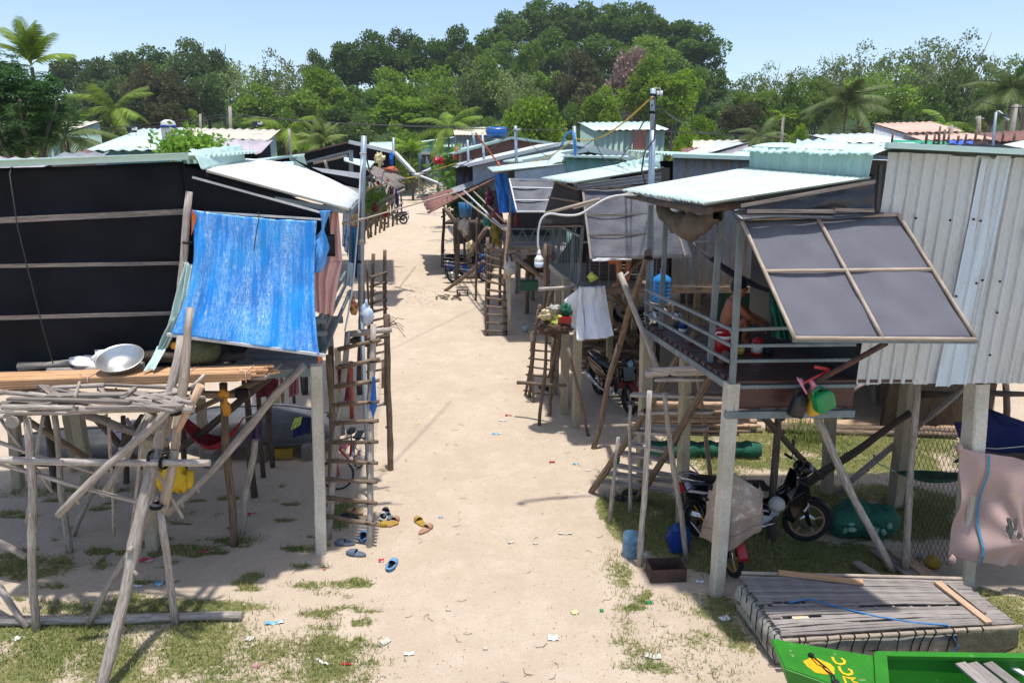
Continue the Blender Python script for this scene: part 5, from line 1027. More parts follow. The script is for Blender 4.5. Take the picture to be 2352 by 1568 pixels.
b = MB(); b.tube([Q(1884, 880, 6.3), Q(1880, 905, 6.33), Q(1850, 905, 6.38)], .004, 4); one('string', b, 'wire_dark', 'dark string holding the jerrycans under the prop', 'string')
# ---- porch contents of hut B
ZF = 2.48
c = P(1516, 716, ZF); b = MB(); b.box(c + Vector((.02, .1, .12)), (.36, .3, .03)); 
for sx in (-.15, .15):
    for sy in (-.05, .2): b.box(c + Vector((.02 + sx, sy, .05)), (.03, .03, .12))
one('low_stand', b, 'plank_grey', 'low wooden stand under the blue water jug', 'stand')
cj = c + Vector((.02, .08, .135)); b = MB(); prof = [(0, 0), (.12, 0), (.135, .02)]
for k in range(5): prof += [(.137, .04 + k * .055), (.126, .055 + k * .055), (.137, .07 + k * .055)]
prof += [(.137, .32), (.12, .36), (.06, .40), (.035, .42), (.035, .46), (0, .46)]
b.lathe(cj, prof, 24); jg = one('water_jug', b, mat('jug_blue', (.02, .22, .62), (.03, .28, .70), rough=.15, fine=.05, trans=.25), 'large blue ribbed water jug on the porch corner', 'water jug'); b = MB(); b.lathe(cj + Vector((0, 0, .455)), [(.04, 0), (.04, .03), (0, .03)], 16); b.make('cap', 'blue', jg)
def pot(name, px, py, prof, m, label, cat, z=ZF, lid=None, handle=None, n=20):
    c = P(px, py, z); b = MB(); b.lathe(c, prof, n); o = one(name, b, m, label, cat, loc=c)
    if lid: b = MB(); b.lathe(c + Vector((0, 0, lid[0])), lid[1], n); b.make('lid', lid[2], o)
    if handle: b = MB(); b.tube([c + Vector(h) for h in handle[0]], handle[1], 8); b.make('handle', handle[2], o)
    return o
pot('kettle', 1505, 744, [(0, 0), (.075, 0), (.08, .03), (.065, .12), (.05, .18), (0, .185)], 'chrome', 'steel electric kettle with black handle below the water jug', 'kettle', lid=(.18, [(.05, 0), (.03, .02), (0, .02)], 'black'), handle=([(-.06, 0, .17), (-.12, 0, .15), (-.12, 0, .05), (-.07, 0, .03)], .012, 'black'))
pot('thermos', 1554, 752, [(0, 0), (.05, 0), (.05, .16), (.035, .2), (0, .2)], 'chrome', 'slim steel flask behind the blue and white tin', 'flask', lid=(.19, [(.03, 0), (.03, .03), (0, .03)], 'black'))
o = pot('food_tin', 1568, 762, [(0, 0), (.055, 0), (.055, .05)], 'white', 'blue and white food tin on the edge of the red porch floor', 'tin', lid=(.05, [(.0555, 0), (.0555, .075), (.053, .08), (0, .08)], 'blue_deep'))
o = pot('cooler_jug', 1657, 811, [(0, 0), (.10, 0), (.115, .02), (.115, .20), (.11, .22)], 'red', 'red water cooler jug at the seated man\'s hip', 'cooler', lid=(.22, [(.105, 0), (.105, .03), (.115, .03), (.10, .07), (0, .075)], 'red'), handle=([(-.10, -.02, .2), (-.10, -.09, .27), (.10, -.09, .27), (.10, -.02, .2)], .010, 'white'))
b = MB(); b.lathe(P(1657, 811, ZF) + Vector((0, 0, .19)), [(.117, 0), (.117, .035), (.0, .035)], 20); b.make('band', 'white', o)
o = pot('food_jar', 1737, 814, [(0, 0), (.065, 0), (.065, .03), (.06, .035)], 'red', 'red and white insulated jar in front of the seated man', 'jar', lid=(.14, [(.063, 0), (.065, .03), (.045, .045), (.035, .06), (0, .062)], 'red'))
b = MB(); b.lathe(P(1737, 814, ZF) + Vector((0, 0, .035)), [(.061, 0), (.061, .105), (0, .105)], 20); b.make('sleeve', mat('jar_sleeve', (.78, .74, .72), (.62, .12, .16), scale=30, fine=0, rough=.4, lo=.6, hi=.66), o)
pot('mug', 1700, 812, [(0, 0), (.04, 0), (.045, .07), (.04, .07), (.036, .01), (0, .01)], flat('mug_y', 'd9b850', .35), 'small yellow mug beside the red and white jar', 'mug', handle=([(-.043, 0, .06), (-.07, 0, .05), (-.07, 0, .03), (-.042, 0, .02)], .006, 'mug_y'))
pot('bowl', 1764, 812, [(0, 0), (.05, 0), (.065, .06), (.06, .06), (.045, .01), (0, .01)], 'navy', 'dark blue bowl to the right of the red and white jar', 'bowl')
# rolled tarp under the eave
b = MB()
def roll(u, v):
    p = Q(1515, 478, 8.6).lerp(Q(1650, 492, 7.05), u) - Vector((0, 0, .17 * math.sin(math.pi * u) + .0)); a = v * 6.283
    w = .05 + .05 * math.sin(math.pi * u); return p + Vector((math.cos(a) * w, 0, math.sin(a) * w * 1.4)) * (1 + .7 * noise.noise(Vector((u * 7, v * 6.28 % 6.28, 0))))
b.grid(roll, 30, 12); rt = one('rolled_tarp', b, 'cloth_tan', 'brown tarp rolled up under the corrugated eave of the porch', 'tarpaulin')
b = MB(); b.tube([Q(1610, 470, 7.4), Q(1634, 510, 7.3), Q(1690, 575, 7.6)], .006, 5); one('porch_rope', b, 'rope_pale', 'thin rope running from the eave to the porch post beside the rolled tarp', 'rope')
hammock('hammock', Q(1598, 565, 9.3), Q(1800, 680, 8.0), .16, .12, flat('net_darkgrey', '2a2a30', .9), 'dark hammock strung across the porch above the man')
b = MB(); cloth(b, Q(1766, 665, 7.7), Q(1800, 670, 7.7), Q(1822, 780, 7.4), Q(1775, 775, 7.4), fold=.06, ffreq=20, wr=.05, seed=3); one('green_hammock_net', b, 'net_green', 'dark green net hanging behind the propped shade panel', 'net', solid=.005)
# pipes and bulb
pp = thing('bulb_pipe', 'white plastic pipes reaching out from the porch eave over the lane', 'pipe', Q(1480, 448, 8.4))
b = MB(); b.tube(chaikin([Q(1482, 449, 8.6), Q(1440, 447, 8.6), Q(1398, 452, 8.55), Q(1360, 475, 8.5), Q(1330, 495, 8.5), Q(1290, 495, 8.45), Q(1262, 489, 8.4), Q(1243, 500, 8.4), Q(1236, 530, 8.4), Q(1235, 560, 8.4), Q(1238, 577, 8.4)]), .0135, 8); b.make('bent_pipe', 'steel_white', pp)
b = MB(); b.tube([Q(1250, 491, 8.45), Q(1378, 457, 8.55)], .018, 8); b.make('straight_pipe', 'bamboo', pp); b = MB(); b.log(Q(1316, 478, 8.52), Q(1474, 437, 8.62), .016, seed=4); b.make('stick', 'pole_grey', pp)
bb = Q(1238, 577, 8.4); t_ = thing('light_bulb', 'big white bulb dangling over the lane from the bent pipe', 'light bulb', bb - Vector((0, 0, .2)))
b = MB(); b.lathe(bb, [(.012, .02), (.018, 0), (.025, -.02), (.028, -.05)], 16); b.make('socket', 'white', t_)
b = MB(); b.lathe(bb, [(.028, -.05), (.035, -.065), (.055, -.09), (.056, -.13)], 20); b.make('collar', 'white', t_)
b = MB(); b.lathe(bb, [(.056, -.13), (.055, -.175), (.045, -.195), (0, -.20)], 20); b.make('bulb', flat('bulb_glass', 'cfe0f2', .25), t_)
# tall steel pole behind hut B
sp2 = thing('steel_pole', 'tall steel pole with ceramic insulator rising behind the porch roof', 'pole', P(1490, 900)); Yp = 10.0
b = MB(); b.tube([Q(1492, 1000, Yp), Q(1495, 440, Yp), Q(1499, 300, Yp)], .045, 14); b.make('lower_tube', 'steel_pole', sp2); b = MB(); b.tube([Q(1499, 300, Yp), Q(1500, 203, Yp)], .037, 14); b.make('upper_tube', 'steel_pole', sp2)
b = MB(); b.lathe(Q(1509, 214, Yp - .03), [(0, 0), (.03, 0), (.03, .02), (.02, .03), (.02, .04), (.03, .05), (.03, .075), (0, .08)], 14, axis=(1, 0, 0)); b.make('insulator', 'white', sp2)
b = MB(); b.tube([Q(1500, 203, Yp - .05), Q(1516, 203, Yp - .05), Q(1518, 226, Yp - .05)], .006, 5); b.make('bracket', 'steel_white', sp2)
for y in (218, 226, 258): wrap(sp2, Q(1499.5, y, Yp), .042, n=3)
b = MB(); b.tube([Q(1503, 225, Yp - .1), Q(1507, 260, Yp - .1), Q(1503, 320, Yp - .12), Q(1480, 350, Yp - .3), Q(1474, 390, Yp - .3), Q(1484, 430, Yp - .5)], .012, 6); b.make('cable', 'wire_dark', sp2)
# ---- raft
rf = thing('raft', 'bamboo slat raft on wrapped grey foam floats, resting on the grass beside the green boat', 'raft', P(2000, 1440))
zr = .36; c0, c1, c2, c3 = P(1700, 1322, zr), P(2208, 1334, zr), P(2332, 1432, zr), P(1800, 1462, zr)      # far-left, far-right, near-right, near-left
rnd = random.Random(12)
NS = 24
for k in range(NS):
    v0 = (k + .08) / NS; a_, b_ = c0.lerp(c3, v0 + .4 / NS), c1.lerp(c2, v0 + .4 / NS); segs = [(rnd.uniform(-.01, .005), 1 + rnd.uniform(-.015, .01))]
    if k == 11: segs = [(-.01, .06), (.20, 1.0)]
    if k == 13: segs = [(0, .42), (.90, 1.0)]
    if k == 14: segs = [(0, .40), (.93, 1)]
    if k == 17: segs = [(.0, .05), (.22, 1.0)]
    if k == 20: segs = [(0, .36), (.5, 1.0)]
    if k == 12: segs = [(.05, 1.0)]
    for s0, s1 in segs:
        b = MB(); K = 10; pts = [a_.lerp(b_, s0 + (s1 - s0) * i / K) + Vector((0, 0, .010 * noise.noise(Vector((i * .6, k * .9, 4))) + .004 * rnd.uniform(-1, 1) + .02 * math.sin(i / K * 3.1) * (k > 14))) for i in range(K + 1)]
        for i in range(K): b.beam(pts[i], pts[i + 1] + (pts[i + 1] - pts[i]) * .02, (c3 - c0).length / NS * .82, .012)
        b.make('slat', 'plank_raft', rf)
for k in range(13):
    u = .03 + k * .94 / 12; b = MB(); b.log(c0.lerp(c1, u) - Vector((0, 0, .03)), c3.lerp(c2, u) - Vector((0, 0, .03)), .018, seed=k, wob=.2); b.make('crossbar', 'bamboo', rf)
b = MB(); b.bamboo(c0 + Vector((.03, .04, .01)), c1 + Vector((.02, .03, .01)), .02, node=.11); b.make('edge_bamboo', 'bamboo', rf); b = MB(); b.bamboo(c3.lerp(c2, -.01) + Vector((0, -.03, -.02)), c3.lerp(c2, 1.02) + Vector((0, -.03, -.01)), .022); b.make('edge_bamboo', 'bamboo', rf)
m_fl = mat('foam_wrap', (.36, .35, .31), (.24, .23, .20), uv=True, scale=2.2, fine=.2, fscale=14, rough=.45, bump=.8, bscale=4, spot=(.62, .63, .62), sscale=3.2, sth=.58)
def flt(p, q, w, h, nm='float'):
    b = MB(); d = (q - p).normalized(); s_ = d.cross(Vector((0, 0, 1))).normalized()
    def fn(u, v):
        a = v * 6.283; e = min(1, (1 - abs(2 * u - 1)) * 9 + .35); cc = math.cos(a); ss = math.sin(a); r_ = (abs(cc) ** 4 + abs(ss) ** 4) ** -.25
        return p.lerp(q, u) + s_ * (cc * r_ * w / 2 * e) + Vector((0, 0, ss * r_ * h / 2 * e)) + Vector((0, 0, 1)) * .012 * noise.noise(Vector((u * 14, v * 5, 1))) + s_ * .02 * noise.noise(Vector((u * 10, v * 6, 8)))
    b.grid(fn, 60, 20, ((q - p).length, 1.2)); return b.make(nm, m_fl, rf)
zc = .165
flt(c3.lerp(c2, .0) + Vector((.06, .12, zc - zr)), c3.lerp(c2, .96) + Vector((0, .12, zc - zr)), .26, .30); flt(c0 + Vector((.1, -.08, zc - zr)), c1 + Vector((-.1, -.08, zc - zr)), .26, .30); flt(c0.lerp(c3, .5) + Vector((.06, 0, zc - zr)), c1.lerp(c2, .5) + Vector((-.1, 0, zc - zr)), .3, .30)
flt(c0 + Vector((.02, -.03, zc - zr)), c3 + Vector((.05, .02, zc - zr)), .20, .28)
rnd = random.Random(2)
for k in range(14):
    u = .04 + .8 * k / 13 + rnd.uniform(-.02, .02); p = c3.lerp(c2, u) + Vector((0, -.06, 0)); dx = rnd.uniform(-.03, .03); b = MB()
    b.tube([p + Vector((0, .05, .02)), p + Vector((0, .0, .01)), p + Vector((dx * .5, .035, -.12)), p + Vector((dx, .04, -.27)), p + Vector((dx, .1, -.33))], .0055, 5); b.make('lashing', 'rope_black', rf)
for k in range(7):
    v = .2 + .75 * k / 6; p = c0.lerp(c3, v) + Vector((-.06, 0, 0)); b = MB(); b.tube([p + Vector((.05, 0, .02)), p + Vector((.0, 0, -.02)), p + Vector((-.01, -.02, -.2)), p + Vector((.03, -.02, -.33))], .0055, 5); b.make('lashing', 'rope_black', rf)
b = MB()
b.grid(lambda u, v: c3.lerp(c2, .73 + .27 * u) + Vector((0, -.05 - .03 * v, -.01 - v * .30 * (.4 + .6 * math.sin(.6 + u * 2.2)) + .03 * noise.noise(Vector((u * 8, v * 6, 0))))), 24, 10); b.make('net_skirt', flat('net_brown', '5d5a48', .9, fine=.4), rf, solid=.006)
b = MB(); z3 = Vector((0, 0, .03)); b.tube([c0.lerp(c3, .52).lerp(c1.lerp(c2, .52), .12) + z3, c0.lerp(c3, .47).lerp(c1.lerp(c2, .47), .22) + z3 * 1.3, c0.lerp(c3, .62).lerp(c1.lerp(c2, .62), .32) + z3, c0.lerp(c3, .80).lerp(c1.lerp(c2, .80), .45) + z3, c0.lerp(c3, .93).lerp(c1.lerp(c2, .93), .58) + z3, c3.lerp(c2, .70) + z3, c3.lerp(c2, .74) + Vector((0, -.07, -.15)), c3.lerp(c2, .68) + Vector((0, -.08, -.3))], .008, 6); one('blue_rope', b, 'rope_blue', 'thin blue rope trailing over the raft slats and down its side', 'rope')
for k, (x0, y0, x1, y1, w_, m_, lab) in enumerate(((1788, 1314, 1982, 1337, .07, 'lumber_new', 'orange board lying on the far left of the raft deck'), (2152, 1336, 2272, 1430, .075, 'pole_fresh', 'pale board lying crosswise at the right end of the raft'), (2178, 1342, 2262, 1408, .035, 'plank_grey', 'narrow darker board beside the pale one on the raft end'))):
    b = MB(); b.beam(P(x0, y0, zr + .03), P(x1, y1, zr + .03), w_, .025); one('deck_board', b, m_, lab, 'board')
b = MB(); q = c0.lerp(c3, .73).lerp(c1.lerp(c2, .73), .13); b.box(q + Vector((0, 0, -.01)), (.16, .05, .02)); one('snack_packet', b, mat('packet_gold', (.80, .62, .12), (.75, .73, .68), scale=30, fine=0, rough=.4), 'golden snack packet dropped between the raft slats', 'packet')
# ---- green boat
gb = thing('green_boat', 'bright green wooden boat with a yellow patch and yellow letters on its bow', 'boat', P(2050, 1580))
zt = .47; A0, A1 = P(1773, 1468, .50), P(1804, 1534, .50); far = [A0, P(1850, 1482, .50), P(2012, 1508, .5), P(2352, 1514, zt), P(2700, 1518, zt)]
nearp = [A1, P(1915, 1573, .50), P(2030, 1640, .5), P(2380, 1700, zt), P(2760, 1700, zt)]
b = MB()
for i in range(2): b.quad([far[i], nearp[i], nearp[i + 1], far[i + 1]])
b.make('bow_deck', 'boat_green', gb, solid=.02)
b = MB(); dn = lambda p, z=.08, k=.12: Vector((p.x + k, p.y + (.06 if p in far else -.06) * 0, z))
low_f = [Vector((p.x + .18, p.y - .06, .06)) for p in far]; low_n = [Vector((p.x + .18, p.y + .06, .06)) for p in nearp]
for i in range(4): b.quad([far[i], far[i + 1], low_f[i + 1], low_f[i]]); b.quad([nearp[i], nearp[i + 1], low_n[i + 1], low_n[i]]); b.quad([low_f[i], low_f[i + 1], low_n[i + 1], low_n[i]])
b.quad([far[0], nearp[0], low_n[0], low_f[0]]); b.make('hull', 'boat_green', gb, solid=.02)
b = MB(); off = Vector((0, 0, .02))
b.beam(far[2] + off, far[4] + off, .06, .035); b.beam(nearp[2] + off, nearp[4] + off, .06, .035); b.make('gunwale', 'boat_green', gb)
bk = P(2018, 1512, zt); b = MB(); b.beam(far[2].lerp(nearp[2], .03) + off + Vector((.03, 0, 0)), far[2].lerp(nearp[2], 1.0) + off + Vector((.0, 0, 0)), .10, .05); b.make('bow_frame', 'boat_green', gb)
b = MB(); b.box(Vector(((P(2130, 1540, .25).x), P(2130, 1545, .25).y - .12, .24)), (.70, .62, .02)); b.make('inner_deck', 'boat_green_in', gb)
for k, x in enumerate((2205, 2232, 2268)):
    b = MB(); p = P(x, 1522, zt + .04); b.beam(p, p + Vector((.18 + .02 * k, -.75, -.02)), .10, .018); b.make('seat_plank', 'plank_raft', gb)
b = MB(); p = P(2322, 1530, .4); b.beam(p, p + Vector((.3, -.6, 0)), .05, .02); b.make('side_strip', 'steel_white', gb)
zL = .497
b = MB(); n = 40; pts = []
for k in range(n):
    a = k * 6.2832 / n; w = 1 + .05 * math.sin(a * 5) + .03 * math.sin(a * 9); x_, y_ = 1883 + (34 * math.cos(a) - 9 * math.sin(a)) * w, 1529 + (14 * math.cos(a) + 13 * math.sin(a)) * w; pts.append(P(x_, y_, zL + .016))
b.quad(pts); b.make('yellow_patch', 'paint_yellow', gb)
def stroke(nm, pts, w):
    b = MB(); q = [P(x, y, zL + .017) for x, y in pts]; Lf = []; Rt = []
    for i in range(len(q)): d = (q[min(i + 1, len(q) - 1)] - q[max(0, i - 1)]).normalized(); s_ = Vector((-d.y, d.x, 0)) * w / 2; Lf.append(q[i] - s_); Rt.append(q[i] + s_)
    for i in range(len(q) - 1): b.quad([Lf[i], Rt[i], Rt[i + 1], Lf[i + 1]])
    b.make(nm, 'paint_yellow', gb)
stroke('letter_c', [(1912, 1507), (1914, 1514), (1920, 1521), (1930, 1524.5), (1939, 1522), (1940, 1516), (1932, 1510)], .021)
stroke('letter_c', [(1927, 1529), (1930, 1538), (1937, 1545), (1948, 1548.5), (1957, 1545.5), (1956, 1539), (1948, 1535)], .021)
for pp_ in ([(1936, 1551), (1946, 1568)], [(1938, 1552), (1969, 1555.5)], [(1943, 1558.5), (1970, 1556.5)], [(1943, 1558.5), (1971, 1568)]): pass
stroke('letter_m', [(1944, 1569), (1937, 1552), (1950, 1556), (1966, 1556), (1956, 1560), (1960, 1564), (1972, 1568)], .017)
b = MB(); b.tube([P(1862, 1503, .53), P(1880, 1518, .55), P(1900, 1534, .51), P(1915, 1552, .51), P(1922, 1570, .52), P(1940, 1578, .5)], .008, 5); b.tube([P(1860, 1506, .5), P(1885, 1528, .51), P(1910, 1548, .53), P(1912, 1575, .51)], .006, 5); b.blob(P(1920, 1566, .52), (.03, .03, .02), 4, .6, 8, 6); b.blob(P(1863, 1504, .52), (.025, .03, .02), 5, .6, 8, 6); one('boat_rope', b, 'rope_black', 'black rope looped across the yellow patch on the green bow', 'rope')
# ---- bicycle by the left ladder
bc = thing('bicycle', 'small red bicycle behind the tall left ladder, its front wheel turned toward the viewer', 'bicycle', (0, 0, 0)); fw_, rw_ = P(777, 1124) + Vector((0, 0, .245)), P(829, 1071) + Vector((0, 0, .24)); dr = (rw_ - fw_).normalized(); axr = dr.cross(Vector((0, 0, 1)))
for c_, ax_ in ((fw_, Vector((.12, -1, 0))), (rw_, axr)):
    w_ = wheel(bc, c_, .245, .016, rim_m='chrome', spokes=18, ax=ax_, disc=False)
up_ = Vector((0, 0, 1)); bb_ = fw_.lerp(rw_, .55) + up_ * .02; hd = fw_.lerp(rw_, .16) + up_ * .33; stp = fw_.lerp(rw_, .66) + up_ * .36
for nm_, pts_, r_ in (('frame', [hd, bb_, stp - up_ * .06], .018), ('frame', [hd - up_ * .0, stp - up_ * .1], .013), ('frame', [bb_, rw_, stp - up_ * .1], .010), ('fork', [hd + up_ * .03, fw_ + up_ * .25, fw_ + Vector((.03, -.03, 0))], .014)):
    b = MB(); b.tube(pts_, r_, 8); b.make(nm_, 'red', bc)
b = MB(); b.tube([hd, hd + up_ * .14], .012, 8); b.tube([hd + up_ * .14 + Vector((-.2, .1, .02)), hd + up_ * .15, hd + up_ * .14 + Vector((.2, .1, .02))], .011, 8); b.make('handlebar', 'black', bc)
b = MB(); b.tube([stp - up_ * .1, stp + up_ * .08], .012, 8); b.blob(stp + up_ * .10 + dr * .02, (.07, .13, .035), 3, .15, 14, 8); b.make('saddle', 'black', bc)
def fnd(u, v): a = .1 + u * 2.6; return rw_ - dr * (.275 * math.cos(a)) + up_ * (.275 * math.sin(a)) + axr * (.05 * (v - .5))
b = MB(); b.grid(fnd, 14, 3); b.make('mudguard', 'chrome', bc, solid=.003); b = MB(); b.box(rw_ + up_ * .30, (.12, .3, .015)); b.make('carrier', 'black', bc); b = MB(); b.lathe(bb_, [(.07, -.02), (.07, .02)], 16, axis=axr); b.tube([bb_ - axr * .1, bb_ + axr * .1 - up_ * .12], .01, 6); b.make('crank', 'chrome', bc)
b = MB(); b.box(hd.lerp(stp, .3) + up_ * .02, (.12, .1, .1)); b.make('basket', 'pink', bc)
# ================================================================ NEIGHBOURING HUTS
def qsheet(root, name, m, a, b_, c, d, pitch=.2, amp=.015, nv=4, **k):
    mb = MB(); sheet(mb, a, b_, c, d, pitch=pitch, amp=amp, per=4, nv=nv, **k); return mb.make(name, m, root, solid=.004)
def wallq(root, name, m, pts, pitch=.2, amp=.012):
    return qsheet(root, name, m, *pts, pitch=pitch, amp=amp, nv=1) if pitch else (lambda b: (b.quad(pts, [(0, 0), (2, 0), (2, 1), (0, 1)]), b.make(name, m, root, solid=.02))[1])(MB())
# ---- hut C
hC = thing('stilt_hut', 'second stilt hut on the right, rust streaked tin wall and torn plastic shade panel', 'stilt hut', (2.5, 12.5, 0))
Cn, Cf = Vector((1.13, 11.4, 0)), Vector((.80, 14.1, 0)); ZC = 2.54
b = MB()
for k in range(12): p = Cn.lerp(Cf, (k + .5) / 12); b.beam(Z(p, ZC), Vector((8, p.y + .3, ZC)), .20, .03)
b.make('floor', 'plank_grey', hC)
b = MB(); b.quad([Vector((1.5, 14.5, 2.5)), Vector((10, 14.8, 2.5)), Vector((10, 18.2, 2.5)), Vector((.9, 17.9, 2.5))]); b.make('added_shade_floor', 'plank_grey', hC, solid=.05)  # deck added to cast shade on the bright sand behind the right hut
for (x, y) in ((3, 17.6), (5.5, 17.8), (8, 18), (4.2, 15.2), (7, 15.4)): b = MB(); b.beam((x, y, -.05), (x, y, 2.5), .13, .13); b.make('stilt', 'concrete', hC)
b = MB(); b.beam(Z(Cn, ZC - .05), Z(Cf, ZC - .05), .06, .1); b.make('floor_beam', 'pole_grey', hC); b = MB(); b.beam(Z(Cn, ZC - .06), Vector((8, 11.7, ZC - .06)), .06, .1); b.make('floor_beam', 'pole_brown', hC)
qsheet(hC, 'rusty_wall', 'tin_rust_blue', Vector((2.62, 11.5, 4.66)), Vector((8.0, 11.7, 4.50)), Vector((8.0, 11.7, 2.35)), Vector((2.72, 11.5, 2.45)), pitch=.15, amp=.012)
b = MB(); b.beam(Vector((2.6, 11.42, 4.69)), Vector((8, 11.62, 4.53)), .08, .06); b.make('roof_edge', 'tin_mint', hC)
qsheet(hC, 'main_roof', 'tin_mint', Vector((2.6, 11.4, 4.70)), Vector((2.4, 14.6, 4.80)), Vector((8, 14.9, 4.6)), Vector((8, 11.6, 4.54)), nv=6)
b = MB()
def crump(u, v): p = Q(1420, 376, 13.6).lerp(Q(1522, 354, 11.45), u).lerp(Q(1428, 386, 13.4).lerp(Q(1524, 389, 11.4), u), v); return p + Vector((-.1 * v, -.1 * v, 0)) * (1 + noise.noise(Vector((u * 9, v * 3, 0)))) + Vector((0, 0, .03 * noise.noise(Vector((u * 14, v * 4, 2)))))
b.grid(crump, 50, 10); b.make('ridge_cap', 'tin_mint', hC, solid=.004)
qsheet(hC, 'porch_roof', 'tin_mint_pale', Q(1425, 378, 14.2), Q(1522, 386, 11.3), Q(1318, 420, 11.2), Q(1245, 409, 14.3), pitch=.1, amp=.012, nv=6, rag=.02, seed=5)
qsheet(hC, 'side_sheet', 'tin_grey', Q(1518, 397, 11.15), Q(1518, 417, 11.15), Q(1326, 436, 11.15), Q(1326, 424, 11.15), pitch=.12, amp=.02, nv=6)
tC = [Q(1338, 433, 11.2), Q(1540, 428, 11.25), Q(1590, 590, 10.5), Q(1357, 596, 10.45)]
panel(hC, tC[0], tC[1], tC[2], tC[3], m='plastic_grey', bars=((0, 1), (.40, .68), (0, .93)), bm='plank_grey', r=.016, sagv=.03, seed=4, slat=True)
b = MB(); cloth(b, Q(1357, 592, 10.44), Q(1450, 594, 10.44), Q(1450, 597, 10.45), Q(1361, 600, 10.43), wr=.03, fold=.02, nu=20, nv=3); b.make('torn_edge', 'sack_white', hC, solid=.004)
fp_ = [Q(1275, 417, 14.0), Q(1331, 436, 11.5), Q(1340, 519, 11.2), Q(1241, 521, 13.6)]
b = MB(); b.grid(lambda u, v: fp_[0].lerp(fp_[1], u).lerp(fp_[3].lerp(fp_[2], u), v), 10, 10); fo = b.make('side_flap', flat('flap_brown', '2a211c', .9), hC, solid=.01)
for v in (.0, .35, .7, 1): b = MB(); b.beam(fp_[0].lerp(fp_[3], v) - Vector((.02, 0, 0)), fp_[1].lerp(fp_[2], v) - Vector((.02, 0, 0)), .03, .03); b.make('flap_bar', 'pole_brown', fo)
for (xt, yt, Y, yb) in ((1345, 436, 11.45, 662), (1322, 428, 12.0, 650), (1293, 425, 13.4, 610), (1281, 420, 14.0, 604)):
    b = MB(); b.beam(Q(xt, yt, Y), Z(Cn.lerp(Cf, (Y - 11.4) / 2.7), ZC), .05, .05, up=(0, 1, 0)); b.make('porch_post', 'steel_blue', hC)
b = MB()
for k in range(20): p = Cn.lerp(Cf, k / 19); b.beam(Z(p, ZC), Z(p, ZC + .85), .012, .012)
b.beam(Z(Cn, ZC + .86), Z(Cf, ZC + .86), .04, .03); b.make('side_railing', 'steel_blue', hC)
b = MB()
for k in range(14): p = Vector((1.15 + k * .16, 11.42, 0)); b.beam(Z(p, ZC), Z(p, ZC + .75), .012, .012)
b.beam(Vector((1.13, 11.42, ZC + .76)), Vector((3.3, 11.42, ZC + .76)), .03, .03); b.make('front_railing', 'steel_blue', hC)
b = MB()
for k in range(9): b.beam(Vector((1.3, 11.9, ZC + .06 + k * .055)), Vector((2.9, 11.9, ZC + .06 + k * .055)), .02, .045)
b.make('slatted_screen', 'pole_dark', hC)
wallq(hC, 'teal_partition', 'tin_teal', [Q(1300, 530, 14.4), Q(1350, 530, 14.4), Q(1350, 600, 14.4), Q(1300, 600, 14.4)])
b = MB(); b.quad([Vector((.9, 14.2, ZC)), Vector((8, 14.6, ZC)), Vector((8, 14.6, 4.6)), Vector((2.2, 14.2, 4.6))]); b.quad([Vector((2.7, 11.6, ZC)), Vector((2.5, 14.2, ZC)), Vector((2.4, 14.2, 4.5)), Vector((2.6, 11.6, 4.5))]); b.make('inner_wall', 'plastic_black', hC, solid=.01)
for a_ in ((1330, 660, 1323, 980, .13), (1300, 640, 1297, 952, .13), (1281, 660, 1275, 905, .11), (1462, 660, 1448, 850, .12)): cpost(hC, *a_)
for (xt, yt, xb, yb, r_, m_) in ((1271, 770, 1262, 955, .035, 'pole_brown'), (1452, 690, 1435, 860, .04, 'pole_dark'), (1510, 680, 1510, 850, .05, 'pole_dark'), (1570, 596, 1585, 770, .035, 'pole_grey')): upr(hC, 'stilt', m_, xt, yt, xb, yb, r_)
for (x0, y0, Y0, x1, y1, Y1, r_) in ((1392, 660, 14.2, 1470, 742, 14.2, .05), (1395, 720, 14.2, 1455, 795, 14.2, .05), (1435, 635, 11.3, 1480, 590, 11.2, .04)): stick(hC, 'brace', 'pole_brown', Q(x0, y0, Y0), Q(x1, y1, Y1), r_)
b = MB(); b.blob(Q(1360, 636, 11.38), (.08, .04, .07), 3, .6); one('yellow_rag', b, 'lime', 'small bright yellow rag tied to the railing of the second right hut', 'rag')
b = MB(); b.blob(Q(1272, 588, 14.0), (.08, .05, .09), 3, .6); one('crimson_rag', b, 'cloth_maroon', 'crimson rag on the railing corner left of the dangling bulb', 'rag')
# rubbish basket post, small ladder, white sacks
rp = thing('sack_rack', 'cluster of brown poles and a crossbar carrying the white sacks', 'pole frame', P(1262, 955))
for (xt, yt, xb, yb, r_) in ((1257, 745, 1238, 978, .032), (1275, 750, 1262, 945, .032), (1300, 700, 1268, 880, .04), (1236, 712, 1215, 912, .035), (1220, 765, 1225, 925, .028), (1297, 760, 1305, 935, .03), (1305, 800, 1352, 1000, .03)): upr(rp, 'pole', 'pole_brown', xt, yt, xb, yb, r_, wob=.6)
for (xt, yt, xb, yb, Y, r_) in ((1316, 665, 1262, 865, 11.9, .04), (1273, 655, 1240, 760, 12.6, .04), (1254, 560, 1247, 760, 13.0, .04)): stick(rp, 'pole', 'pole_brown', Q(xt, yt, Y), Q(xb, yb, Y), r_)
stick(rp, 'crossbar', 'pole_grey', Q(1237, 664, 11.3), Q(1334, 658, 11.6), .035, .03); stick(rp, 'crossbar', 'pole_brown', Q(1188, 878, 11.9), Q(1300, 885, 11.5), .035)
ladder('ladder', P(1207, 905), P(1262, 915), Q(1240, 700, 12.6), Q(1290, 700, 12.4), 9, 'small pole ladder with thin rungs behind the rubbish basket', m='pole_brown', r=.028, over=.06, t0=.05, t1=.8)
rnd = random.Random(31); nest = thing('rubbish_basket', 'bundle of rubbish held in dead leaves on pole tops, left of the white sacks', 'rubbish', Q(1272, 745, 11.3)); c = Q(1272, 745, 11.25)
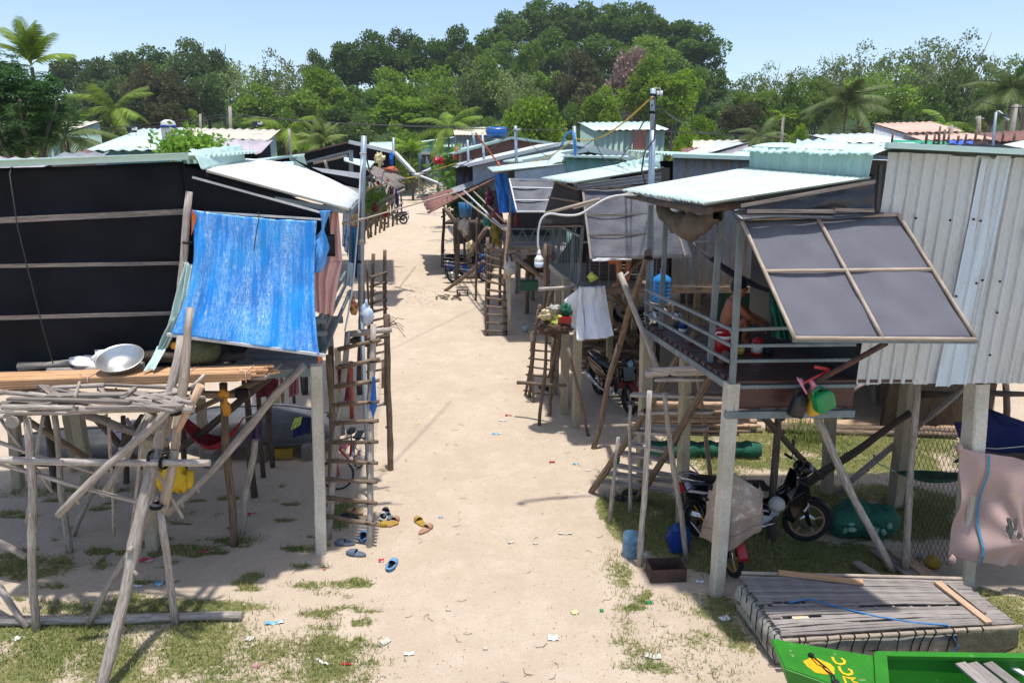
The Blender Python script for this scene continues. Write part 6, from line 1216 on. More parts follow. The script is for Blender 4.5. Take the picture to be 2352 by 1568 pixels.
b = MB(); b.blob(c - Vector((0, 0, .06)), (.28, .22, .13), 3, .6, 20, 12, fr=3)
for k in range(70):
    a = rnd.uniform(0, 6.28); p = c + Vector((math.cos(a) * .24, math.sin(a) * .16, rnd.uniform(-.12, .0))); d = Vector((rnd.uniform(-1, 1), rnd.uniform(-1, 1), rnd.uniform(-1, .3))) * .09; s_ = Vector((rnd.uniform(-1, 1), rnd.uniform(-1, 1), rnd.uniform(-1, 1))) * .04
    b.quad([p, p + s_, p + d + s_ * .5, p + d])
b.make('dead_leaves', flat('dead_leaf', '5a4436', .9, fine=.4), nest)
for (px, py, r_, m_, nm_) in ((1256, 722, (.11, .07, .08), 'cream', 'coconut_husk'), (1273, 708, (.10, .06, .06), 'bag_grey', 'plastic_bag'), (1277, 737, (.09, .07, .09), 'lime', 'yellow_bag'), (1300, 712, (.09, .05, .10), 'net_green', 'green_net'), (1290, 755, (.05, .04, .04), 'chrome', 'foil'), (1268, 757, (.06, .04, .05), 'terracotta', 'brown_scrap')):
    b = MB(); b.blob(Q(px, py, 11.2), r_, px, 1.1, 18, 12, fr=2.4); b.make(nm_, m_, nest)
b = MB(); b.box(Q(1297, 734, 11.15), (.22, .12, .10)); b.make('red_box', 'red', nest)
def sack(px, Y, label, seed):
    b = MB(); p = [Q(x, y, Y) for x, y in px]
    def fn(u, v):
        q = p[0].lerp(p[1], u).lerp(p[3].lerp(p[2], u), v); k = math.sin(math.pi * u) * (.05 + .05 * v)
        return q + Vector((0, -1, 0)) * (k + .5 * v * v + .04 * noise.noise(Vector((u * 5, v * 4, seed))) + .015 * math.sin(u * 18 + v * 3) * (1 - v))
    b.grid(fn, 26, 26, (.6, .8)); b.grid(lambda u, v: fn(u, v) + Vector((0, .07 * math.sin(math.pi * u) + .03, 0)), 12, 12, (.6, .8)); return one('white_sack', b, 'sack_white', label, 'sack', solid=.004)
sack([(1330, 658), (1343, 660), (1342, 758), (1318, 764)], 11.2, 'narrow white sack, left one hanging from the log crossbar', 2); b = MB(); cloth(b, Q(1295, 690, 11.25), Q(1330, 660, 11.25), Q(1328, 762, 11.2), Q(1316, 763, 11.2), wr=.05, nu=12); b.make('sack_fold', 'sack_white', bpy.data.objects['white_sack.001'] if 'white_sack.001' in bpy.data.objects else None, solid=.004)
sack([(1340, 660), (1390, 657), (1400, 753), (1341, 760)], 11.15, 'broad white sack with a stained bottom, right one on the crossbar', 7)
# ---- hut D
hD = thing('stilt_hut', 'third right hut with a grey plastic shade panel and thin steel railing', 'stilt hut', (1, 20, 0))
Dn = Vector((-.08, 18.2, 0)); Df = Vector((-.85, 23.5, 0)); ZD = 2.36
b = MB(); b.quad([Z(Dn, ZD), Vector((5, 18.8, ZD)), Vector((5, 24, ZD)), Z(Df, ZD)]); b.make('floor', 'plank_grey', hD, solid=.05)
b = MB(); b.quad([Vector((5.05, 18.8, ZD)), Vector((12, 19.4, ZD)), Vector((12, 25, ZD)), Vector((5.05, 24, ZD))]); b.make('added_shade_floor', 'plank_grey', hD, solid=.05)  # added slab, its shadow darkens the ground farther back
for dz in (-.02, -.14): b = MB(); b.beam(Q(1112, 572 - dz * 100 * 0, 18.4) + Vector((0, 0, dz)), Vector((3, 18.5, ZD + dz)), .06, .07); b.make('floor_beam', 'pole_grey', hD)
panel(hD, Q(1170, 413, 18.1), Q(1292, 416, 18.2), Q(1312, 488, 17.2), Q(1187, 488, 17.1), m='plastic_grey', bars=((0, 1), (.27, .66), (0, .84)), bm='steel_white', r=.022, sagv=.04, seed=9)
qsheet(hD, 'porch_roof', 'tin_mint_pale', Q(1300, 364, 22), Q(1302, 377, 18.2), Q(1133, 395, 18.1), Q(1120, 385, 22.5), nv=4)
wallq(hD, 'gable_wall', 'paint_blue_grey', [Q(1182, 394, 18.3), Q(1300, 378, 18.3), Q(1302, 440, 18.3), Q(1182, 420, 18.3)], pitch=0)
wallq(hD, 'teal_wall', 'tin_teal', [Q(1301, 362, 18.2), Q(1432, 366, 18.2), Q(1432, 420, 18.2), Q(1301, 420, 18.2)])
b = MB(); b.beam(Q(1298, 359, 18.1), Q(1450, 363, 18.1), .12, .05); b.make('roof_edge', 'tin_mint', hD)
qsheet(hD, 'main_roof', 'tin_mint_pale', Q(1295, 360, 18.0), Q(1450, 364, 18.2), Q(1440, 358, 22), Q(1290, 355, 22))
b = MB(); b.grid(lambda u, v: Q(1258 + 42 * u, 372 - 14 * u + 10 * v * (1 - .4 * u), 19.5 - v) + Vector((0, 0, .15 * math.sin(u * 3.1) * (1 - v))), 20, 6); b.make('ridge_flap', 'tin_mint_pale', hD, solid=.004)
b = MB(); b.quad([Vector((-.1, 21, ZD)), Vector((5, 21, ZD)), Vector((5, 21, 4.5)), Vector((-.1, 21, 4.3))]); b.make('inner_wall', 'plastic_black', hD, solid=.02)
for x in (1172, 1287): b = MB(); q = Q(x, 570, 18.2); b.beam(q, Q(x, 415, 18.2), .05, .05, up=(0, 1, 0)); b.make('porch_post', 'steel_blue', hD)
b = MB()
for y in (526, 556): b.beam(Q(1172, y, 18.2), Q(1288, y, 18.2), .03, .03)
for x in (1172, 1200, 1230, 1260): b.beam(Q(x, 527, 18.2), Q(x + 14, 556, 18.2), .02, .02); b.beam(Q(x + 28, 527, 18.2), Q(x + 14, 556, 18.2), .02, .02)
b.make('railing', 'steel_blue', hD)
cpost(hD, 1167, 580, 1167, 766, .14, 'concrete_pale')
for (xt, yt, xb, yb, r_) in ((1252, 580, 1247, 760, .05), (1212, 580, 1210, 720, .06), (1150, 560, 1148, 700, .05), (1135, 545, 1120, 700, .05), (1095, 500, 1093, 690, .04), (1225, 600, 1225, 690, .05)): upr(hD, 'stilt', 'pole_brown', xt, yt, xb, yb, r_)
stick(hD, 'post', 'pole_fresh', Q(1170, 432 + 62, 18.0), Q(1160, 640, 18.0), .05); stick(hD, 'brace', 'pole_brown', Q(1180, 590, 17.8), Q(1262, 650, 17.6), .06); stick(hD, 'brace', 'pole_brown', Q(1112, 600, 23.5), P(1022, 668), .07)
ladder('ladder', P(1118, 770), P(1160, 770), Q(1120, 545, 18.4), Q(1160, 560, 18.4), 11, 'tall brown ladder rising to the third right hut beside the backpack', m='pole_brown', r=.05, over=.03, t0=.05, t1=.9)
b = MB(); b.box(Q(1172, 614, 17.9), (.26, .16, .34)); b.blob(Q(1172, 612, 17.9), (.17, .11, .22), 3, .4, 14, 10); b.box(Q(1170, 622, 17.78), (.2, .1, .15)); bp_ = one('backpack', b, 'bag_grey', 'pale grey backpack hung on the white concrete post', 'backpack'); b = MB(); b.tube([Q(1165, 600, 17.8), Q(1163, 585, 17.9), Q(1172, 583, 18), Q(1176, 600, 17.8)], .02, 6); b.make('strap', 'black', bp_)
b = MB(); cloth(b, Q(1136, 403, 20.5), Q(1160, 394, 20.5), Q(1188, 488, 19.5), Q(1147, 488, 19.5), fold=.08, ffreq=7, wr=.1); one('blue_tarpaulin', b, flat('tarp_blue2', '1f78d8', .45), 'narrow bright blue tarpaulin hanging left of the grey shade panel further up the lane', 'tarpaulin', solid=.01)
# ---- hut E with the rusty roof
hE = thing('stilt_hut', 'low hut with a long rust red roof reaching over the lane above parked motorbikes', 'stilt hut', (-2.5, 31, 0))
qsheet(hE, 'rusty_roof', 'tin_rust', Q(1172, 390, 33), Q(1142, 409, 28.6), Q(985, 491, 27.6), Q(971, 456, 34), pitch=.5, amp=.03, nv=8, rag=.1, seed=3)
b = MB(); b.quad([Q(1170, 386, 32), Q(1153, 398, 30), Q(1043, 449, 29.5) + Vector((0, 0, .06)), Q(1037, 437, 31) + Vector((0, 0, .08))], [(0, 0), (0, 1), (4, 1), (4, 0)]); b.make('grey_sheet', 'tin_grey', hE, solid=.02)
for (xt, yt, xb, yb, r_, m_) in ((1019, 478, 1017, 613, .08, 'pole_dark'), (1045, 500, 1047, 655, .06, 'pole_dark'), (1052, 500, 1053, 650, .06, 'pole_dark'), (1078, 500, 1078, 640, .08, 'pole_brown'), (1100, 470, 1100, 640, .07, 'pole_dark'), (1065, 500, 1066, 640, .05, 'pole_dark')): upr(hE, 'post', m_, xt, yt, xb, yb, r_)
for (x0, y0, x1, y1, Y) in ((1022, 478, 1105, 592, 27), (1120, 520, 1075, 590, 26)): stick(hE, 'brace', 'pole_brown', Q(x0, y0, Y), Q(x1, y1, Y), .09)
for k, (x0, y0, x1, y1) in enumerate(((1065, 438, 1160, 528), (1088, 440, 1160, 510), (1050, 447, 1158, 528))):
    b = MB(); b.tube([Q(x0, y0, 27.0), Q(x1, y1, 18.0)], .03, 6); b.make('stay_pole', 'bamboo' if k else 'steel_white', hE)
b = MB(); b.quad([Q(1045, 480, 29), Q(1150, 430, 29), Q(1150, 560, 29), Q(1045, 560, 29)]); b.make('back_wall', 'plastic_black', hE, solid=.05)
b = MB(); b.box(Q(1095, 510, 27.5), (2.4, 1.2, .08)); b.make('shelf', 'pole_dark', hE)
# hanging plants and clutter there
LM1 = leafmat('leaf_garden', (.10, .24, .03), (.22, .36, .05)); LM2 = leafmat('leaf_hang', (.05, .14, .03), (.12, .24, .05))
def tuft(name, c, r, n, sz, m, label, cat='plant', seed=1, droop=0, group=None):
    rnd = random.Random(seed); b = MB()
    for _ in range(n):
        d = Vector((rnd.gauss(0, .45), rnd.gauss(0, .45), rnd.gauss(0, .45))); p = c + Vector((d.x * r[0], d.y * r[1], d.z * r[2])); a = Vector((rnd.uniform(-1, 1), rnd.uniform(-1, 1), rnd.uniform(-1, .6) - droop)).normalized() * sz; s_ = a.cross(Vector((rnd.uniform(-1, 1), rnd.uniform(-1, 1), .3))).normalized() * sz * .28
        b.quad([p, p + a * .5 + s_, p + a, p + a * .5 - s_])
    return one(name, b, m, label, cat, group=group)
tuft('hanging_plant', Q(1052, 478, 29), (.55, .4, .5), 420, .15, LM2, 'trailing green plant hanging under the left end of the rust red roof', seed=2, droop=.6); tuft('hanging_plant', Q(1096, 462, 29), (.6, .4, .6), 420, .15, LM2, 'bushy green vine under the middle of the rust red roof', seed=3, droop=.3)
b = MB(); b.lathe(Q(1069, 473, 25), [(.20, -.4), (.26, .12), (.24, .12), (0, .1)], 14); one('blue_bucket', b, flat('bucket_blue', '2a6a9a', .4), 'blue ringed bucket on the shelf beneath the hanging plants', 'bucket')
def mhang(nm, px, py, w, h, Y, m, label, cat): b = MB(); b.blob(Q(px, py, Y), (w * Y / F / 2.2, .1, h * Y / F / 2), px, .9, 18, 14, fr=1.9); one(nm, b, m, label, cat)
mhang('bag', 1142, 497, 26, 36, 20, 'red_dull', 'dull red sack hanging behind the ladder under the stay poles', 'sack'); mhang('olive_cloth', 1140, 530, 24, 62, 20, 'cloth_olive', 'mustard yellow patterned cloth hanging below the dull red sack', 'cloth'); mhang('teal_cloth', 1116, 508, 18, 24, 21, 'cloth_teal', 'teal cloth hanging left of the dull red sack', 'cloth')
mhang('maroon_shirt', 1124, 455, 18, 34, 22, 'cloth_maroon', 'maroon shirt hanging beside the bright blue tarpaulin up the lane', 'shirt'); mhang('straw_hat', 1080, 563, 20, 14, 24, 'cream', 'pale straw hat by the parked motorbikes', 'hat'); mhang('red_bucket', 1188, 477 + 30, 14, 26, 19.5, 'red_dull', 'dark red bucket behind the thin steel railing', 'bucket')
mhang('grey_sack', 1068, 515, 22, 40, 25, 'bag_grey', 'grey sack stacked among the posts below the rust red roof', 'sack'); mhang('rubbish_heap', 1225, 610, 50, 40, 19, 'pole_dark', 'dark heap of stuff stored under the third right hut', 'heap')
b = MB(); b.box(Q(1215, 655, 18.8), (.5, .35, .25)); one('crate', b, flat('crate_green', '2a6a52', .6), 'faded green crate on the ground under the third right hut', 'crate')
# motorbikes up the lane
g1, g2 = P(1070, 655), P(1048, 632)
motorbike('blue and silver motorbike parked tail out beneath the rust red roof', P(1078, 650) + Vector((0, .2, 0)), R(12), body='blue_deep', accent='silver', rim='silver', s_=1.0)
motorbike('black motorbike parked just behind the blue one beneath the rust red roof', P(1062, 634) + Vector((.1, .6, 0)), R(14), body='black_gloss', accent='silver', rim='silver')
motorbike('dark motorbike far up the lane under the left hand poles', P(906, 515), R(185), body='black', rim='black', s_=1.1)
motorbike('black motorbike with a red mark in the shade behind the brown pole heap', P(1415, 790) + Vector((.3, .5, 0)), R(200), body='black', rim='black')
# stool, scraps
b = MB(); c = P(1062, 680); b.box(c + Vector((0, .1, .2)), (.42, .26, .03))
for sx in (-.18, .18):
    for sy in (0, .2): b.box(c + Vector((sx, sy, .1)), (.035, .035, .2))
one('stool', b, 'pole_dark', 'little dark wooden stool in the lane in front of the parked motorbikes', 'stool')
b = MB(); rnd = random.Random(5)
for k in range(12): p = P(1028 + rnd.uniform(-30, 32), 684 + rnd.uniform(-6, 6), .04); b.beam(p, p + Vector((rnd.uniform(-.3, .3), rnd.uniform(-.3, .3), rnd.uniform(0, .06))), .06, .03)
one('wood_scraps', b, 'pole_dark', 'small heap of dark wood scraps beside the little stool', 'wood scraps')
b = MB(); b.lathe(P(1206, 762) + Vector((0, 0, .0)), [(.09, 0), (.10, .18), (.09, .18), (.08, .01), (0, .01)], 16); one('pale_bucket', b, flat('bucket_pale', 'a8c0c8', .4), 'small pale bucket on the sand right of the white concrete post', 'bucket')
# ================================================================ LEFT ROW behind hut A
hL = thing('stilt_hut', 'black walled hut right behind the first left hut, with a small mint ridge cap', 'stilt hut', (-4, 12, 0))
Yl = 11.6
wallq(hL, 'wall', 'shade_cloth', [Q(540, 384, Yl), Q(668, 362, Yl), Q(672, 470, Yl), Q(540, 470, Yl)], pitch=0); wallq(hL, 'wall', 'shade_cloth', [Q(668, 362, Yl), Q(712, 390, Yl), Q(835, 416, Yl), Q(835, 440, Yl), Q(672, 440, Yl)][:4], pitch=0)
b = MB(); b.beam(Q(540, 381, Yl - .1), Q(672, 358, Yl - .1), .1, .03); b.make('roof_edge', 'tin_mint', hL); b = MB(); b.beam(Q(560, 392, Yl - .1), Q(664, 372, Yl - .1), .02, .035); b.make('batten', 'plank_grey', hL)
qsheet(hL, 'porch_roof', 'tin_grey', Q(668, 380, 15.5), Q(704, 391, Yl), Q(838, 414, Yl), Q(838, 400, 15.2), pitch=.16, amp=.012)
qsheet(hL, 'main_roof', 'tin_mint', Q(672, 360, Yl), Q(700, 355, 15), Q(540, 372, 15), Q(540, 382, Yl)); qsheet(hL, 'lower_roof', 'tin_grey', Q(700, 398, 13), Q(705, 412, 11.0), Q(838, 448, 11.0), Q(838, 420, 13), pitch=.14)
b = MB(); b.grid(lambda u, v: Q(664 + 34 * u + 9 * v, 361 - 4 * u + 27 * v, Yl - .15 + 2.4 * u) + Vector((0, 0, .03 * noise.noise(Vector((u * 8, v * 4, 0))))), 16, 6); b.make('ridge_cap', 'tin_green_dull', hL, solid=.005)
for x in (700, 760, 826): upr(hL, 'stilt', 'pole_dark', x, 470, x, 905, .06)
for k, x in enumerate((622, 650)):
    b = MB(); b.grid(lambda u, v: Q(x + 24 * u, 372 + 14 * v, 11.2 - v * .1) + Vector((0, .02 * math.sin(u * 20), 0)), 10, 6); one('towel', b, 'towel_blue', ['pale blue towel airing on the dark roof, left one of two', 'pale blue towel airing on the dark roof, right one of two'][k], 'towel', solid=.01)
# black gable hut further
hM = thing('stilt_hut', 'long black gabled hut with a white roof edge further up the left side', 'stilt hut', (-8, 27, 0)); Ym = 26.0
b = MB(); P_ = [Q(590, 378, Ym), Q(803, 328, Ym), Q(908, 352, Ym), Q(908, 400, Ym), Q(590, 420, Ym)]; b.quad(P_); b.make('wall', 'shade_cloth', hM, solid=.05)
b = MB(); b.beam(Q(802, 326, Ym - .3), Q(910, 351, Ym - .3), .25, .12); b.make('roof_edge', 'tin_white', hM); b = MB(); b.beam(Q(590, 377, Ym - .3), Q(803, 326, Ym - .3), .25, .05); b.make('roof_edge', 'pole_brown', hM)
qsheet(hM, 'roof', 'tin_white', Q(803, 326, Ym), Q(803, 328, Ym + 6), Q(905, 350, Ym + 6), Q(909, 351, Ym), pitch=.4, amp=.02); qsheet(hM, 'roof', 'tin_grey', Q(803, 326, Ym), Q(803, 328, Ym + 6), Q(600, 374, Ym + 6), Q(590, 377, Ym), pitch=.4, amp=.02)
b = MB(); b.beam(Q(698, 374, 23), Q(806, 347, 23), .1, .06); b.beam(Q(806, 345, 23), Q(807, 398, 23), .12, .12); b.make('steel_frame', 'steel_blue', hM); stick(hM, 'beam', 'pole_grey', Q(720, 374, 23), Q(798, 356, 23), .06); stick(hM, 'post', 'pole_grey', Q(746, 368, 23), Q(753, 392, 23), .06)
qsheet(hM, 'board_roof', 'plank_grey', Q(840, 375, 24), Q(856, 402, 21.5), Q(905, 432, 21.5), Q(937, 412, 24.5), pitch=.3, amp=.02, rag=.2, seed=4); qsheet(hM, 'light_roof', 'tin_mint_pale', Q(790, 362, 24.2), Q(790, 370, 22.6), Q(848, 388, 22.6), Q(861, 372, 24.2), pitch=.3, amp=.02)
b = MB(); b.beam(Q(908, 352, 25), Q(957, 404, 24), .12, .10); b.make('brace', 'steel_white', hM)
for (x, yt, yb) in ((845, 430, 548), (852, 420, 545), (862, 425, 540), (873, 420, 535), (884, 432, 530), (893, 430, 522), (902, 428, 520), (912, 420, 516), (868, 432, 520), (878, 425, 525), (920, 425, 505), (838, 450, 560)): upr(hM, 'stilt', 'pole_brown' if x % 2 else 'pole_dark', x, yt, x - (x % 5) + 2, yb, .07, wob=.8)
for (x0, y0, x1, y1) in ((860, 470, 930, 435), (850, 500, 900, 450), (885, 480, 915, 440), (842, 520, 880, 470), (890, 500, 925, 465)): stick(hM, 'brace', 'pole_grey', Q(x0, y0, 30), Q(x1, y1, 30), .06)
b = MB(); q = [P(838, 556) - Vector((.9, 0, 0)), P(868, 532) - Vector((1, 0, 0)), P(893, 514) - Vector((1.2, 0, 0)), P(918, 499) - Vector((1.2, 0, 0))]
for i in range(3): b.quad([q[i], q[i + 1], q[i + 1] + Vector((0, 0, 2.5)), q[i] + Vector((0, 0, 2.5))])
b.make('dark_back_wall', mat('back_wall_dark', (.03, .027, .024), (.10, .075, .06), scale=4, fine=.5, fscale=9, rough=.9), hM, solid=.3)  # plain dark wall sheets set back behind the posts
tuft('climbing_plant', Q(856, 462, 30), (.5, .5, .8), 600, .15, LM1, 'bright green leafy climber on the left posts just past the steel pole', seed=6); tuft('climbing_plant', Q(872, 452, 31), (.4, .4, .5), 300, .15, LM2, 'darker green climber right of the bright one on the left posts', seed=7)
for (nm, px, py, w, h, Y, m, lab, cat) in (('blue_bag', 899, 366, 8, 24, 25.5, 'blue', 'bright blue bag hanging from the white roof edge of the long black hut', 'bag'), ('brown_sack', 872, 366, 20, 26, 25, 'cream', 'yellow brown sack hung on the front of the long black hut', 'sack'), ('orange_basin', 897, 390, 30, 12, 22.5, 'terracotta', 'orange basin lying upside down on the old board roof', 'basin'),
        ('laundry', 854, 411, 20, 14, 21, 'black', 'dark heap of laundry at the end of the grey porch roof', 'clothes'), ('pink_pot', 872, 407, 10, 7, 22, 'pink', 'small pink pot hanging below the old board roof', 'pot'), ('red_pot', 868, 420, 8, 8, 22, 'red', 'red flower pot hanging left under the old board roof', 'flower pot'), ('red_pot', 890, 416, 8, 8, 22, 'red', 'red flower pot hanging right under the old board roof', 'flower pot'),
        ('navy_cloth', 912, 455, 8, 34, 30, 'cloth_navy', 'dark blue cloth hanging on the last left posts', 'cloth'), ('pink_cloth', 900, 450, 10, 40, 31, 'red_dull', 'dull pink cloth hanging beside the dark blue one', 'cloth'), ('red_chair', 862, 478, 12, 18, 29, 'red_dull', 'faded red plastic chair back among the left posts', 'chair'), ('red_box', 886, 492, 16, 16, 32, 'red', 'bright red box low among the left posts', 'box')):
    mhang(nm, px, py, w, h, Y, m, lab, cat)
b = MB(); b.tube([Q(842, 435, 24), Q(880, 424, 24), Q(920, 412, 25), Q(958, 405, 30), Q(1000, 390, 30), Q(1050, 375, 28)], .02, 5); one('yellow_rope', b, 'rope_yellow', 'yellow rope strung across the lane between the far huts', 'rope')
# ================================================================ FAR HOUSES
def house(label, nl, nr, fr, fl, Y0, Y1, roof, wall, zb=0.0, name='shed', pitch=.35, group=None, inset=.25, base=None, stilts=False, post='pole_grey'):
    A_, B_, C_, D_ = Q(*nl, Y0), Q(*nr, Y0), Q(*fr, Y1), Q(*fl, Y1); t = thing(name, label, name, ((A_.x + B_.x) / 2, (Y0 + Y1) / 2, 0), group)
    mb = MB(); sheet(mb, A_, B_, C_, D_, pitch=pitch, amp=.03, per=4, nv=2, rag=.06, seed=int(nl[0])); mb.make('roof', roof, t, solid=.02)
    c = (A_ + B_ + C_ + D_) / 4
    def ins(p): q = p.lerp(c, inset / max(.5, (p - c).length) * 1.2); return Vector((q.x, q.y, q.z - .06))
    a, b_, c_, d = map(ins, (A_, B_, C_, D_))
    for k, (p, q) in enumerate(((a, b_), (b_, c_), (c_, d), (d, a))):
        mb = MB(); sheet(mb, p, q, Vector((q.x, q.y, zb)), Vector((p.x, p.y, zb)), pitch=.3, amp=.02, per=4, nv=1); mb.make('wall', wall, t, solid=.02)
    if zb > .5:
        for p in (a, b_, c_, d, (a + b_) / 2, (b_ + c_) / 2): mb = MB(); mb.beam(Vector((p.x, p.y, -.05)), Vector((p.x, p.y, zb)), .16, .16); mb.make('stilt', post, t)
    return t
HS = [('green grey two part shed beyond the mango tree', (95, 302), (160, 303), (235, 279), (130, 281), 34, 40, 'tin_cream', 'tin_green_dull', 0),
 ('pale green roofed house with the steel water tank beside it', (198, 346), (398, 345), (422, 295), (330, 297), 24, 30, 'tin_mint_pale', 'tin_teal', 0),
 ('cream roofed house right of the steel water tank', (375, 313), (618, 323), (645, 299), (415, 294), 28, 32, 'tin_cream', 'tin_green_dull', 0),
 ('low lilac grey roof in front of the cream roofed house', (487, 347), (600, 353), (627, 324), (489, 319), 22, 27, 'tin_lilac', 'shade_cloth', 0),
 ('small grey roof just above the black wall, with a blue edge', (105, 374), (226, 371), (252, 351), (150, 352), 15, 18, 'tin_grey', 'tin_lilac', 0),
 ('dusty lilac roof behind the palm trunks at the far left', (-40, 386), (95, 389), (150, 366), (0, 362), 16, 19, 'tin_lilac', 'tin_rust', 0),
 ('small rusty roof half hidden by the palm fronds', (170, 360), (205, 362), (212, 344), (180, 348), 22, 25, 'tin_rust', 'tin_lilac', 0),
 ('white roof among the trees beyond the long black hut', (840, 346), (900, 346), (901, 326), (850, 327), 75, 82, 'tin_mint_pale', 'tin_white', 0),
 ('tall teal house standing alone at the far end of the lane', (955, 328), (1078, 311), (1086, 308), (964, 325), 83, 90, 'tin_mint_pale', 'tin_teal', 2.9),
 ('lower teal house front to the right of the tall one', (996, 338), (1132, 336), (1132, 331), (1000, 333), 78, 82, 'tin_mint_pale', 'tin_teal', 2.6),
 ('grey walled house with a lilac roof below the blue tank', (1043, 310), (1162, 311), (1156, 292), (1040, 292), 68, 76, 'tin_cream', 'steel_blue', 0),
 ('pale green upper storey shed with a brown door behind the right huts', (1360, 299), (1536, 298), (1487, 280), (1327, 282), 36, 42, 'tin_mint_pale', 'tin_green_dull', 0),
 ('white roofed shed right of the tall steel pole', (1578, 353), (1624, 354), (1720, 328), (1650, 326), 22, 32, 'tin_white', 'tin_lilac', 0),
 ('cream and rust roof behind the white roofed shed', (1590, 340), (1645, 338), (1712, 322), (1592, 323), 34, 38, 'tin_cream', 'rust_iron', 0),
 ('little maroon roof beside the green bush', (1564, 352), (1592, 352), (1600, 340), (1566, 341), 30, 33, 'tin_rust', 'rust_iron', 0),
 ('wide mint roof left of the ridge cap', (1665, 362), (1800, 362), (1870, 332), (1745, 334), 17, 23, 'tin_mint_pale', 'tin_teal', 0),
 ('mint roof with an open dark gable above the ridge cap', (1828, 337), (1940, 342), (1905, 320), (1830, 323), 14, 19, 'tin_mint', 'pole_dark', 0),
 ('long white roof behind the ridge cap', (1922, 328), (2104, 329), (1992, 307), (1856, 311), 23, 30, 'tin_white', 'tin_grey', 0),
 ('big faded pink roofed house, upper roof', (2074, 305), (2212, 302), (2134, 280), (2003, 284), 34, 42, 'tin_pink', 'tin_white', 0),
 ('lower faded pink roof in front of the big one', (2112, 322), (2287, 320), (2220, 307), (2082, 312), 31, 34, 'tin_pink', 'tin_grey', 0),
 ('maroon tin roof at the far right below the palms', (2290, 325), (2420, 322), (2350, 300), (2226, 307), 36, 44, 'tin_rust', 'pole_dark', 0),
 ('flat dark net covered roof behind the tin walled hut', (2105, 338), (2420, 362), (2290, 334), (2116, 332), 11, 15, 'shade_cloth', 'pole_dark', 0),
 ('white roof corner at the right edge behind the lamp post', (2293, 338), (2480, 352), (2440, 322), (2352, 325), 17, 21, 'tin_white', 'tin_grey', 0),
 ('pale wedge roof up the lane right of the red brown panels', (1040, 385), (1105, 376), (1180, 360), (1120, 362), 33, 40, 'tin_mint_pale', 'plastic_black', 2.4),
 ('mint roofed hut with red brown upright boards under its gable', (1058, 342), (1060, 342), (1290, 335), (1178, 316), 44, 52, 'tin_mint', 'tin_rust', 2.4),
 ('broad mint roof rising toward the middle pole', (1182, 372), (1260, 368), (1360, 343), (1290, 345), 24, 30, 'tin_mint_pale', 'tin_teal', 2.4)]
hs = {}
for h in HS: hs[h[0][:14]] = house(h[0], *h[1:9], zb=h[9])
def gable(label, L, Ap, Rr, Y, dep, roof, wall, zb=2.4, name='stilt_hut', bars=None):
    a, p, r_ = Q(*L, Y), Q(*Ap, Y), Q(*Rr, Y); t = thing(name, label, 'hut', (p.x, Y + dep / 2, 0)); back = Vector((-.17 * dep, dep, 0)); b = MB()
    b.quad([Vector((a.x + .2, Y, zb)), Vector((r_.x - .2, Y, zb)), r_ + Vector((-.2, 0, -.05)), p - Vector((0, 0, .05)), a + Vector((.2, 0, -.05))]); b.make('front_wall', wall, t, solid=.05)
    o = Vector((0, -.4, 0))
    qsheet(t, 'roof', roof, p + o, p + back, a + back, a + o, pitch=.5, amp=.03); qsheet(t, 'roof', roof, p + o, p + back, r_ + back, r_ + o, pitch=.5, amp=.03)
    for (q, s_) in ((a, p), (p, r_)): b = MB(); b.beam(q + o * 1.05, s_ + o * 1.05, .08, .14); b.make('roof_edge', roof, t)
    if bars:
        b = MB()
        for k in range(60):
            x = a.x + .4 + (r_.x - a.x - .8) * k / 59; zt = (p.z - (p.z - a.z) * abs(x - p.x) / max(.1, p.x - a.x) if x < p.x else p.z - (p.z - r_.z) * (x - p.x) / max(.1, r_.x - p.x)); b.beam(Vector((x, Y - .05, zb)), Vector((x, Y - .05, zt - .12)), (r_.x - a.x) / 90, .02, up=(0, 1, 0))
        b.make('boards', bars, t)
    for x in (a.x + .3, p.x, r_.x - .3): b = MB(); b.beam(Vector((x, Y, -.05)), Vector((x, Y, zb)), .16, .16); b.make('stilt', 'pole_grey', t)
    return t
gable('red brown boarded hut with a mint roof edge halfway up the right side', (1046, 352), (1175, 317), (1270, 330), 43, 6, 'tin_mint', 'tin_grey', bars='tin_rust')
gable('whitish walled hut with a wide shallow roof left of the pale green shed', (1075, 380), (1306, 327), (1445, 358), 30, 6, 'tin_white', 'paint_blue_grey')
gable('mint roofed gable hut with a dark open loft behind the third right hut', (1200, 372), (1348, 344), (1455, 366), 23, 4, 'tin_mint_pale', 'plastic_black')
# awning pieces of the far teal house, its window and laundry
b = MB(); b.beam(Q(958, 401, 60), Q(1072, 352, 62), .5, .12); b.beam(Q(958, 401, 60), Q(1012, 422, 58), .3, .1); one('lean_to_roof', b, 'steel_white', 'long pale lean to roof edge in front of the teal house', 'roof')
b = MB(); b.box(Q(982, 366, 81.5), (1.3, .4, 1.6)); b.make('window', 'black', hs['tall teal hous']); b = MB(); b.beam(Q(968, 352, 80.5), Q(995, 352, 80.5), 1, .3); b.make('window_hood', 'tin_white', hs['tall teal hous'])
b = MB(); b.box(Q(1469, 322, 35.6), (.62, .3, 1.0)); dd = b.make('door', 'tin_rust', hs['pale green upp']); b = MB(); b.box(Q(1469, 346, 35.4), (.75, .6, .1)); b.make('sill', 'tin_cream', hs['pale green upp'])
for k, x in enumerate((972, 982)):
    b = MB(); b.blob(Q(x, 390, 62), (.25, .15, 1.0), k + 3, .3); one('laundry', b, ('navy', 'slate')[k], ('navy striped laundry hanging before the teal house, left piece', 'grey laundry hanging before the teal house, right of the navy piece')[k], 'clothes')
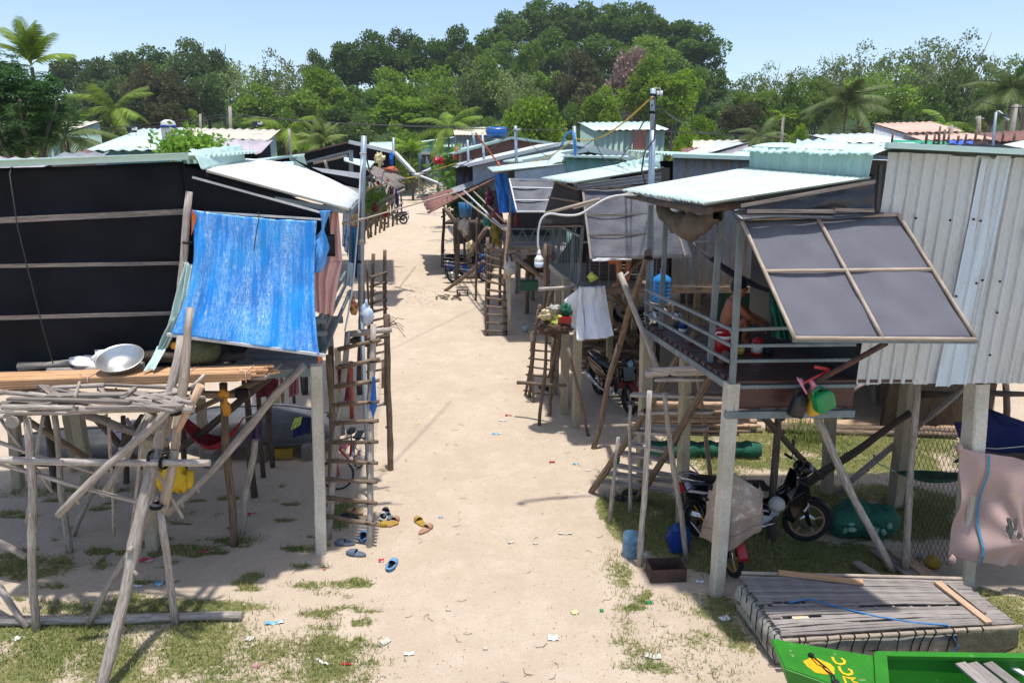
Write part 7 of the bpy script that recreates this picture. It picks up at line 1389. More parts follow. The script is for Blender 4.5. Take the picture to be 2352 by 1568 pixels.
for k, (x, y) in enumerate(((1002, 369), (1014, 369), (1058, 405), (1066, 396), (1056, 428))):
    b = MB(); b.blob(Q(x, y, 45), (.2, .2, .22), k + 3, .7); one('red_flower_pot', b, 'red', 'red flower pot with a plant hanging %s' % ['far left before the teal house', 'right of the first, before the teal house', 'under the wedge roof, left of two', 'under the wedge roof, right of two', 'lowest, under the wedge roof near the rusty tin'][k], 'flower pot')
b = MB(); b.grid(lambda u, v: Q(1030 + 42 * u, 352 + 8 * u + 22 * v * (1 - .5 * u), 50 + v), 10, 6); one('white_sheet', b, 'sack_white', 'white plastic sheet sagging under the far lean to roof', 'plastic sheet', solid=.02)
b = MB(); b.grid(lambda u, v: Q(1126 + 46 * u, 388 - 6 * u + 28 * v, 30 + .5 * math.sin(u * 6)) , 12, 6); one('grey_sheet', b, 'plastic_grey', 'grey tarp hung behind the top of the rust red roof', 'tarpaulin', solid=.02)
tuft('potted_plant', Q(1034, 378, 48), (1.5, .8, 1.2), 260, .5, LM1, 'bright green plant between the far huts and the teal house', seed=12); tuft('bush', Q(1070, 432, 40), (1.6, 1, 1.2), 260, .45, LM2, 'dark green plants below the far wedge roof', seed=13)
tuft('mango_bush', Q(430, 330, 17), (.75, .5, .28), 900, .16, LM1, 'leafy green bush showing over the black hut roof beside the steel tank', 'bush', seed=15)
# tanks
tk = thing('water_tank', 'upright stainless steel water tank with a blue band behind the left roofs', 'water tank', Q(391, 322, 22)); c = Q(391, 324, 22)
b = MB(); pf = [(.21, -.3)]
for k in range(7): pf += [(.225, -.25 + k * .11), (.215, -.2 + k * .11)]
pf += [(.2, .56), (.1, .62), (0, .63)]; b.lathe(c, pf, 22); b.make('body', 'steel_white', tk); b = MB(); b.lathe(c + Vector((0, 0, .38)), [(.228, 0), (.228, .08)], 22); b.make('band', 'blue_deep', tk)
b = MB(); b.lathe(c - Vector((0, 0, 4.9)), [(.12, 0), (.12, 4.6)], 8); b.make('stand', 'steel_blue', tk)
b = MB(); c = Q(1141, 304, 64); b.lathe(c - Vector((.9, 0, 0)), [(0, -.05), (.35, 0), (.45, .12), (.45, 1.68), (.35, 1.8), (0, 1.85)], 18, axis=(1, 0, 0)); tb = one('blue_water_tank', b, 'blue', 'blue plastic water tank lying on its side on the far roof', 'water tank'); b = MB(); b.lathe(c + Vector((0, 0, .42)), [(.15, 0), (.15, .12), (0, .12)], 12); b.make('lid', 'blue_deep', tb)
b = MB(); b.lathe(Q(1141, 330, 64) , [(.5, 0), (.5, .4)], 8); one('tank_stand', b, 'steel_blue', 'dark stand carrying the blue water tank', 'stand')
# nets at the far right
b = MB(); b.grid(lambda u, v: Q(2050 + 140 * u, 331 + 3 * u - (9 - 1 * u) * v, 17 + 3 * v) + Vector((0, 0, .05 * noise.noise(Vector((u * 8, v * 3, 0))))), 24, 6); one('green_net', b, flat('net_bright', '16936c', .7), 'bright green net spread over poles behind the dark net roof', 'net', solid=.01)
b = MB(); b.grid(lambda u, v: Q(2178 + 56 * u, 333 - 11 * v * (1 - .3 * u), 17 + 3 * v) + Vector((0, 0, .08 * noise.noise(Vector((u * 6, v * 3, 2))))), 16, 6); one('blue_tarp', b, flat('tarp_far', '2a5ad0', .5), 'blue tarp beside the bright green net at the far right', 'tarpaulin', solid=.01)
for k, (x, yt, yb) in enumerate(((2128, 302, 334), (2146, 308, 333), (2158, 290, 330), (2169, 298, 332), (2179, 305, 330), (2050, 303, 330), (2218, 308, 330), (2200, 312, 330), (2241, 300, 325), (2262, 305, 326), (2304, 300, 325), (2330, 305, 325))):
    b = MB(); b.log(Q(x - 2, yb, 17), Q(x + 2, yt, 17), .03, seed=k); one('stake', b, 'pole_brown', ['first', 'second', 'third', 'fourth', 'fifth', 'left tall', 'sixth', 'middle', 'seventh', 'eighth', 'ninth', 'last'][k] + ' thin brown stake among the nets and roofs at the far right', 'stake', group='stakes at the far right')
# poles and lamps
def ppole(label, xt, yt, xb, yb, Y, r, m='steel_pole', ins=True, name='utility_pole'):
    t = thing(name, label, 'pole', Vector((Q(xb, yb, Y).x, Y, 0))); a = Q(xt, yt, Y); q = Q(xb, yb, Y); b = MB(); b.tube([Vector((q.x, Y, -.05)), q, a], r, 10); b.make('shaft', m, t)
    if ins: b = MB(); b.box(a + Vector((.05, -.05, -.12)), (.35 * r / .05 * .6, .06, .06)); b.make('crossarm', 'steel_white', t)
    return t
ppole('steel pole with white insulators among the middle right roofs', 1184, 289, 1186, 372, 24, .055); ppole('steel pole with a blue hose looped over it behind the third right hut', 1319, 290, 1323, 388, 19, .05, ins=False)
ppole('slim steel post nearest the rust red roof, left of two', 1074, 322, 1076, 378, 34, .06, ins=False); ppole('slim steel post beside the white insulator pole', 1108, 308, 1112, 372, 32, .06, ins=False); ppole('thin grey post behind the long black hut', 904, 316, 903, 395, 60, .1, ins=False); ppole('slim pole in front of the lilac roof below the blue tank', 1085, 302, 1090, 330, 50, .08, ins=False)
ppole('old grey concrete pole between the palms at the far right', 2248, 267, 2248, 305, 42, .12, 'concrete', ins=True); ppole('short concrete pole behind the pink roof', 2184, 288, 2184, 322, 34, .1, 'concrete', ins=True); ppole('leaning grey post left of the cream roofed house', 664, 296, 665, 322, 30, .05, 'pole_grey', ins=False); ppole('tall concrete pole by the far right palm', 2333, 240, 2325, 300, 50, .16, 'pole_grey')
ppole('forked branch post on the cream roof by the bush', 460, 262, 461, 300, 40, .06, 'pole_grey', ins=False); ppole('wooden post before the dark trees left of centre', 528, 245, 530, 294, 55, .12, 'pole_grey', ins=False)
b = MB(); b.tube([Q(1318, 310, 18.9), Q(1312, 302, 18.9), Q(1300, 308, 18.9), Q(1292, 330, 18.9), Q(1288, 336, 18.9)], .03, 6); b.tube([Q(1317, 305, 18.9), Q(1322, 340, 18.9), Q(1320, 372, 18.9)], .045, 6); one('blue_hose', b, 'rope_blue', 'blue hose and cloth looped over the steel pole behind the third right hut', 'hose')
lp = thing('street_lamp', 'solar street lamp on a leaning grey pole at the far right', 'street lamp', Vector((Q(2278, 355, 14).x, 14, 0))); b = MB(); b.tube([Vector((Q(2275, 360, 14).x, 14, 0)), Q(2279, 350, 14), Q(2288, 258, 14)], .026, 10); b.make('pole', 'steel_pole', lp)
b = MB(); b.tube([Q(2288, 258, 14), Q(2294, 256, 14), Q(2316, 275, 13.8)], .02, 8); b.make('arm', 'steel_white', lp); b = MB(); b.beam(Q(2300, 262, 13.9), Q(2316, 268, 13.8), .16, .02); b.make('solar_panel', 'navy', lp); b = MB(); b.beam(Q(2308, 268, 13.85), Q(2317, 276, 13.8), .08, .03); b.make('lamp_head', 'white', lp)
for k, (x, y, Y) in enumerate(((302, 302, 28), (590, 289, 30))):
    t = thing('solar_lamp', ('small solar floodlight on the pale green roof ridge', 'small solar floodlight on the cream roof ridge')[k], 'lamp', Q(x, y, Y)); b = MB(); b.box(Q(x, y - 4, Y), (.35, .05, .22), Matrix.Rotation(.5, 3, 'X')); b.make('solar_panel', 'navy', t); b = MB(); b.beam(Q(x, y + 3, Y), Q(x, y - 4, Y + .05), .03, .03); b.make('bracket', 'steel_white', t); b = MB(); b.box(Q(x + 7, y - 6, Y), (.16, .12, .12)); b.make('lamp_head', 'white', t)
def wire(pts, r, m, label, sag=0):
    b = MB(); o = []
    for i in range(len(pts) - 1):
        for k in range(12): t_ = k / 12; o.append(pts[i].lerp(pts[i + 1], t_) - Vector((0, 0, sag * math.sin(math.pi * t_))))
    o.append(pts[-1]); b.tube(o, r, 5); one('wire', b, m, label, 'wire')
wire([Q(1498, 224, 9.9), Q(1320, 318, 19), Q(1186, 370, 24), Q(1060, 395, 40)], .014, 'rope_yellow', 'ochre cable running from the tall steel pole down over the right roofs', .25)
wire([Q(1499, 240, 9.9), Q(1365, 320, 19), Q(1190, 296, 24)], .011, 'wire_dark', 'dark cable drooping from the tall steel pole to the insulator pole', .7)
wire([Q(-60, 322, 55), Q(528, 268, 55), Q(1490, 300, 55), Q(2480, 330, 60)], .035, 'wire_dark', 'thin power line crossing in front of the wood', .3); wire([Q(-60, 310, 60), Q(528, 262, 58), Q(1110, 290, 60)], .03, 'wire_dark', 'upper thin power line left of the hill', .3)
wire([Q(1900, 292, 45), Q(2040, 280, 45), Q(2248, 232, 40), Q(2420, 236, 40)], .025, 'wire_dark', 'thin power line rising toward the right palms', .3); wire([Q(836, 340, 8.8), Q(880, 395, 16), Q(1186, 295, 24)], .012, 'wire_dark', 'loose wire hanging from the left steel pole across the lane', .5)
wire([Q(1503, 240, 10), Q(1660, 293, 30), Q(2000, 318, 30)], .012, 'wire_dark', 'faint wire running right from the tall steel pole', .3)
# long broom like bamboo pole with orange tip
b = MB(); b.bamboo(Q(1092, 305, 22), Q(1144, 375, 22), .025); b.lathe(Q(1144, 373, 22), [(.03, .02), (.05, -.1), (.12, -.4), (0, -.42)], 10, axis=(-.35, 0, 1)); one('broom', b, 'terracotta', 'orange tipped pole leaning across the right roofs', 'broom')
b = MB(); b.lathe(Q(1049, 352, 45), [(.3, -.4), (.15, .0), (.03, .45), (0, .46)], 10); one('orange_cone', b, 'terracotta', 'small orange cone shaped cover standing on the far lean to roof', 'cone')
# ================================================================ PEOPLE
def person(label, J, R_, edges, hands, skin='skin', hair_c=None, shorts=None, name='person'):
    """one skinned body; J joints, R_ radii"""
    loc = Vector(J['pelvis']); me = bpy.data.meshes.new(name); bm = bmesh.new(); sl = bm.verts.layers.skin.verify(); V = {}
    for k, p in J.items(): v = bm.verts.new(Vector(p) - loc); V[k] = v; r_ = R_[k]; v[sl].radius = r_ if isinstance(r_, tuple) else (r_, r_)
    for a, b_ in edges: bm.edges.new((V[a], V[b_]))
    V['pelvis'][sl].use_root = True
    for h in hands:                                        # five fingers on each hand
        hv = V[h['at']]; d = Vector(h['dir']).normalized(); up = Vector(h['up']).normalized(); s_ = d.cross(up)
        for i, (o, l) in enumerate(((-.03, .075), (-.011, .085), (.010, .08), (.029, .062))):
            q = hv.co.copy(); prev = hv
            for j in range(1, 4):
                t_ = j / 3; q = hv.co + s_ * o * (1 + .2 * t_) + d * (.045 + l * t_ * .8) - up * (.035 * t_ * t_); v = bm.verts.new(q); v[sl].radius = (.009 - .001 * j,) * 2; bm.edges.new((prev, v)); prev = v
        prev = hv
        for j in range(1, 3): v = bm.verts.new(hv.co - s_ * (.03 + .02 * j) + d * (.015 + .025 * j)); v[sl].radius = (.011, .011); bm.edges.new((prev, v)); prev = v
    bm.to_mesh(me); bm.free(); me.materials.append(MATS[skin]); o = bpy.data.objects.new(name, me); COL.objects.link(o); o.location = loc
    md = o.modifiers.new('skin', 'SKIN'); md.use_smooth_shade = True; o.modifiers.new('smooth', 'SUBSURF').levels = 2; o.modifiers['smooth'].render_levels = 2
    return tag(o, label, 'person')
fx = P(1709, 789, ZF); Ym_ = fx.y
J = {k: Q(x, y, Ym_ + dy) for k, (x, y, dy) in {'pelvis': (1674, 764, .05), 'belly': (1671, 742, .05), 'chest': (1674, 714, .05), 'neck': (1687, 691, .05), 'throat': (1693, 680, .04), 'head': (1700, 662, .03), 'crown': (1699, 646, .03), 'nose': (1719, 665, .02), 'chin': (1711, 674, .02),
     'shoulder_n': (1687, 697, -.10), 'elbow_n': (1718, 728, -.14), 'wrist_n': (1742, 742, -.10), 'hand_n': (1750, 748, -.08), 'shoulder_f': (1692, 696, .22), 'elbow_f': (1722, 722, .24), 'wrist_f': (1746, 732, .16), 'hand_f': (1754, 736, .12),
     'hip_n': (1682, 768, -.06), 'knee_n': (1712, 731, -.10), 'ankle_n': (1706, 783, -.10), 'toe_n': (1722, 788, -.12), 'hip_f': (1684, 766, .18), 'knee_f': (1718, 728, .24), 'ankle_f': (1714, 780, .22), 'toe_f': (1730, 785, .22)}.items()}
RR = dict(pelvis=.13, belly=(.115, .13), chest=(.12, .15), neck=.058, throat=.05, head=(.078, .088), crown=.058, nose=.012, chin=.035, shoulder_n=.058, elbow_n=.040, wrist_n=.028, hand_n=(.02, .035), shoulder_f=.058, elbow_f=.040, wrist_f=.028, hand_f=(.02, .035), hip_n=.085, knee_n=.062, ankle_n=.038, toe_n=(.024, .04), hip_f=.085, knee_f=.062, ankle_f=.038, toe_f=(.024, .04))
E = [('pelvis', 'belly'), ('belly', 'chest'), ('chest', 'neck'), ('neck', 'throat'), ('throat', 'head'), ('head', 'crown'), ('head', 'nose'), ('throat', 'chin')] + [(a + s_, b_ + s_) for s_ in ('_n', '_f') for a, b_ in (('shoulder', 'elbow'), ('elbow', 'wrist'), ('wrist', 'hand'), ('hip', 'knee'), ('knee', 'ankle'), ('ankle', 'toe'))] + [('chest', 'shoulder_n'), ('chest', 'shoulder_f'), ('pelvis', 'hip_n'), ('pelvis', 'hip_f')]
man = person('shirtless man squatting on the red porch floor, arms resting on his knees', J, RR, E, [dict(at='hand_n', dir=(.7, -.1, -.7), up=(.7, 0, .7)), dict(at='hand_f', dir=(.8, -.1, -.5), up=(.5, 0, .8))])
hc = J['head']; b = MB()
def hairf(u, v):
    th = u * 6.2832; ph = v * 1.75; d = Vector((math.sin(ph) * math.cos(th), math.sin(ph) * math.sin(th), math.cos(ph))); k = 1 if d.x < .3 or d.z > .35 else .80
    d2 = Matrix.Rotation(-.35, 3, 'Y') @ d; return hc + Vector((-.008, 0, .022)) + Vector((d2.x * .105, d2.y * .10, d2.z * .112)) * k * (1 + .05 * noise.noise(d * 6))
b.grid(hairf, 20, 10); b.make('hair', 'hair', man)
for s_ in (-1, 1): b = MB(); b.lathe(hc + Vector((.078, s_ * .036 , .004)), [(.011, 0), (.008, .006), (0, .008)], 8, axis=(1, s_ * .2, 0)); b.make('eye', 'hair', man); b = MB(); b.blob(hc + Vector((-.005, s_ * .09, -.005)), (.018, .010, .028), 2, .1, 8, 6); b.make('ear', 'skin', man)
b = MB(); pe = J['pelvis']; b.blob(pe + Vector((.02, .03, 0)), (.155, .19, .125), 3, .08, 18, 12)
for s_ in ('_n', '_f'): h_, k_ = J['hip' + s_], J['knee' + s_]; b.tube([pe.lerp(h_, .6), h_, h_.lerp(k_, .45)], [.11, .105, .085], 12)
b.make('shorts', 'shorts', man)
s2 = Q(1421, 588, 11.25); dx = Vector; Jp = lambda x, y, z: Vector((s2.x + x, 11.25 + y, ZC + z))
J2 = dict(pelvis=Jp(.05, .35, .52), belly=Jp(.06, .38, .68), chest=Jp(.06, .40, .90), neck=Jp(.05, .38, 1.05), throat=Jp(.05, .37, 1.10), head=Jp(.04, .34, 1.21), crown=Jp(.04, .35, 1.29), nose=Jp(.03, .24, 1.20), shoulder_n=Jp(-.14, .38, .99), elbow_n=Jp(-.18, .22, .76), wrist_n=Jp(-.05, .08, .62), hand_n=Jp(.0, .04, .62), shoulder_f=Jp(.25, .38, .99), elbow_f=Jp(.28, .22, .76), wrist_f=Jp(.16, .08, .62), hand_f=Jp(.12, .04, .62), hip_n=Jp(-.03, .32, .50), knee_n=Jp(.0, -.02, .50), ankle_n=Jp(.02, .0, .12), toe_n=Jp(-.10, -.10, .08), hip_f=Jp(.14, .32, .50), knee_f=Jp(.18, .02, .50), ankle_f=Jp(.17, .06, .13), toe_f=Jp(.15, -.08, .08))
E2 = [e for e in E if 'chin' not in e]; R2 = {k: v for k, v in RR.items() if k in J2}
p2 = person('seated person mostly hidden behind the torn plastic shade panel, one bare leg showing below', J2, R2, E2, [dict(at='hand_n', dir=(.8, -.3, -.3), up=(0, 0, 1)), dict(at='hand_f', dir=(-.8, -.3, -.3), up=(0, 0, 1))])
b = MB(); b.blob(Jp(.04, .36, .82), (.20, .14, .28), 3, .08, 16, 12); b.tube([Jp(-.09, .30, .52), Jp(-.10, .02, .50)], [.10, .085], 10); b.make('orange_shirt', 'orange', p2)
b = MB(); b.blob(Jp(.04, .37, 1.24), (.10, .10, .10), 4, .05, 14, 10); b.make('hair', 'hair', p2)
# ================================================================ TREES
leafmat('leaf_dark', (.055, .115, .02), (.15, .25, .035)); leafmat('leaf_blue', (.06, .11, .032), (.15, .22, .055)); leafmat('leaf_mid', (.09, .17, .02), (.24, .34, .04)); leafmat('leaf_bright', (.10, .20, .015), (.27, .40, .03), trans=.45)
leafmat('leaf_pale', (.12, .18, .045), (.27, .33, .11), trans=.45); leafmat('leaf_olive', (.07, .08, .028), (.15, .15, .05)); leafmat('leaf_dead', (.32, .21, .17), (.50, .36, .30), trans=.1); leafmat('leaf_mango', (.03, .09, .025), (.09, .19, .05)); leafmat('leaf_palm', (.06, .11, .03), (.17, .21, .07), trans=.3)
def crown_mesh(name, seed, n, lumps, leaf, shape='round', gap=0.0, up=.2, asp=.42):
    """unit crown: width 2, height 2, centred at origin"""
    rnd = random.Random(seed); b = MB(); L_ = []
    for _ in range(lumps):
        while True:
            p = Vector((rnd.uniform(-1, 1), rnd.uniform(-1, 1), rnd.uniform(-1, 1)))
            if shape == 'round' and p.length < 1: break
            if shape == 'tall' and math.hypot(p.x, p.y) < .35 + .55 * (1 - abs(p.z + .2)) : break
            if shape == 'dome' and p.z > -.8 and math.hypot(p.x, p.y) < 1 - max(0, p.z) ** 2 * .75 - max(0, -p.z - .3) * .6: break
        L_.append((p * .82, rnd.uniform(.18, .36) * (1.25 if lumps < 26 else 1)))
    for i in range(n):
        c, r_ = L_[i % lumps]; d = Vector((rnd.gauss(0, 1), rnd.gauss(0, 1), rnd.gauss(0, 1))).normalized()
        if d.z < -.3 and rnd.random() < .55: d.z = -d.z
        p = c + d * r_ * rnd.uniform(.6, 1.2)
        if gap and noise.noise(p * 3.1 + Vector((seed, 0, 0))) < gap - .5: continue
        a = (d + Vector((rnd.uniform(-.9, .9), rnd.uniform(-.9, .9), rnd.uniform(-.9, .9) + up))).normalized() * leaf * rnd.uniform(.7, 1.35)
        s_ = a.cross(Vector((rnd.uniform(-1, 1), rnd.uniform(-1, 1), rnd.uniform(-1, 1)))).normalized() * a.length * asp
        b.quad([p - a * .5, p + s_, p + a * .5, p - s_])
    me = b.make(name, 'leaf_mid').data; bpy.data.objects.remove(bpy.data.objects[-1] if False else [o for o in bpy.data.objects if o.data == me][0]); me.materials.clear(); return me
CM = {'dome1': crown_mesh('crown', 1, 9000, 34, .085, 'dome'), 'dome2': crown_mesh('crown', 2, 9000, 42, .085, 'dome'), 'round': crown_mesh('crown', 3, 8000, 30, .085), 'tall1': crown_mesh('crown', 4, 8000, 40, .085, 'tall'), 'tall2': crown_mesh('crown', 5, 8000, 34, .09, 'tall'),
      'feather1': crown_mesh('crown', 6, 5200, 60, .065, 'dome', gap=.46, asp=.5), 'feather2': crown_mesh('crown', 7, 5200, 66, .065, 'tall', gap=.46, asp=.5)}
def branches(seed, m=7):
    rnd = random.Random(seed); b = MB(); b.log((0, 0, 0), (rnd.uniform(-.06, .06), 0, .62), .035, .018, seed=seed, wob=.5, n=6, seg=.12)
    for k in range(m):
        z = rnd.uniform(.25, .6); a = rnd.uniform(0, 6.28); l = rnd.uniform(.2, .42); q = Vector((math.cos(a) * l * .6, math.sin(a) * l * .6, z + l)); b.tube([(0, 0, z), q * .5 + Vector((0, 0, z * .45)), q], [.014, .010, .004], 5)
    me = b.make('trunk', 'bark').data; bpy.data.objects.remove([o for o in bpy.data.objects if o.data == me][0]); return me
TM = [branches(s_) for s_ in (1, 2, 3)]; TMcache = {}
def withmat(me, m):
    k = (me.name, m)
    if k not in TMcache: c = me.copy(); c.materials.clear(); c.materials.append(MATS[m]); TMcache[k] = c
    return TMcache[k]
TREES = []
def tree(kind, px, ytop, wpx, Y, leaf, desc, ybot=None, bark='bark', group=None):
    top = Q(px, ytop, Y); zb = H(top.x, Y); h = top.z - zb; w = wpx / F * Y / 2 * 1.12; TREES.append((px, kind, px, ytop, w, h, Y, leaf, desc, bark, top.x, zb, ybot))
D_, B_, M_, G_, P_l, O_ = 'leaf_dark', 'leaf_blue', 'leaf_mid', 'leaf_bright', 'leaf_pale', 'leaf_olive'
for a in [  # kind, px, ytop, width px, distance, leaf, description
    ('dome1', 165, 126, 110, 150, B_, 'bluish dark tree of the far left wood'), ('dome2', 225, 138, 100, 142, B_, 'bluish dark tree of the far left wood'), ('dome1', 290, 112, 110, 150, B_, 'bluish dark tree of the far left wood'), ('tall1', 352, 105, 110, 152, D_, 'bluish dark tree of the far left wood'), ('dome2', 440, 98, 115, 140, B_, 'bluish dark tree of the far left wood'), ('tall2', 497, 102, 70, 142, B_, 'bluish dark tree of the far left wood'),
    ('dome2', 330, 150, 110, 118, O_, 'dull olive tree in the middle row at the left'), ('dome1', 255, 175, 110, 122, B_, 'dull olive tree in the middle row at the left'), ('round', 400, 165, 110, 112, O_, 'dull olive tree in the middle row at the left'), ('dome1', 470, 160, 100, 116, B_, 'dull olive tree in the middle row at the left'), ('round', 180, 190, 100, 116, B_, 'dull olive tree in the middle row at the left'),
    ('feather1', 560, 132, 110, 122, P_l, 'pale feathery tree left of the dark wood'), ('feather2', 625, 122, 90, 126, P_l, 'pale feathery tree left of the dark wood'), ('feather1', 680, 130, 100, 120, P_l, 'pale feathery tree left of the dark wood'), ('tall2', 742, 138, 120, 112, G_, 'pale feathery tree left of the dark wood'), ('dome2', 600, 200, 140, 108, M_, 'mid green tree in front of the pale feathery ones'), ('dome1', 700, 205, 150, 107, M_, 'mid green tree in front of the pale feathery ones'),
    ('tall1', 722, 112, 60, 150, D_, 'dark green tree on the skyline left of the hill'), ('dome1', 800, 84, 110, 148, D_, 'dark green tree on the skyline left of the hill'), ('dome2', 862, 80, 110, 150, D_, 'dark green tree on the skyline left of the hill'), ('tall1', 925, 66, 100, 152, D_, 'dark green tree on the skyline left of the hill'), ('dome1', 985, 78, 100, 148, D_, 'dark green tree on the skyline left of the hill'), ('dome2', 1050, 66, 110, 150, D_, 'dark green tree on the skyline left of the hill'),
    ('dome1', 1130, 66, 90, 165, D_, 'dark green tree crowning the hill'), ('tall1', 1165, 26, 100, 172, D_, 'dark green tree crowning the hill'), ('dome2', 1235, 4, 120, 175, D_, 'dark green tree crowning the hill'), ('tall2', 1300, 2, 100, 172, D_, 'dark green tree crowning the hill'), ('dome1', 1365, 0, 120, 175, D_, 'dark green tree crowning the hill'), ('tall1', 1430, 6, 100, 172, D_, 'dark green tree crowning the hill'), ('dome2', 1480, 14, 110, 170, D_, 'dark green tree crowning the hill'), ('dome1', 1550, 36, 130, 165, D_, 'dark green tree crowning the hill'), ('dome2', 1610, 66, 120, 158, D_, 'dark green tree crowning the hill'),
    ('dome1', 1630, 150, 90, 145, D_, 'dark green tree on the right shoulder of the hill'), ('dome2', 1500, 90, 150, 150, M_, 'dark green tree on the right shoulder of the hill'), ('round', 1560, 130, 140, 140, D_, 'dark green tree on the right shoulder of the hill'), ('dome1', 1640, 235, 80, 120, D_, 'dark green tree on the right shoulder of the hill'), ('dome2', 1270, 70, 130, 158, D_, 'dark tree half way down the hill'), ('dome1', 1380, 80, 140, 158, D_, 'dark tree half way down the hill'), ('round', 1160, 100, 120, 155, D_, 'dark tree half way down the hill'), ('dome1', 1215, 84, 70, 145, G_, 'small bright crown among the dark trees of the hill'),
    ('dome1', 810, 190, 110, 118, D_, 'dark green tree in the hollow below the skyline'), ('dome2', 900, 165, 130, 122, M_, 'mid green tree at the foot of the hill'), ('feather1', 985, 142, 130, 118, G_, 'mid green tree at the foot of the hill'), ('feather2', 1060, 145, 120, 120, P_l, 'mid green tree at the foot of the hill'), ('dome2', 1120, 135, 120, 124, M_, 'mid green tree at the foot of the hill'), ('feather1', 1185, 150, 120, 118, P_l, 'mid green tree at the foot of the hill'), ('dome1', 1265, 155, 110, 128, M_, 'mid green tree at the foot of the hill'),
    ('tall1', 1330, 110, 110, 124, O_, 'olive grey tree left of the dead one'), ('round', 1350, 190, 130, 118, O_, 'olive grey tree left of the dead one'), ('dome1', 930, 215, 150, 106, G_, 'bright green tree behind the long black hut'), ('dome2', 1020, 225, 150, 106, M_, 'bright green tree behind the long black hut'), ('feather2', 850, 215, 120, 108, D_, 'dark bushy tree behind the white roof'), ('round', 780, 235, 140, 104, D_, 'dark bushy tree behind the white roof'),
    ('tall2', 1215, 196, 180, 70, 'leaf_bright', 'yellow green spreading tree right behind the blue water tank'), ('tall2', 1447, 92, 100, 112, 'leaf_dead', 'dead pinkish brown tree against the dark hill'), ('dome2', 1490, 136, 120, 100, G_, 'bright green acacia behind the tall steel pole, taller left crown'), ('dome1', 1550, 150, 130, 98, G_, 'bright green acacia right of the tall steel pole'), ('round', 1390, 200, 100, 95, G_, 'rounded bright green tree left of the pale green shed'), ('dome1', 1610, 255, 80, 80, G_, 'small bright green tree right of the pale green shed'), ('round', 1575, 282, 70, 60, G_, 'low bright bush right against the pale green shed'), ('round', 1640, 280, 70, 95, D_, 'dark low tree right of the bright bush'),
    ('feather1', 1725, 160, 90, 130, P_l, 'pale feathery tree on the right skyline'), ('feather2', 1775, 152, 90, 126, P_l, 'pale feathery tree on the right skyline'), ('feather1', 1832, 150, 90, 130, P_l, 'pale feathery tree on the right skyline'), ('feather2', 1890, 140, 80, 132, P_l, 'pale feathery tree on the right skyline'), ('feather1', 1935, 118, 100, 130, P_l, 'pale feathery tree on the right skyline'), ('feather2', 2000, 104, 110, 126, P_l, 'pale feathery tree on the right skyline'), ('feather1', 2065, 102, 110, 130, P_l, 'pale feathery tree on the right skyline'), ('feather2', 2125, 100, 100, 124, P_l, 'pale feathery tree on the right skyline'), ('feather1', 2170, 80, 100, 128, P_l, 'pale feathery tree on the right skyline'), ('feather2', 2240, 80, 110, 124, P_l, 'pale feathery tree on the right skyline'), ('feather1', 2310, 118, 100, 128, P_l, 'pale feathery tree on the right skyline'),
    ('dome1', 1740, 200, 130, 112, M_, 'mid green tree below the right skyline'), ('dome2', 1880, 190, 130, 114, M_, 'mid green tree below the right skyline'), ('feather1', 1990, 160, 130, 112, G_, 'mid green tree below the right skyline'), ('feather2', 2080, 160, 130, 110, G_, 'mid green tree below the right skyline'), ('dome1', 2290, 175, 120, 108, M_, 'mid green tree below the right skyline'), ('dome2', 2060, 220, 130, 92, M_, 'mid green tree below the right skyline'), ('dome1', 1700, 230, 100, 104, O_, 'mid green tree below the right skyline'),
    ('dome2', 1820, 197, 90, 80, D_, 'very dark round tree left of the big coconut palm'), ('tall1', 2200, 150, 120, 88, B_, 'tall dark tree between the right palms'), ('dome2', 2145, 205, 100, 86, D_, 'dark tree just left of the tall one between the right palms'), ('tall1', 2375, 120, 60, 80, D_, 'dark tree cut by the right edge of the view'), ('round', 1850, 285, 70, 62, G_, 'light green bush beside the papaya'), ('round', 270, 245, 110, 85, M_, 'bush behind the green grey shed'), ('dome1', 372, 225, 100, 90, O_, 'brown green tree behind the steel water tank'), ('round', 560, 262, 130, 88, D_, 'dark bush behind the cream roof'), ('round', 660, 255, 120, 90, D_, 'dark bush behind the cream roof'),
    ('round', 820, 265, 120, 92, B_, 'low dark bush along the wood edge'), ('round', 900, 280, 100, 90, M_, 'low dark bush along the wood edge'), ('round', 1010, 282, 110, 96, D_, 'low dark bush along the wood edge'), ('round', 1120, 270, 90, 98, D_, 'low dark bush along the wood edge'), ('round', 450, 255, 100, 92, M_, 'low dark bush along the wood edge'), ('round', 1310, 240, 110, 96, D_, 'low dark bush along the wood edge'), ('round', 1720, 290, 110, 90, O_, 'low dark bush along the wood edge'), ('round', 1960, 290, 120, 88, O_, 'low dark bush along the wood edge'), ('round', 2100, 290, 120, 88, D_, 'low dark bush along the wood edge'), ('round', 2260, 280, 120, 88, O_, 'low dark bush along the wood edge'), ('round', 150, 250, 110, 90, B_, 'low dark bush along the wood edge'), ('round', 930, 318, 80, 92, G_, 'low dark bush along the wood edge')]:
    tree(*a)
cnt = {}; tot = {}
ORD = ['first', 'second', 'third', 'fourth', 'fifth', 'sixth', 'seventh', 'eighth', 'ninth', 'tenth', 'eleventh', 'twelfth']
TREES.sort(key=lambda t_: t_[0])
for t_ in TREES: tot[t_[8]] = tot.get(t_[8], 0) + 1
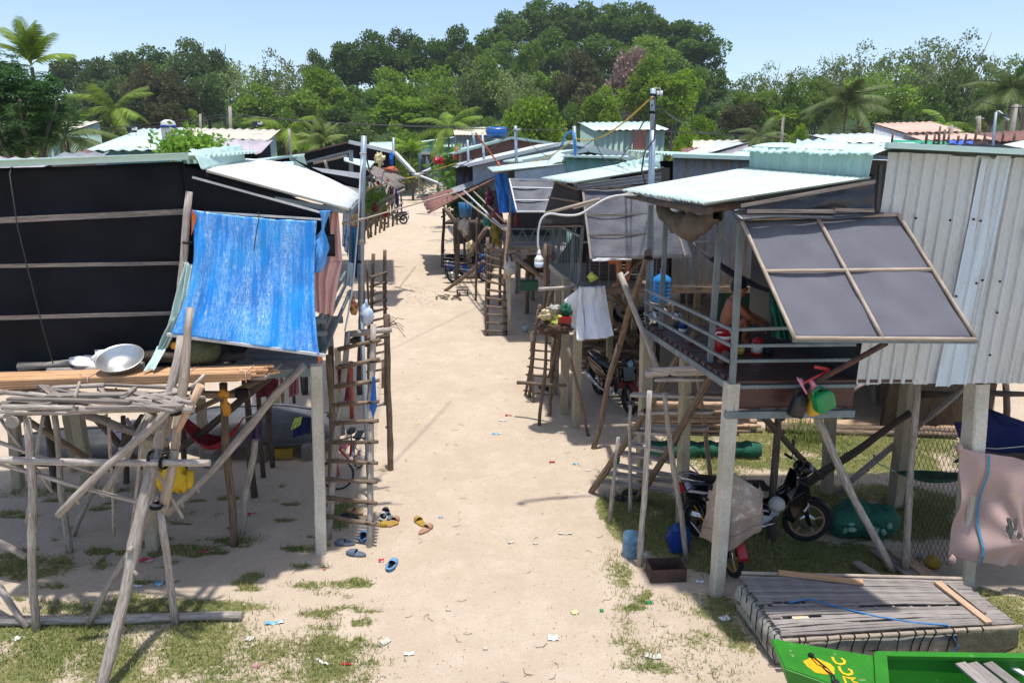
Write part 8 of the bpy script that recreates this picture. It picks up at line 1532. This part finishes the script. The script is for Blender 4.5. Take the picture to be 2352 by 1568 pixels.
for i, (_, kind, px, ytop, w, h, Y, leaf, desc, bark, X, zb, ybot) in enumerate(TREES):
    cnt[desc] = cnt.get(desc, 0) + 1; lab = desc if tot[desc] == 1 else '%s, %s from the left' % (desc, ORD[cnt[desc] - 1])
    bush = kind == 'round' and ('bush' in desc); t = thing('bush' if bush else 'tree', lab, 'bush' if bush else 'tree', (X, Y, zb - .3), 'trees of the wood behind the huts' if tot[desc] > 1 else None)
    ch = h * (.62 if not bush else .9); ch = min(ch, w * 3.2); rnd = random.Random(i)
    if kind == 'tall2' and Y < 75: ch = h * .8
    c = bpy.data.objects.new('crown', withmat(CM[kind], leaf)); COL.objects.link(c); c.parent = t; c.location = (0, 0, h + .3 - ch / 2); c.scale = (w, w * .9, ch / 2); c.rotation_euler = (0, 0, rnd.uniform(0, 6.28))
    tr = bpy.data.objects.new('trunk', withmat(TM[i % 3], 'bark_pale' if leaf in (P_l, 'leaf_dead') else bark)); COL.objects.link(tr); tr.parent = t; tr.scale = (h * .55, h * .55, h * 1.05); tr.rotation_euler = (0, 0, rnd.uniform(0, 6.28))
# palms
def frond_mesh(seed, n=34, droop=.9):
    rnd = random.Random(seed); b = MB(); pts = [Vector((t_ * .95, 0, .42 * t_ - droop * t_ * t_)) for t_ in [k / 12 for k in range(13)]]; b.tube(pts, [.012 - .0008 * k for k in range(13)], 5)
    for k in range(n):
        t_ = .12 + .88 * k / n; p = Vector((t_ * .95, 0, .42 * t_ - droop * t_ * t_)); d = Vector((.95, 0, .42 - 2 * droop * t_)).normalized(); l = .30 * math.sin(math.pi * min(.97, t_ * .8 + .15)) ** .7
        for s_ in (-1, 1):
            q = p + (Vector((0, s_, 0)) * .75 + d * .55 + Vector((0, 0, -.45 - .3 * rnd.random()))) * l; m_ = (p + q) / 2 + Vector((0, 0, .03)); wv = d * .014
            b.quad([p - wv, p + wv, m_ + wv, m_ - wv]); b.quad([m_ - wv, m_ + wv, q])
    me = b.make('frond', 'leaf_palm').data; bpy.data.objects.remove([o for o in bpy.data.objects if o.data == me][0]); return me
FM = [frond_mesh(1, droop=.75), frond_mesh(2, droop=1.0), frond_mesh(3, droop=.5)]
def palm(label, px, py, Y, r, nf=16, leaf='leaf_palm', lean=0, up=0.0, sc=1.0, seed=0, zb=None):
    top = Q(px, py, Y); zb = H(top.x, Y) if zb is None else zb; t = thing('palm_tree', label, 'palm tree', (top.x, Y, zb)); rnd = random.Random(seed); b = MB(); Lz = top.z - zb
    b.tube([Vector((top.x + lean * (1 - k / 8) ** 2, Y, zb - .1 + Lz * k / 8)) for k in range(9)], [.15 - .008 * k for k in range(9)], 8); b.make('trunk', 'bark', t)
    for k in range(nf):
        f = bpy.data.objects.new('frond', withmat(FM[k % 3], leaf)); COL.objects.link(f); f.parent = t; f.location = (0, 0, Lz); f.scale = (r, r, r)
        f.rotation_euler = (rnd.uniform(-.2, .2), (-rnd.uniform(-.35, 1.0) - up) * 1.0, k * 2.399 + rnd.uniform(-.3, .3))
    return t
palm('big coconut palm in front of the right wood', 1945, 245, 62, 3.6, 20, seed=1); palm('coconut palm at the far right edge', 2325, 215, 52, 3.0, 18, seed=2); palm('dark palm crown above the mango tree at the far left', 72, 150, 36, 2.1, 12, seed=3, leaf='leaf_mid', up=.7)
palm('low palm with long yellow green fronds under the mango tree', 150, 318, 29, 2.0, 10, seed=4); palm('small palm at the far left edge beneath the mango crown', 5, 345, 29, 1.6, 9, seed=5); palm('palm low in the wood behind the bluish trees', 262, 255, 85, 5.0, 12, seed=6, leaf='leaf_mid'); palm('feathery palm beside the cream roofed house', 655, 305, 60, 3.4, 13, seed=7, leaf='leaf_mid')
palm('young palm at the wood edge above the wedge roof', 1030, 300, 75, 4.0, 12, seed=8, leaf='leaf_mid'); palm('low palm behind the pink roof', 2170, 288, 55, 2.4, 12, seed=9, leaf='leaf_mid'); palm('low palm left of the papaya', 1745, 315, 50, 2.0, 10, seed=10); palm('fan of bright banana leaves at the end of the left huts', 945, 352, 80, 2.4, 12, leaf='leaf_bright', seed=11, up=.5); palm('spiky pale grass clump behind the long black hut', 738, 335, 34, 1.3, 16, leaf='leaf_pale', seed=12, up=.7)
# papaya
pt = thing('papaya_tree', 'slim papaya with a small leaf crown left of the coconut palm', 'papaya tree', (Q(1797, 300, 48).x, 48, 0)); b = MB(); b.tube([Vector((Q(1797, 300, 48).x, 48, 0)), Q(1800, 265, 48)], [.12, .09], 8); b.make('trunk', 'bark_pale', pt)
rnd = random.Random(4); b = MB(); c = Q(1800, 265, 48)
for k in range(16):
    a = rnd.uniform(0, 6.28); q = c + Vector((math.cos(a) * .7, math.sin(a) * .7, rnd.uniform(-.25, .35))); b.tube([c, q], .015, 4)
    for j in range(7): a2 = j * .9; d = Vector((math.cos(a2) * .3, math.sin(a2) * .3, rnd.uniform(-.12, .05))); s_ = Vector((-d.y, d.x, 0)) * .25; b.quad([q, q + d * .6 + s_, q + d, q + d * .6 - s_])
b.make('crown', 'leaf_bright', pt)
# mango tree near left
mg = thing('mango_tree', 'dense dark mango tree with long leaves at the left edge', 'mango tree', (Q(40, 300, 26).x, 26, 0)); cx = Q(40, 300, 26).x
b = MB(); b.log((cx, 26, -.1), (cx + .2, 26, 4.6), .3, .22, seed=3)
for k in range(7): a = k * .9; b.log((cx + .1, 26, 3.4), (cx + math.cos(a) * 1.6, 26 + math.sin(a) * 1.4, 6.6), .1, .05, seed=k)
b.make('trunk', 'bark', mg); rnd = random.Random(9); b = MB(); LMP = []
for k in range(60): p = Vector((rnd.gauss(0, .5), rnd.gauss(0, .5), rnd.gauss(0, .5))); p = p.normalized() * rnd.uniform(.45, 1); LMP.append(Vector((cx + p.x * 1.8, 26 + p.y * 1.6, 6.55 + p.z * 1.75)))
for i in range(2600):
    c = LMP[i % 60] + Vector((rnd.gauss(0, 1), rnd.gauss(0, 1), rnd.gauss(0, 1))).normalized() * rnd.uniform(.3, .55)
    for j in range(8):
        a = j * .785 + rnd.random(); d = Vector((math.cos(a), math.sin(a), rnd.uniform(-.7, .2))) * .19; s_ = Vector((-math.sin(a), math.cos(a), 0)) * .026; b.quad([c, c + d * .5 + s_ + Vector((0, 0, .02)), c + d, c + d * .5 - s_ + Vector((0, 0, .02))])
b.make('crown', 'leaf_mango', mg)
# undergrowth mass along the embankment
rnd = random.Random(6); b = MB()
for i in range(26000):
    x = rnd.uniform(-85, 95); y = rnd.uniform(100, 112); z = H(x, y) + abs(rnd.gauss(0, 1)) * 1.6 * (.6 + .8 * abs(noise.noise(Vector((x * .12, 0, 0))))) + (0 if abs(x + 14) > 4 else -.0)
    if -20 < x < -11 and y < 106 : continue
    a = Vector((rnd.uniform(-1, 1), rnd.uniform(-1, 1), rnd.uniform(-.3, 1))).normalized() * rnd.uniform(.35, .8); s_ = a.cross(Vector((rnd.uniform(-1, 1), rnd.uniform(-1, 1), .2))).normalized() * a.length * .4; p = Vector((x, y, z)); b.quad([p - a * .5, p + s_, p + a * .5, p - s_])
u = b.make('undergrowth', 'leaf_mid', None, (0, 100, 0)); u['kind'] = 'stuff'
# ================================================================ GRASS, LITTER
rnd = random.Random(44); b = MB(); nb_ = 0
ex = [(gx, gy, rx, ry, s_) for gx, gy, rx, ry, s_ in GR]
for gx, gy, rx, ry, s_ in ex:
    n = int(rx * ry * 3.14 * 2300 * min(1, s_))
    for _ in range(n):
        x = gx + rnd.gauss(0, .62) * rx; y = gy + rnd.gauss(0, .62) * ry
        if rnd.random() > grassm(x, y) * 1.15: continue
        z = H(x, y); h = rnd.uniform(.02, .065) * (1.35 if rnd.random() < .12 else 1); a = rnd.uniform(0, 6.28); d = Vector((math.cos(a), math.sin(a), 0)); w = rnd.uniform(.0025, .005); s2_ = Vector((-d.y, d.x, 0)) * w; p = Vector((x, y, z - .004)); l = rnd.uniform(.2, 1.3) * h
        b.quad([p - s2_, p + s2_, p + s2_ * .6 + d * l * .5 + Vector((0, 0, h * .7)), p - s2_ * .6 + d * l * .5 + Vector((0, 0, h * .7))]); b.quad([p - s2_ * .6 + d * l * .5 + Vector((0, 0, h * .7)), p + s2_ * .6 + d * l * .5 + Vector((0, 0, h * .7)), p + d * l + Vector((0, 0, h))])
leafmat('grass_blade', (.11, .17, .03), (.36, .33, .14), trans=.3)
go_ = b.make('grass', 'grass_blade', None, (0, 8, 0)); go_['kind'] = 'stuff'
b = MB()
for k in range(90):
    c = g(1850, 1010) + Vector((rnd.gauss(0, .16), rnd.gauss(0, .1), 0)); a = rnd.uniform(0, 6.28); h = rnd.uniform(.3, .65); d = Vector((math.cos(a), math.sin(a), 0)); s2_ = Vector((-d.y, d.x, 0)) * .006; q = c + d * h * .3 + Vector((0, 0, h * .8)); b.quad([c - s2_, c + s2_, q + s2_, q - s2_]); b.quad([q - s2_, q + s2_, q + d * h * .35 + Vector((0, 0, -.02))])
one('tall_grass_tuft', b, 'leaf_pale', 'tuft of tall thin grass behind the black motorbike', 'grass tuft')
# crumbs: dead leaves, twigs, shells nobody would count
for nm, m_, n, sz in (('dry_leaf_crumbs', flat('crumb_brown', '8a705a', .95, fine=.4), 3600, .012), ('pale_crumbs', flat('crumb_pale', 'd8cfc0', .9), 700, .013)):
    b = MB()
    for _ in range(n):
        Yr = 4.9 + 34 * rnd.random() ** 2.2; x = rnd.uniform(-.62, .62) * Yr * 1.1 if rnd.random() < .35 else -.4 - (Yr - 8) * .15 + rnd.gauss(0, 1.9)
        k = 1 + (Yr - 5) * .05; p = Vector((x, Yr, H(x, Yr) + .004)); a = rnd.uniform(0, 6.28); d = Vector((math.cos(a), math.sin(a), rnd.uniform(-.1, .4))) * sz * rnd.uniform(.5, 1.8) * k; s2_ = Vector((-math.sin(a), math.cos(a), rnd.uniform(-.3, .3))) * sz * rnd.uniform(.15, .6) * k; b.quad([p - s2_ * .4, p + d * .4 + s2_, p + d, p + d * .5 - s2_])
    o_ = b.make(nm, m_, None, (0, 10, 0)); o_['kind'] = 'stuff'
b = MB()
for _ in range(110):
    Yr = 5.2 + 16 * rnd.random() ** 1.8; x = -.4 - (Yr - 8) * .15 + rnd.gauss(0, 1.4); p = Vector((x, Yr, H(x, Yr) + .006)); a = rnd.uniform(0, 6.28); l = rnd.uniform(.04, .14); d = Vector((math.cos(a), math.sin(a), 0)) * l; b.tube([p, p + d * .5 + Vector((-d.y, d.x, .02)) * .25, p + d], .0028, 4)
o_ = b.make('twig_litter', 'pole_brown', None, (0, 10, 0)); o_['kind'] = 'stuff'
mat('packet_red', (.50, .03, .05), (.62, .55, .55), scale=22, fine=0, rough=.35, lo=.55, hi=.6); mat('packet_blue', (.10, .38, .62), (.70, .75, .75), scale=22, fine=0, rough=.35, lo=.5, hi=.58); mat('packet_white', (.72, .73, .72), (.45, .5, .6), scale=30, fine=0, rough=.35, lo=.6, hi=.68)
def packet(x, y, w, h, rz, m, label, z=.012, crum=.5):
    p0 = P(x, y); w *= .8; h *= .8; b = MB(); M_ = Matrix.Rotation(rz, 3, 'Z'); b.grid(lambda u, v: p0 + M_ @ Vector(((u - .5) * w, (v - .5) * h, 0)) + Vector((0, 0, H(p0.x, p0.y) + z + .02 * crum * noise.noise(Vector((u * 4 + x, v * 4, 0))) + .006 * math.sin(u * 9))), 8, 6); one('litter', b, m, label, 'litter', solid=.002)
for a in ((337, 1287, .20, .12, .05, 'packet_red', 'red crisp packet lying between the legs of the left rack'), (475, 1266, .22, .07, .25, 'packet_red', 'red and white packet on turf right of the rack'), (578, 1181, .15, .09, .1, 'packet_red', 'red packet beside the slanting grey stilt under the left hut'), (365, 1341, .12, .11, .3, 'packet_blue', 'blue and green packet in front of the rack legs'), (316, 1347, .14, .05, -.1, 'packet_white', 'clear flat bag left of the blue packet'), (630, 1432, .24, .05, .15, 'packet_blue', 'pale blue plastic strip on the grass right of the fallen log'),
        (1168, 955, .16, .07, 0, 'packet_red', 'red and blue wrapper in the middle of the lane, farther one'), (1140, 997, .18, .06, .1, 'packet_blue', 'blue and pink wrapper in the lane near the middle'), (1268, 1061, .11, .06, 0, 'red', 'small red cap on the sand before the stair'), (1323, 1065, .12, .05, .2, 'packet_blue', 'small blue wrapper right of the red cap'), (1352, 1080, .09, .03, .1, 'packet_white', 'white tube shaped wrapper near the stair foot'), (1155, 967, .16, .05, 0, 'packet_white', 'white bag just below the farthest red and blue wrapper'),
        (1298, 1228, .22, .03, 0, 'paper', 'straight white strip of paper on the open sand'), (1174, 1246, .09, .05, .4, 'paper', 'small torn white paper in the middle of the sand'), (1230, 1250, .07, .04, 0, 'paper', 'white ring of plastic right of the torn paper'), (876, 1288, .08, .08, .2, 'packet_red', 'pink and white carton square beside the lone blue clog'), (1012, 1189, .07, .03, 0, 'packet_blue', 'small blue label right above the slide sandals'), (745, 1308, .04, .03, 0, 'orange', 'tiny orange scrap near the white concrete post'), (1270, 1465, .13, .10, 0, 'packet_white', 'thin clear bag on the sand lower right of centre'),
        (1500, 1507, .20, .09, -.2, 'paper', 'crumpled beige paper near the bottom, left of the green boat'), (1491, 1384, .08, .05, 0, 'green', 'bright green cap on the grass below the metal trough'), (1665, 1420, .14, .10, .4, 'packet_white', 'silver and green packet left of the raft'), (1608, 1337, .12, .06, 0, 'packet_white', 'crumpled clear wrapper at the foot of the white post'), (885, 1475, .12, .10, .8, 'paper', 'thin beige leaf of paper at the left of the open sand'), (940, 1502, .12, .05, .1, 'packet_white', 'pale flat wrapper near the bottom centre left'), (795, 1527, .12, .03, 0, 'red', 'red plastic strip at the bottom left of the sand'), (740, 1522, .2, .03, -.5, 'sack_white', 'frayed white cord at the bottom left of the sand'),
        (958, 973, .08, .06, 0, 'cream', 'small tan stone shaped scrap in the lane left'), (1115, 1246 + 244, .05, .05, 0, 'paper', 'white shell at the bottom centre of the sand'), (1030, 1400, .06, .04, 0, 'paper', 'small white shell left of the bottom centre'), (1320, 1405, .10, .08, .4, 'cream', 'curled dry husk at the right of the bottom centre'), (1382, 1402, .05, .05, 0, 'green', 'tiny green wrapper right of the dry husk'), (590, 1530, .07, .06, 0, 'pink', 'pink scrap at the bottom left on the grass'), (40, 1468, .09, .08, 0, 'packet_white', 'crumpled grey plastic at the bottom left corner'), (255, 1475, .1, .06, 0, 'packet_white', 'clear plastic beside the long leaning pole'), (575, 1468, .1, .08, 0, 'paper', 'torn white plastic on the grass below the fallen log end')):
    packet(*a)
# white wash of plastic scraps further up the lane
b = MB()
for _ in range(60): p = P(rnd.uniform(930, 1000), rnd.uniform(655, 705)); d = Vector((rnd.uniform(-1, 1), rnd.uniform(-1, 1), .1)) * .05; b.quad([p + Vector((0, 0, .02)), p + d + Vector((0, 0, .02)), p + d + Vector((.05, .03, .03)), p + Vector((.05, .03, .01))])
o_ = b.make('scrap_litter', 'paper', None, (0, 20, 0)); o_['kind'] = 'stuff'
# rubble on the embankment at the lane end
b = MB()
for _ in range(420):
    x = rnd.uniform(-21, -9); y = rnd.uniform(88, 97); r_ = rnd.uniform(.08, .35); b.blob(Vector((x, y, H(x, y) + .05)), (r_, r_ * .7, r_ * .6), rnd.random() * 50, .4, 6, 4)
o_ = b.make('rubble', 'bag_grey', None, (-15, 92, 0)); o_['kind'] = 'stuff'
b = MB(); b.box((0, 95, 22), (520, 330, 48)); hz = b.make('haze', 'white', None, (0, 95, 22)); hz['kind'] = 'stuff'; hm_ = bpy.data.materials.new('haze'); hm_.use_nodes = True; N = hm_.node_tree.nodes; N.remove(N['Principled BSDF'])
pv = N.new('ShaderNodeVolumePrincipled'); pv.inputs['Density'].default_value = .0003; pv.inputs['Color'].default_value = (.88, .94, 1, 1); pv.inputs['Anisotropy'].default_value = .3; hm_.node_tree.links.new(pv.outputs[0], N['Material Output'].inputs['Volume']); hz.data.materials.clear(); hz.data.materials.append(hm_)
# ================================================================ end
from collections import Counter
grp = [o for o in bpy.data.objects if o.get('label', '').startswith('old split log')]
for i, o in enumerate(sorted(grp, key=lambda o: o.location.x)): o['label'] = o['label'] + ', %s from the left' % ORD[i]
bad = [l for l, n in LABELS.items() if len(n) > 1]
print("DUP LABELS", bad[:20], "objects", len(bpy.data.objects))
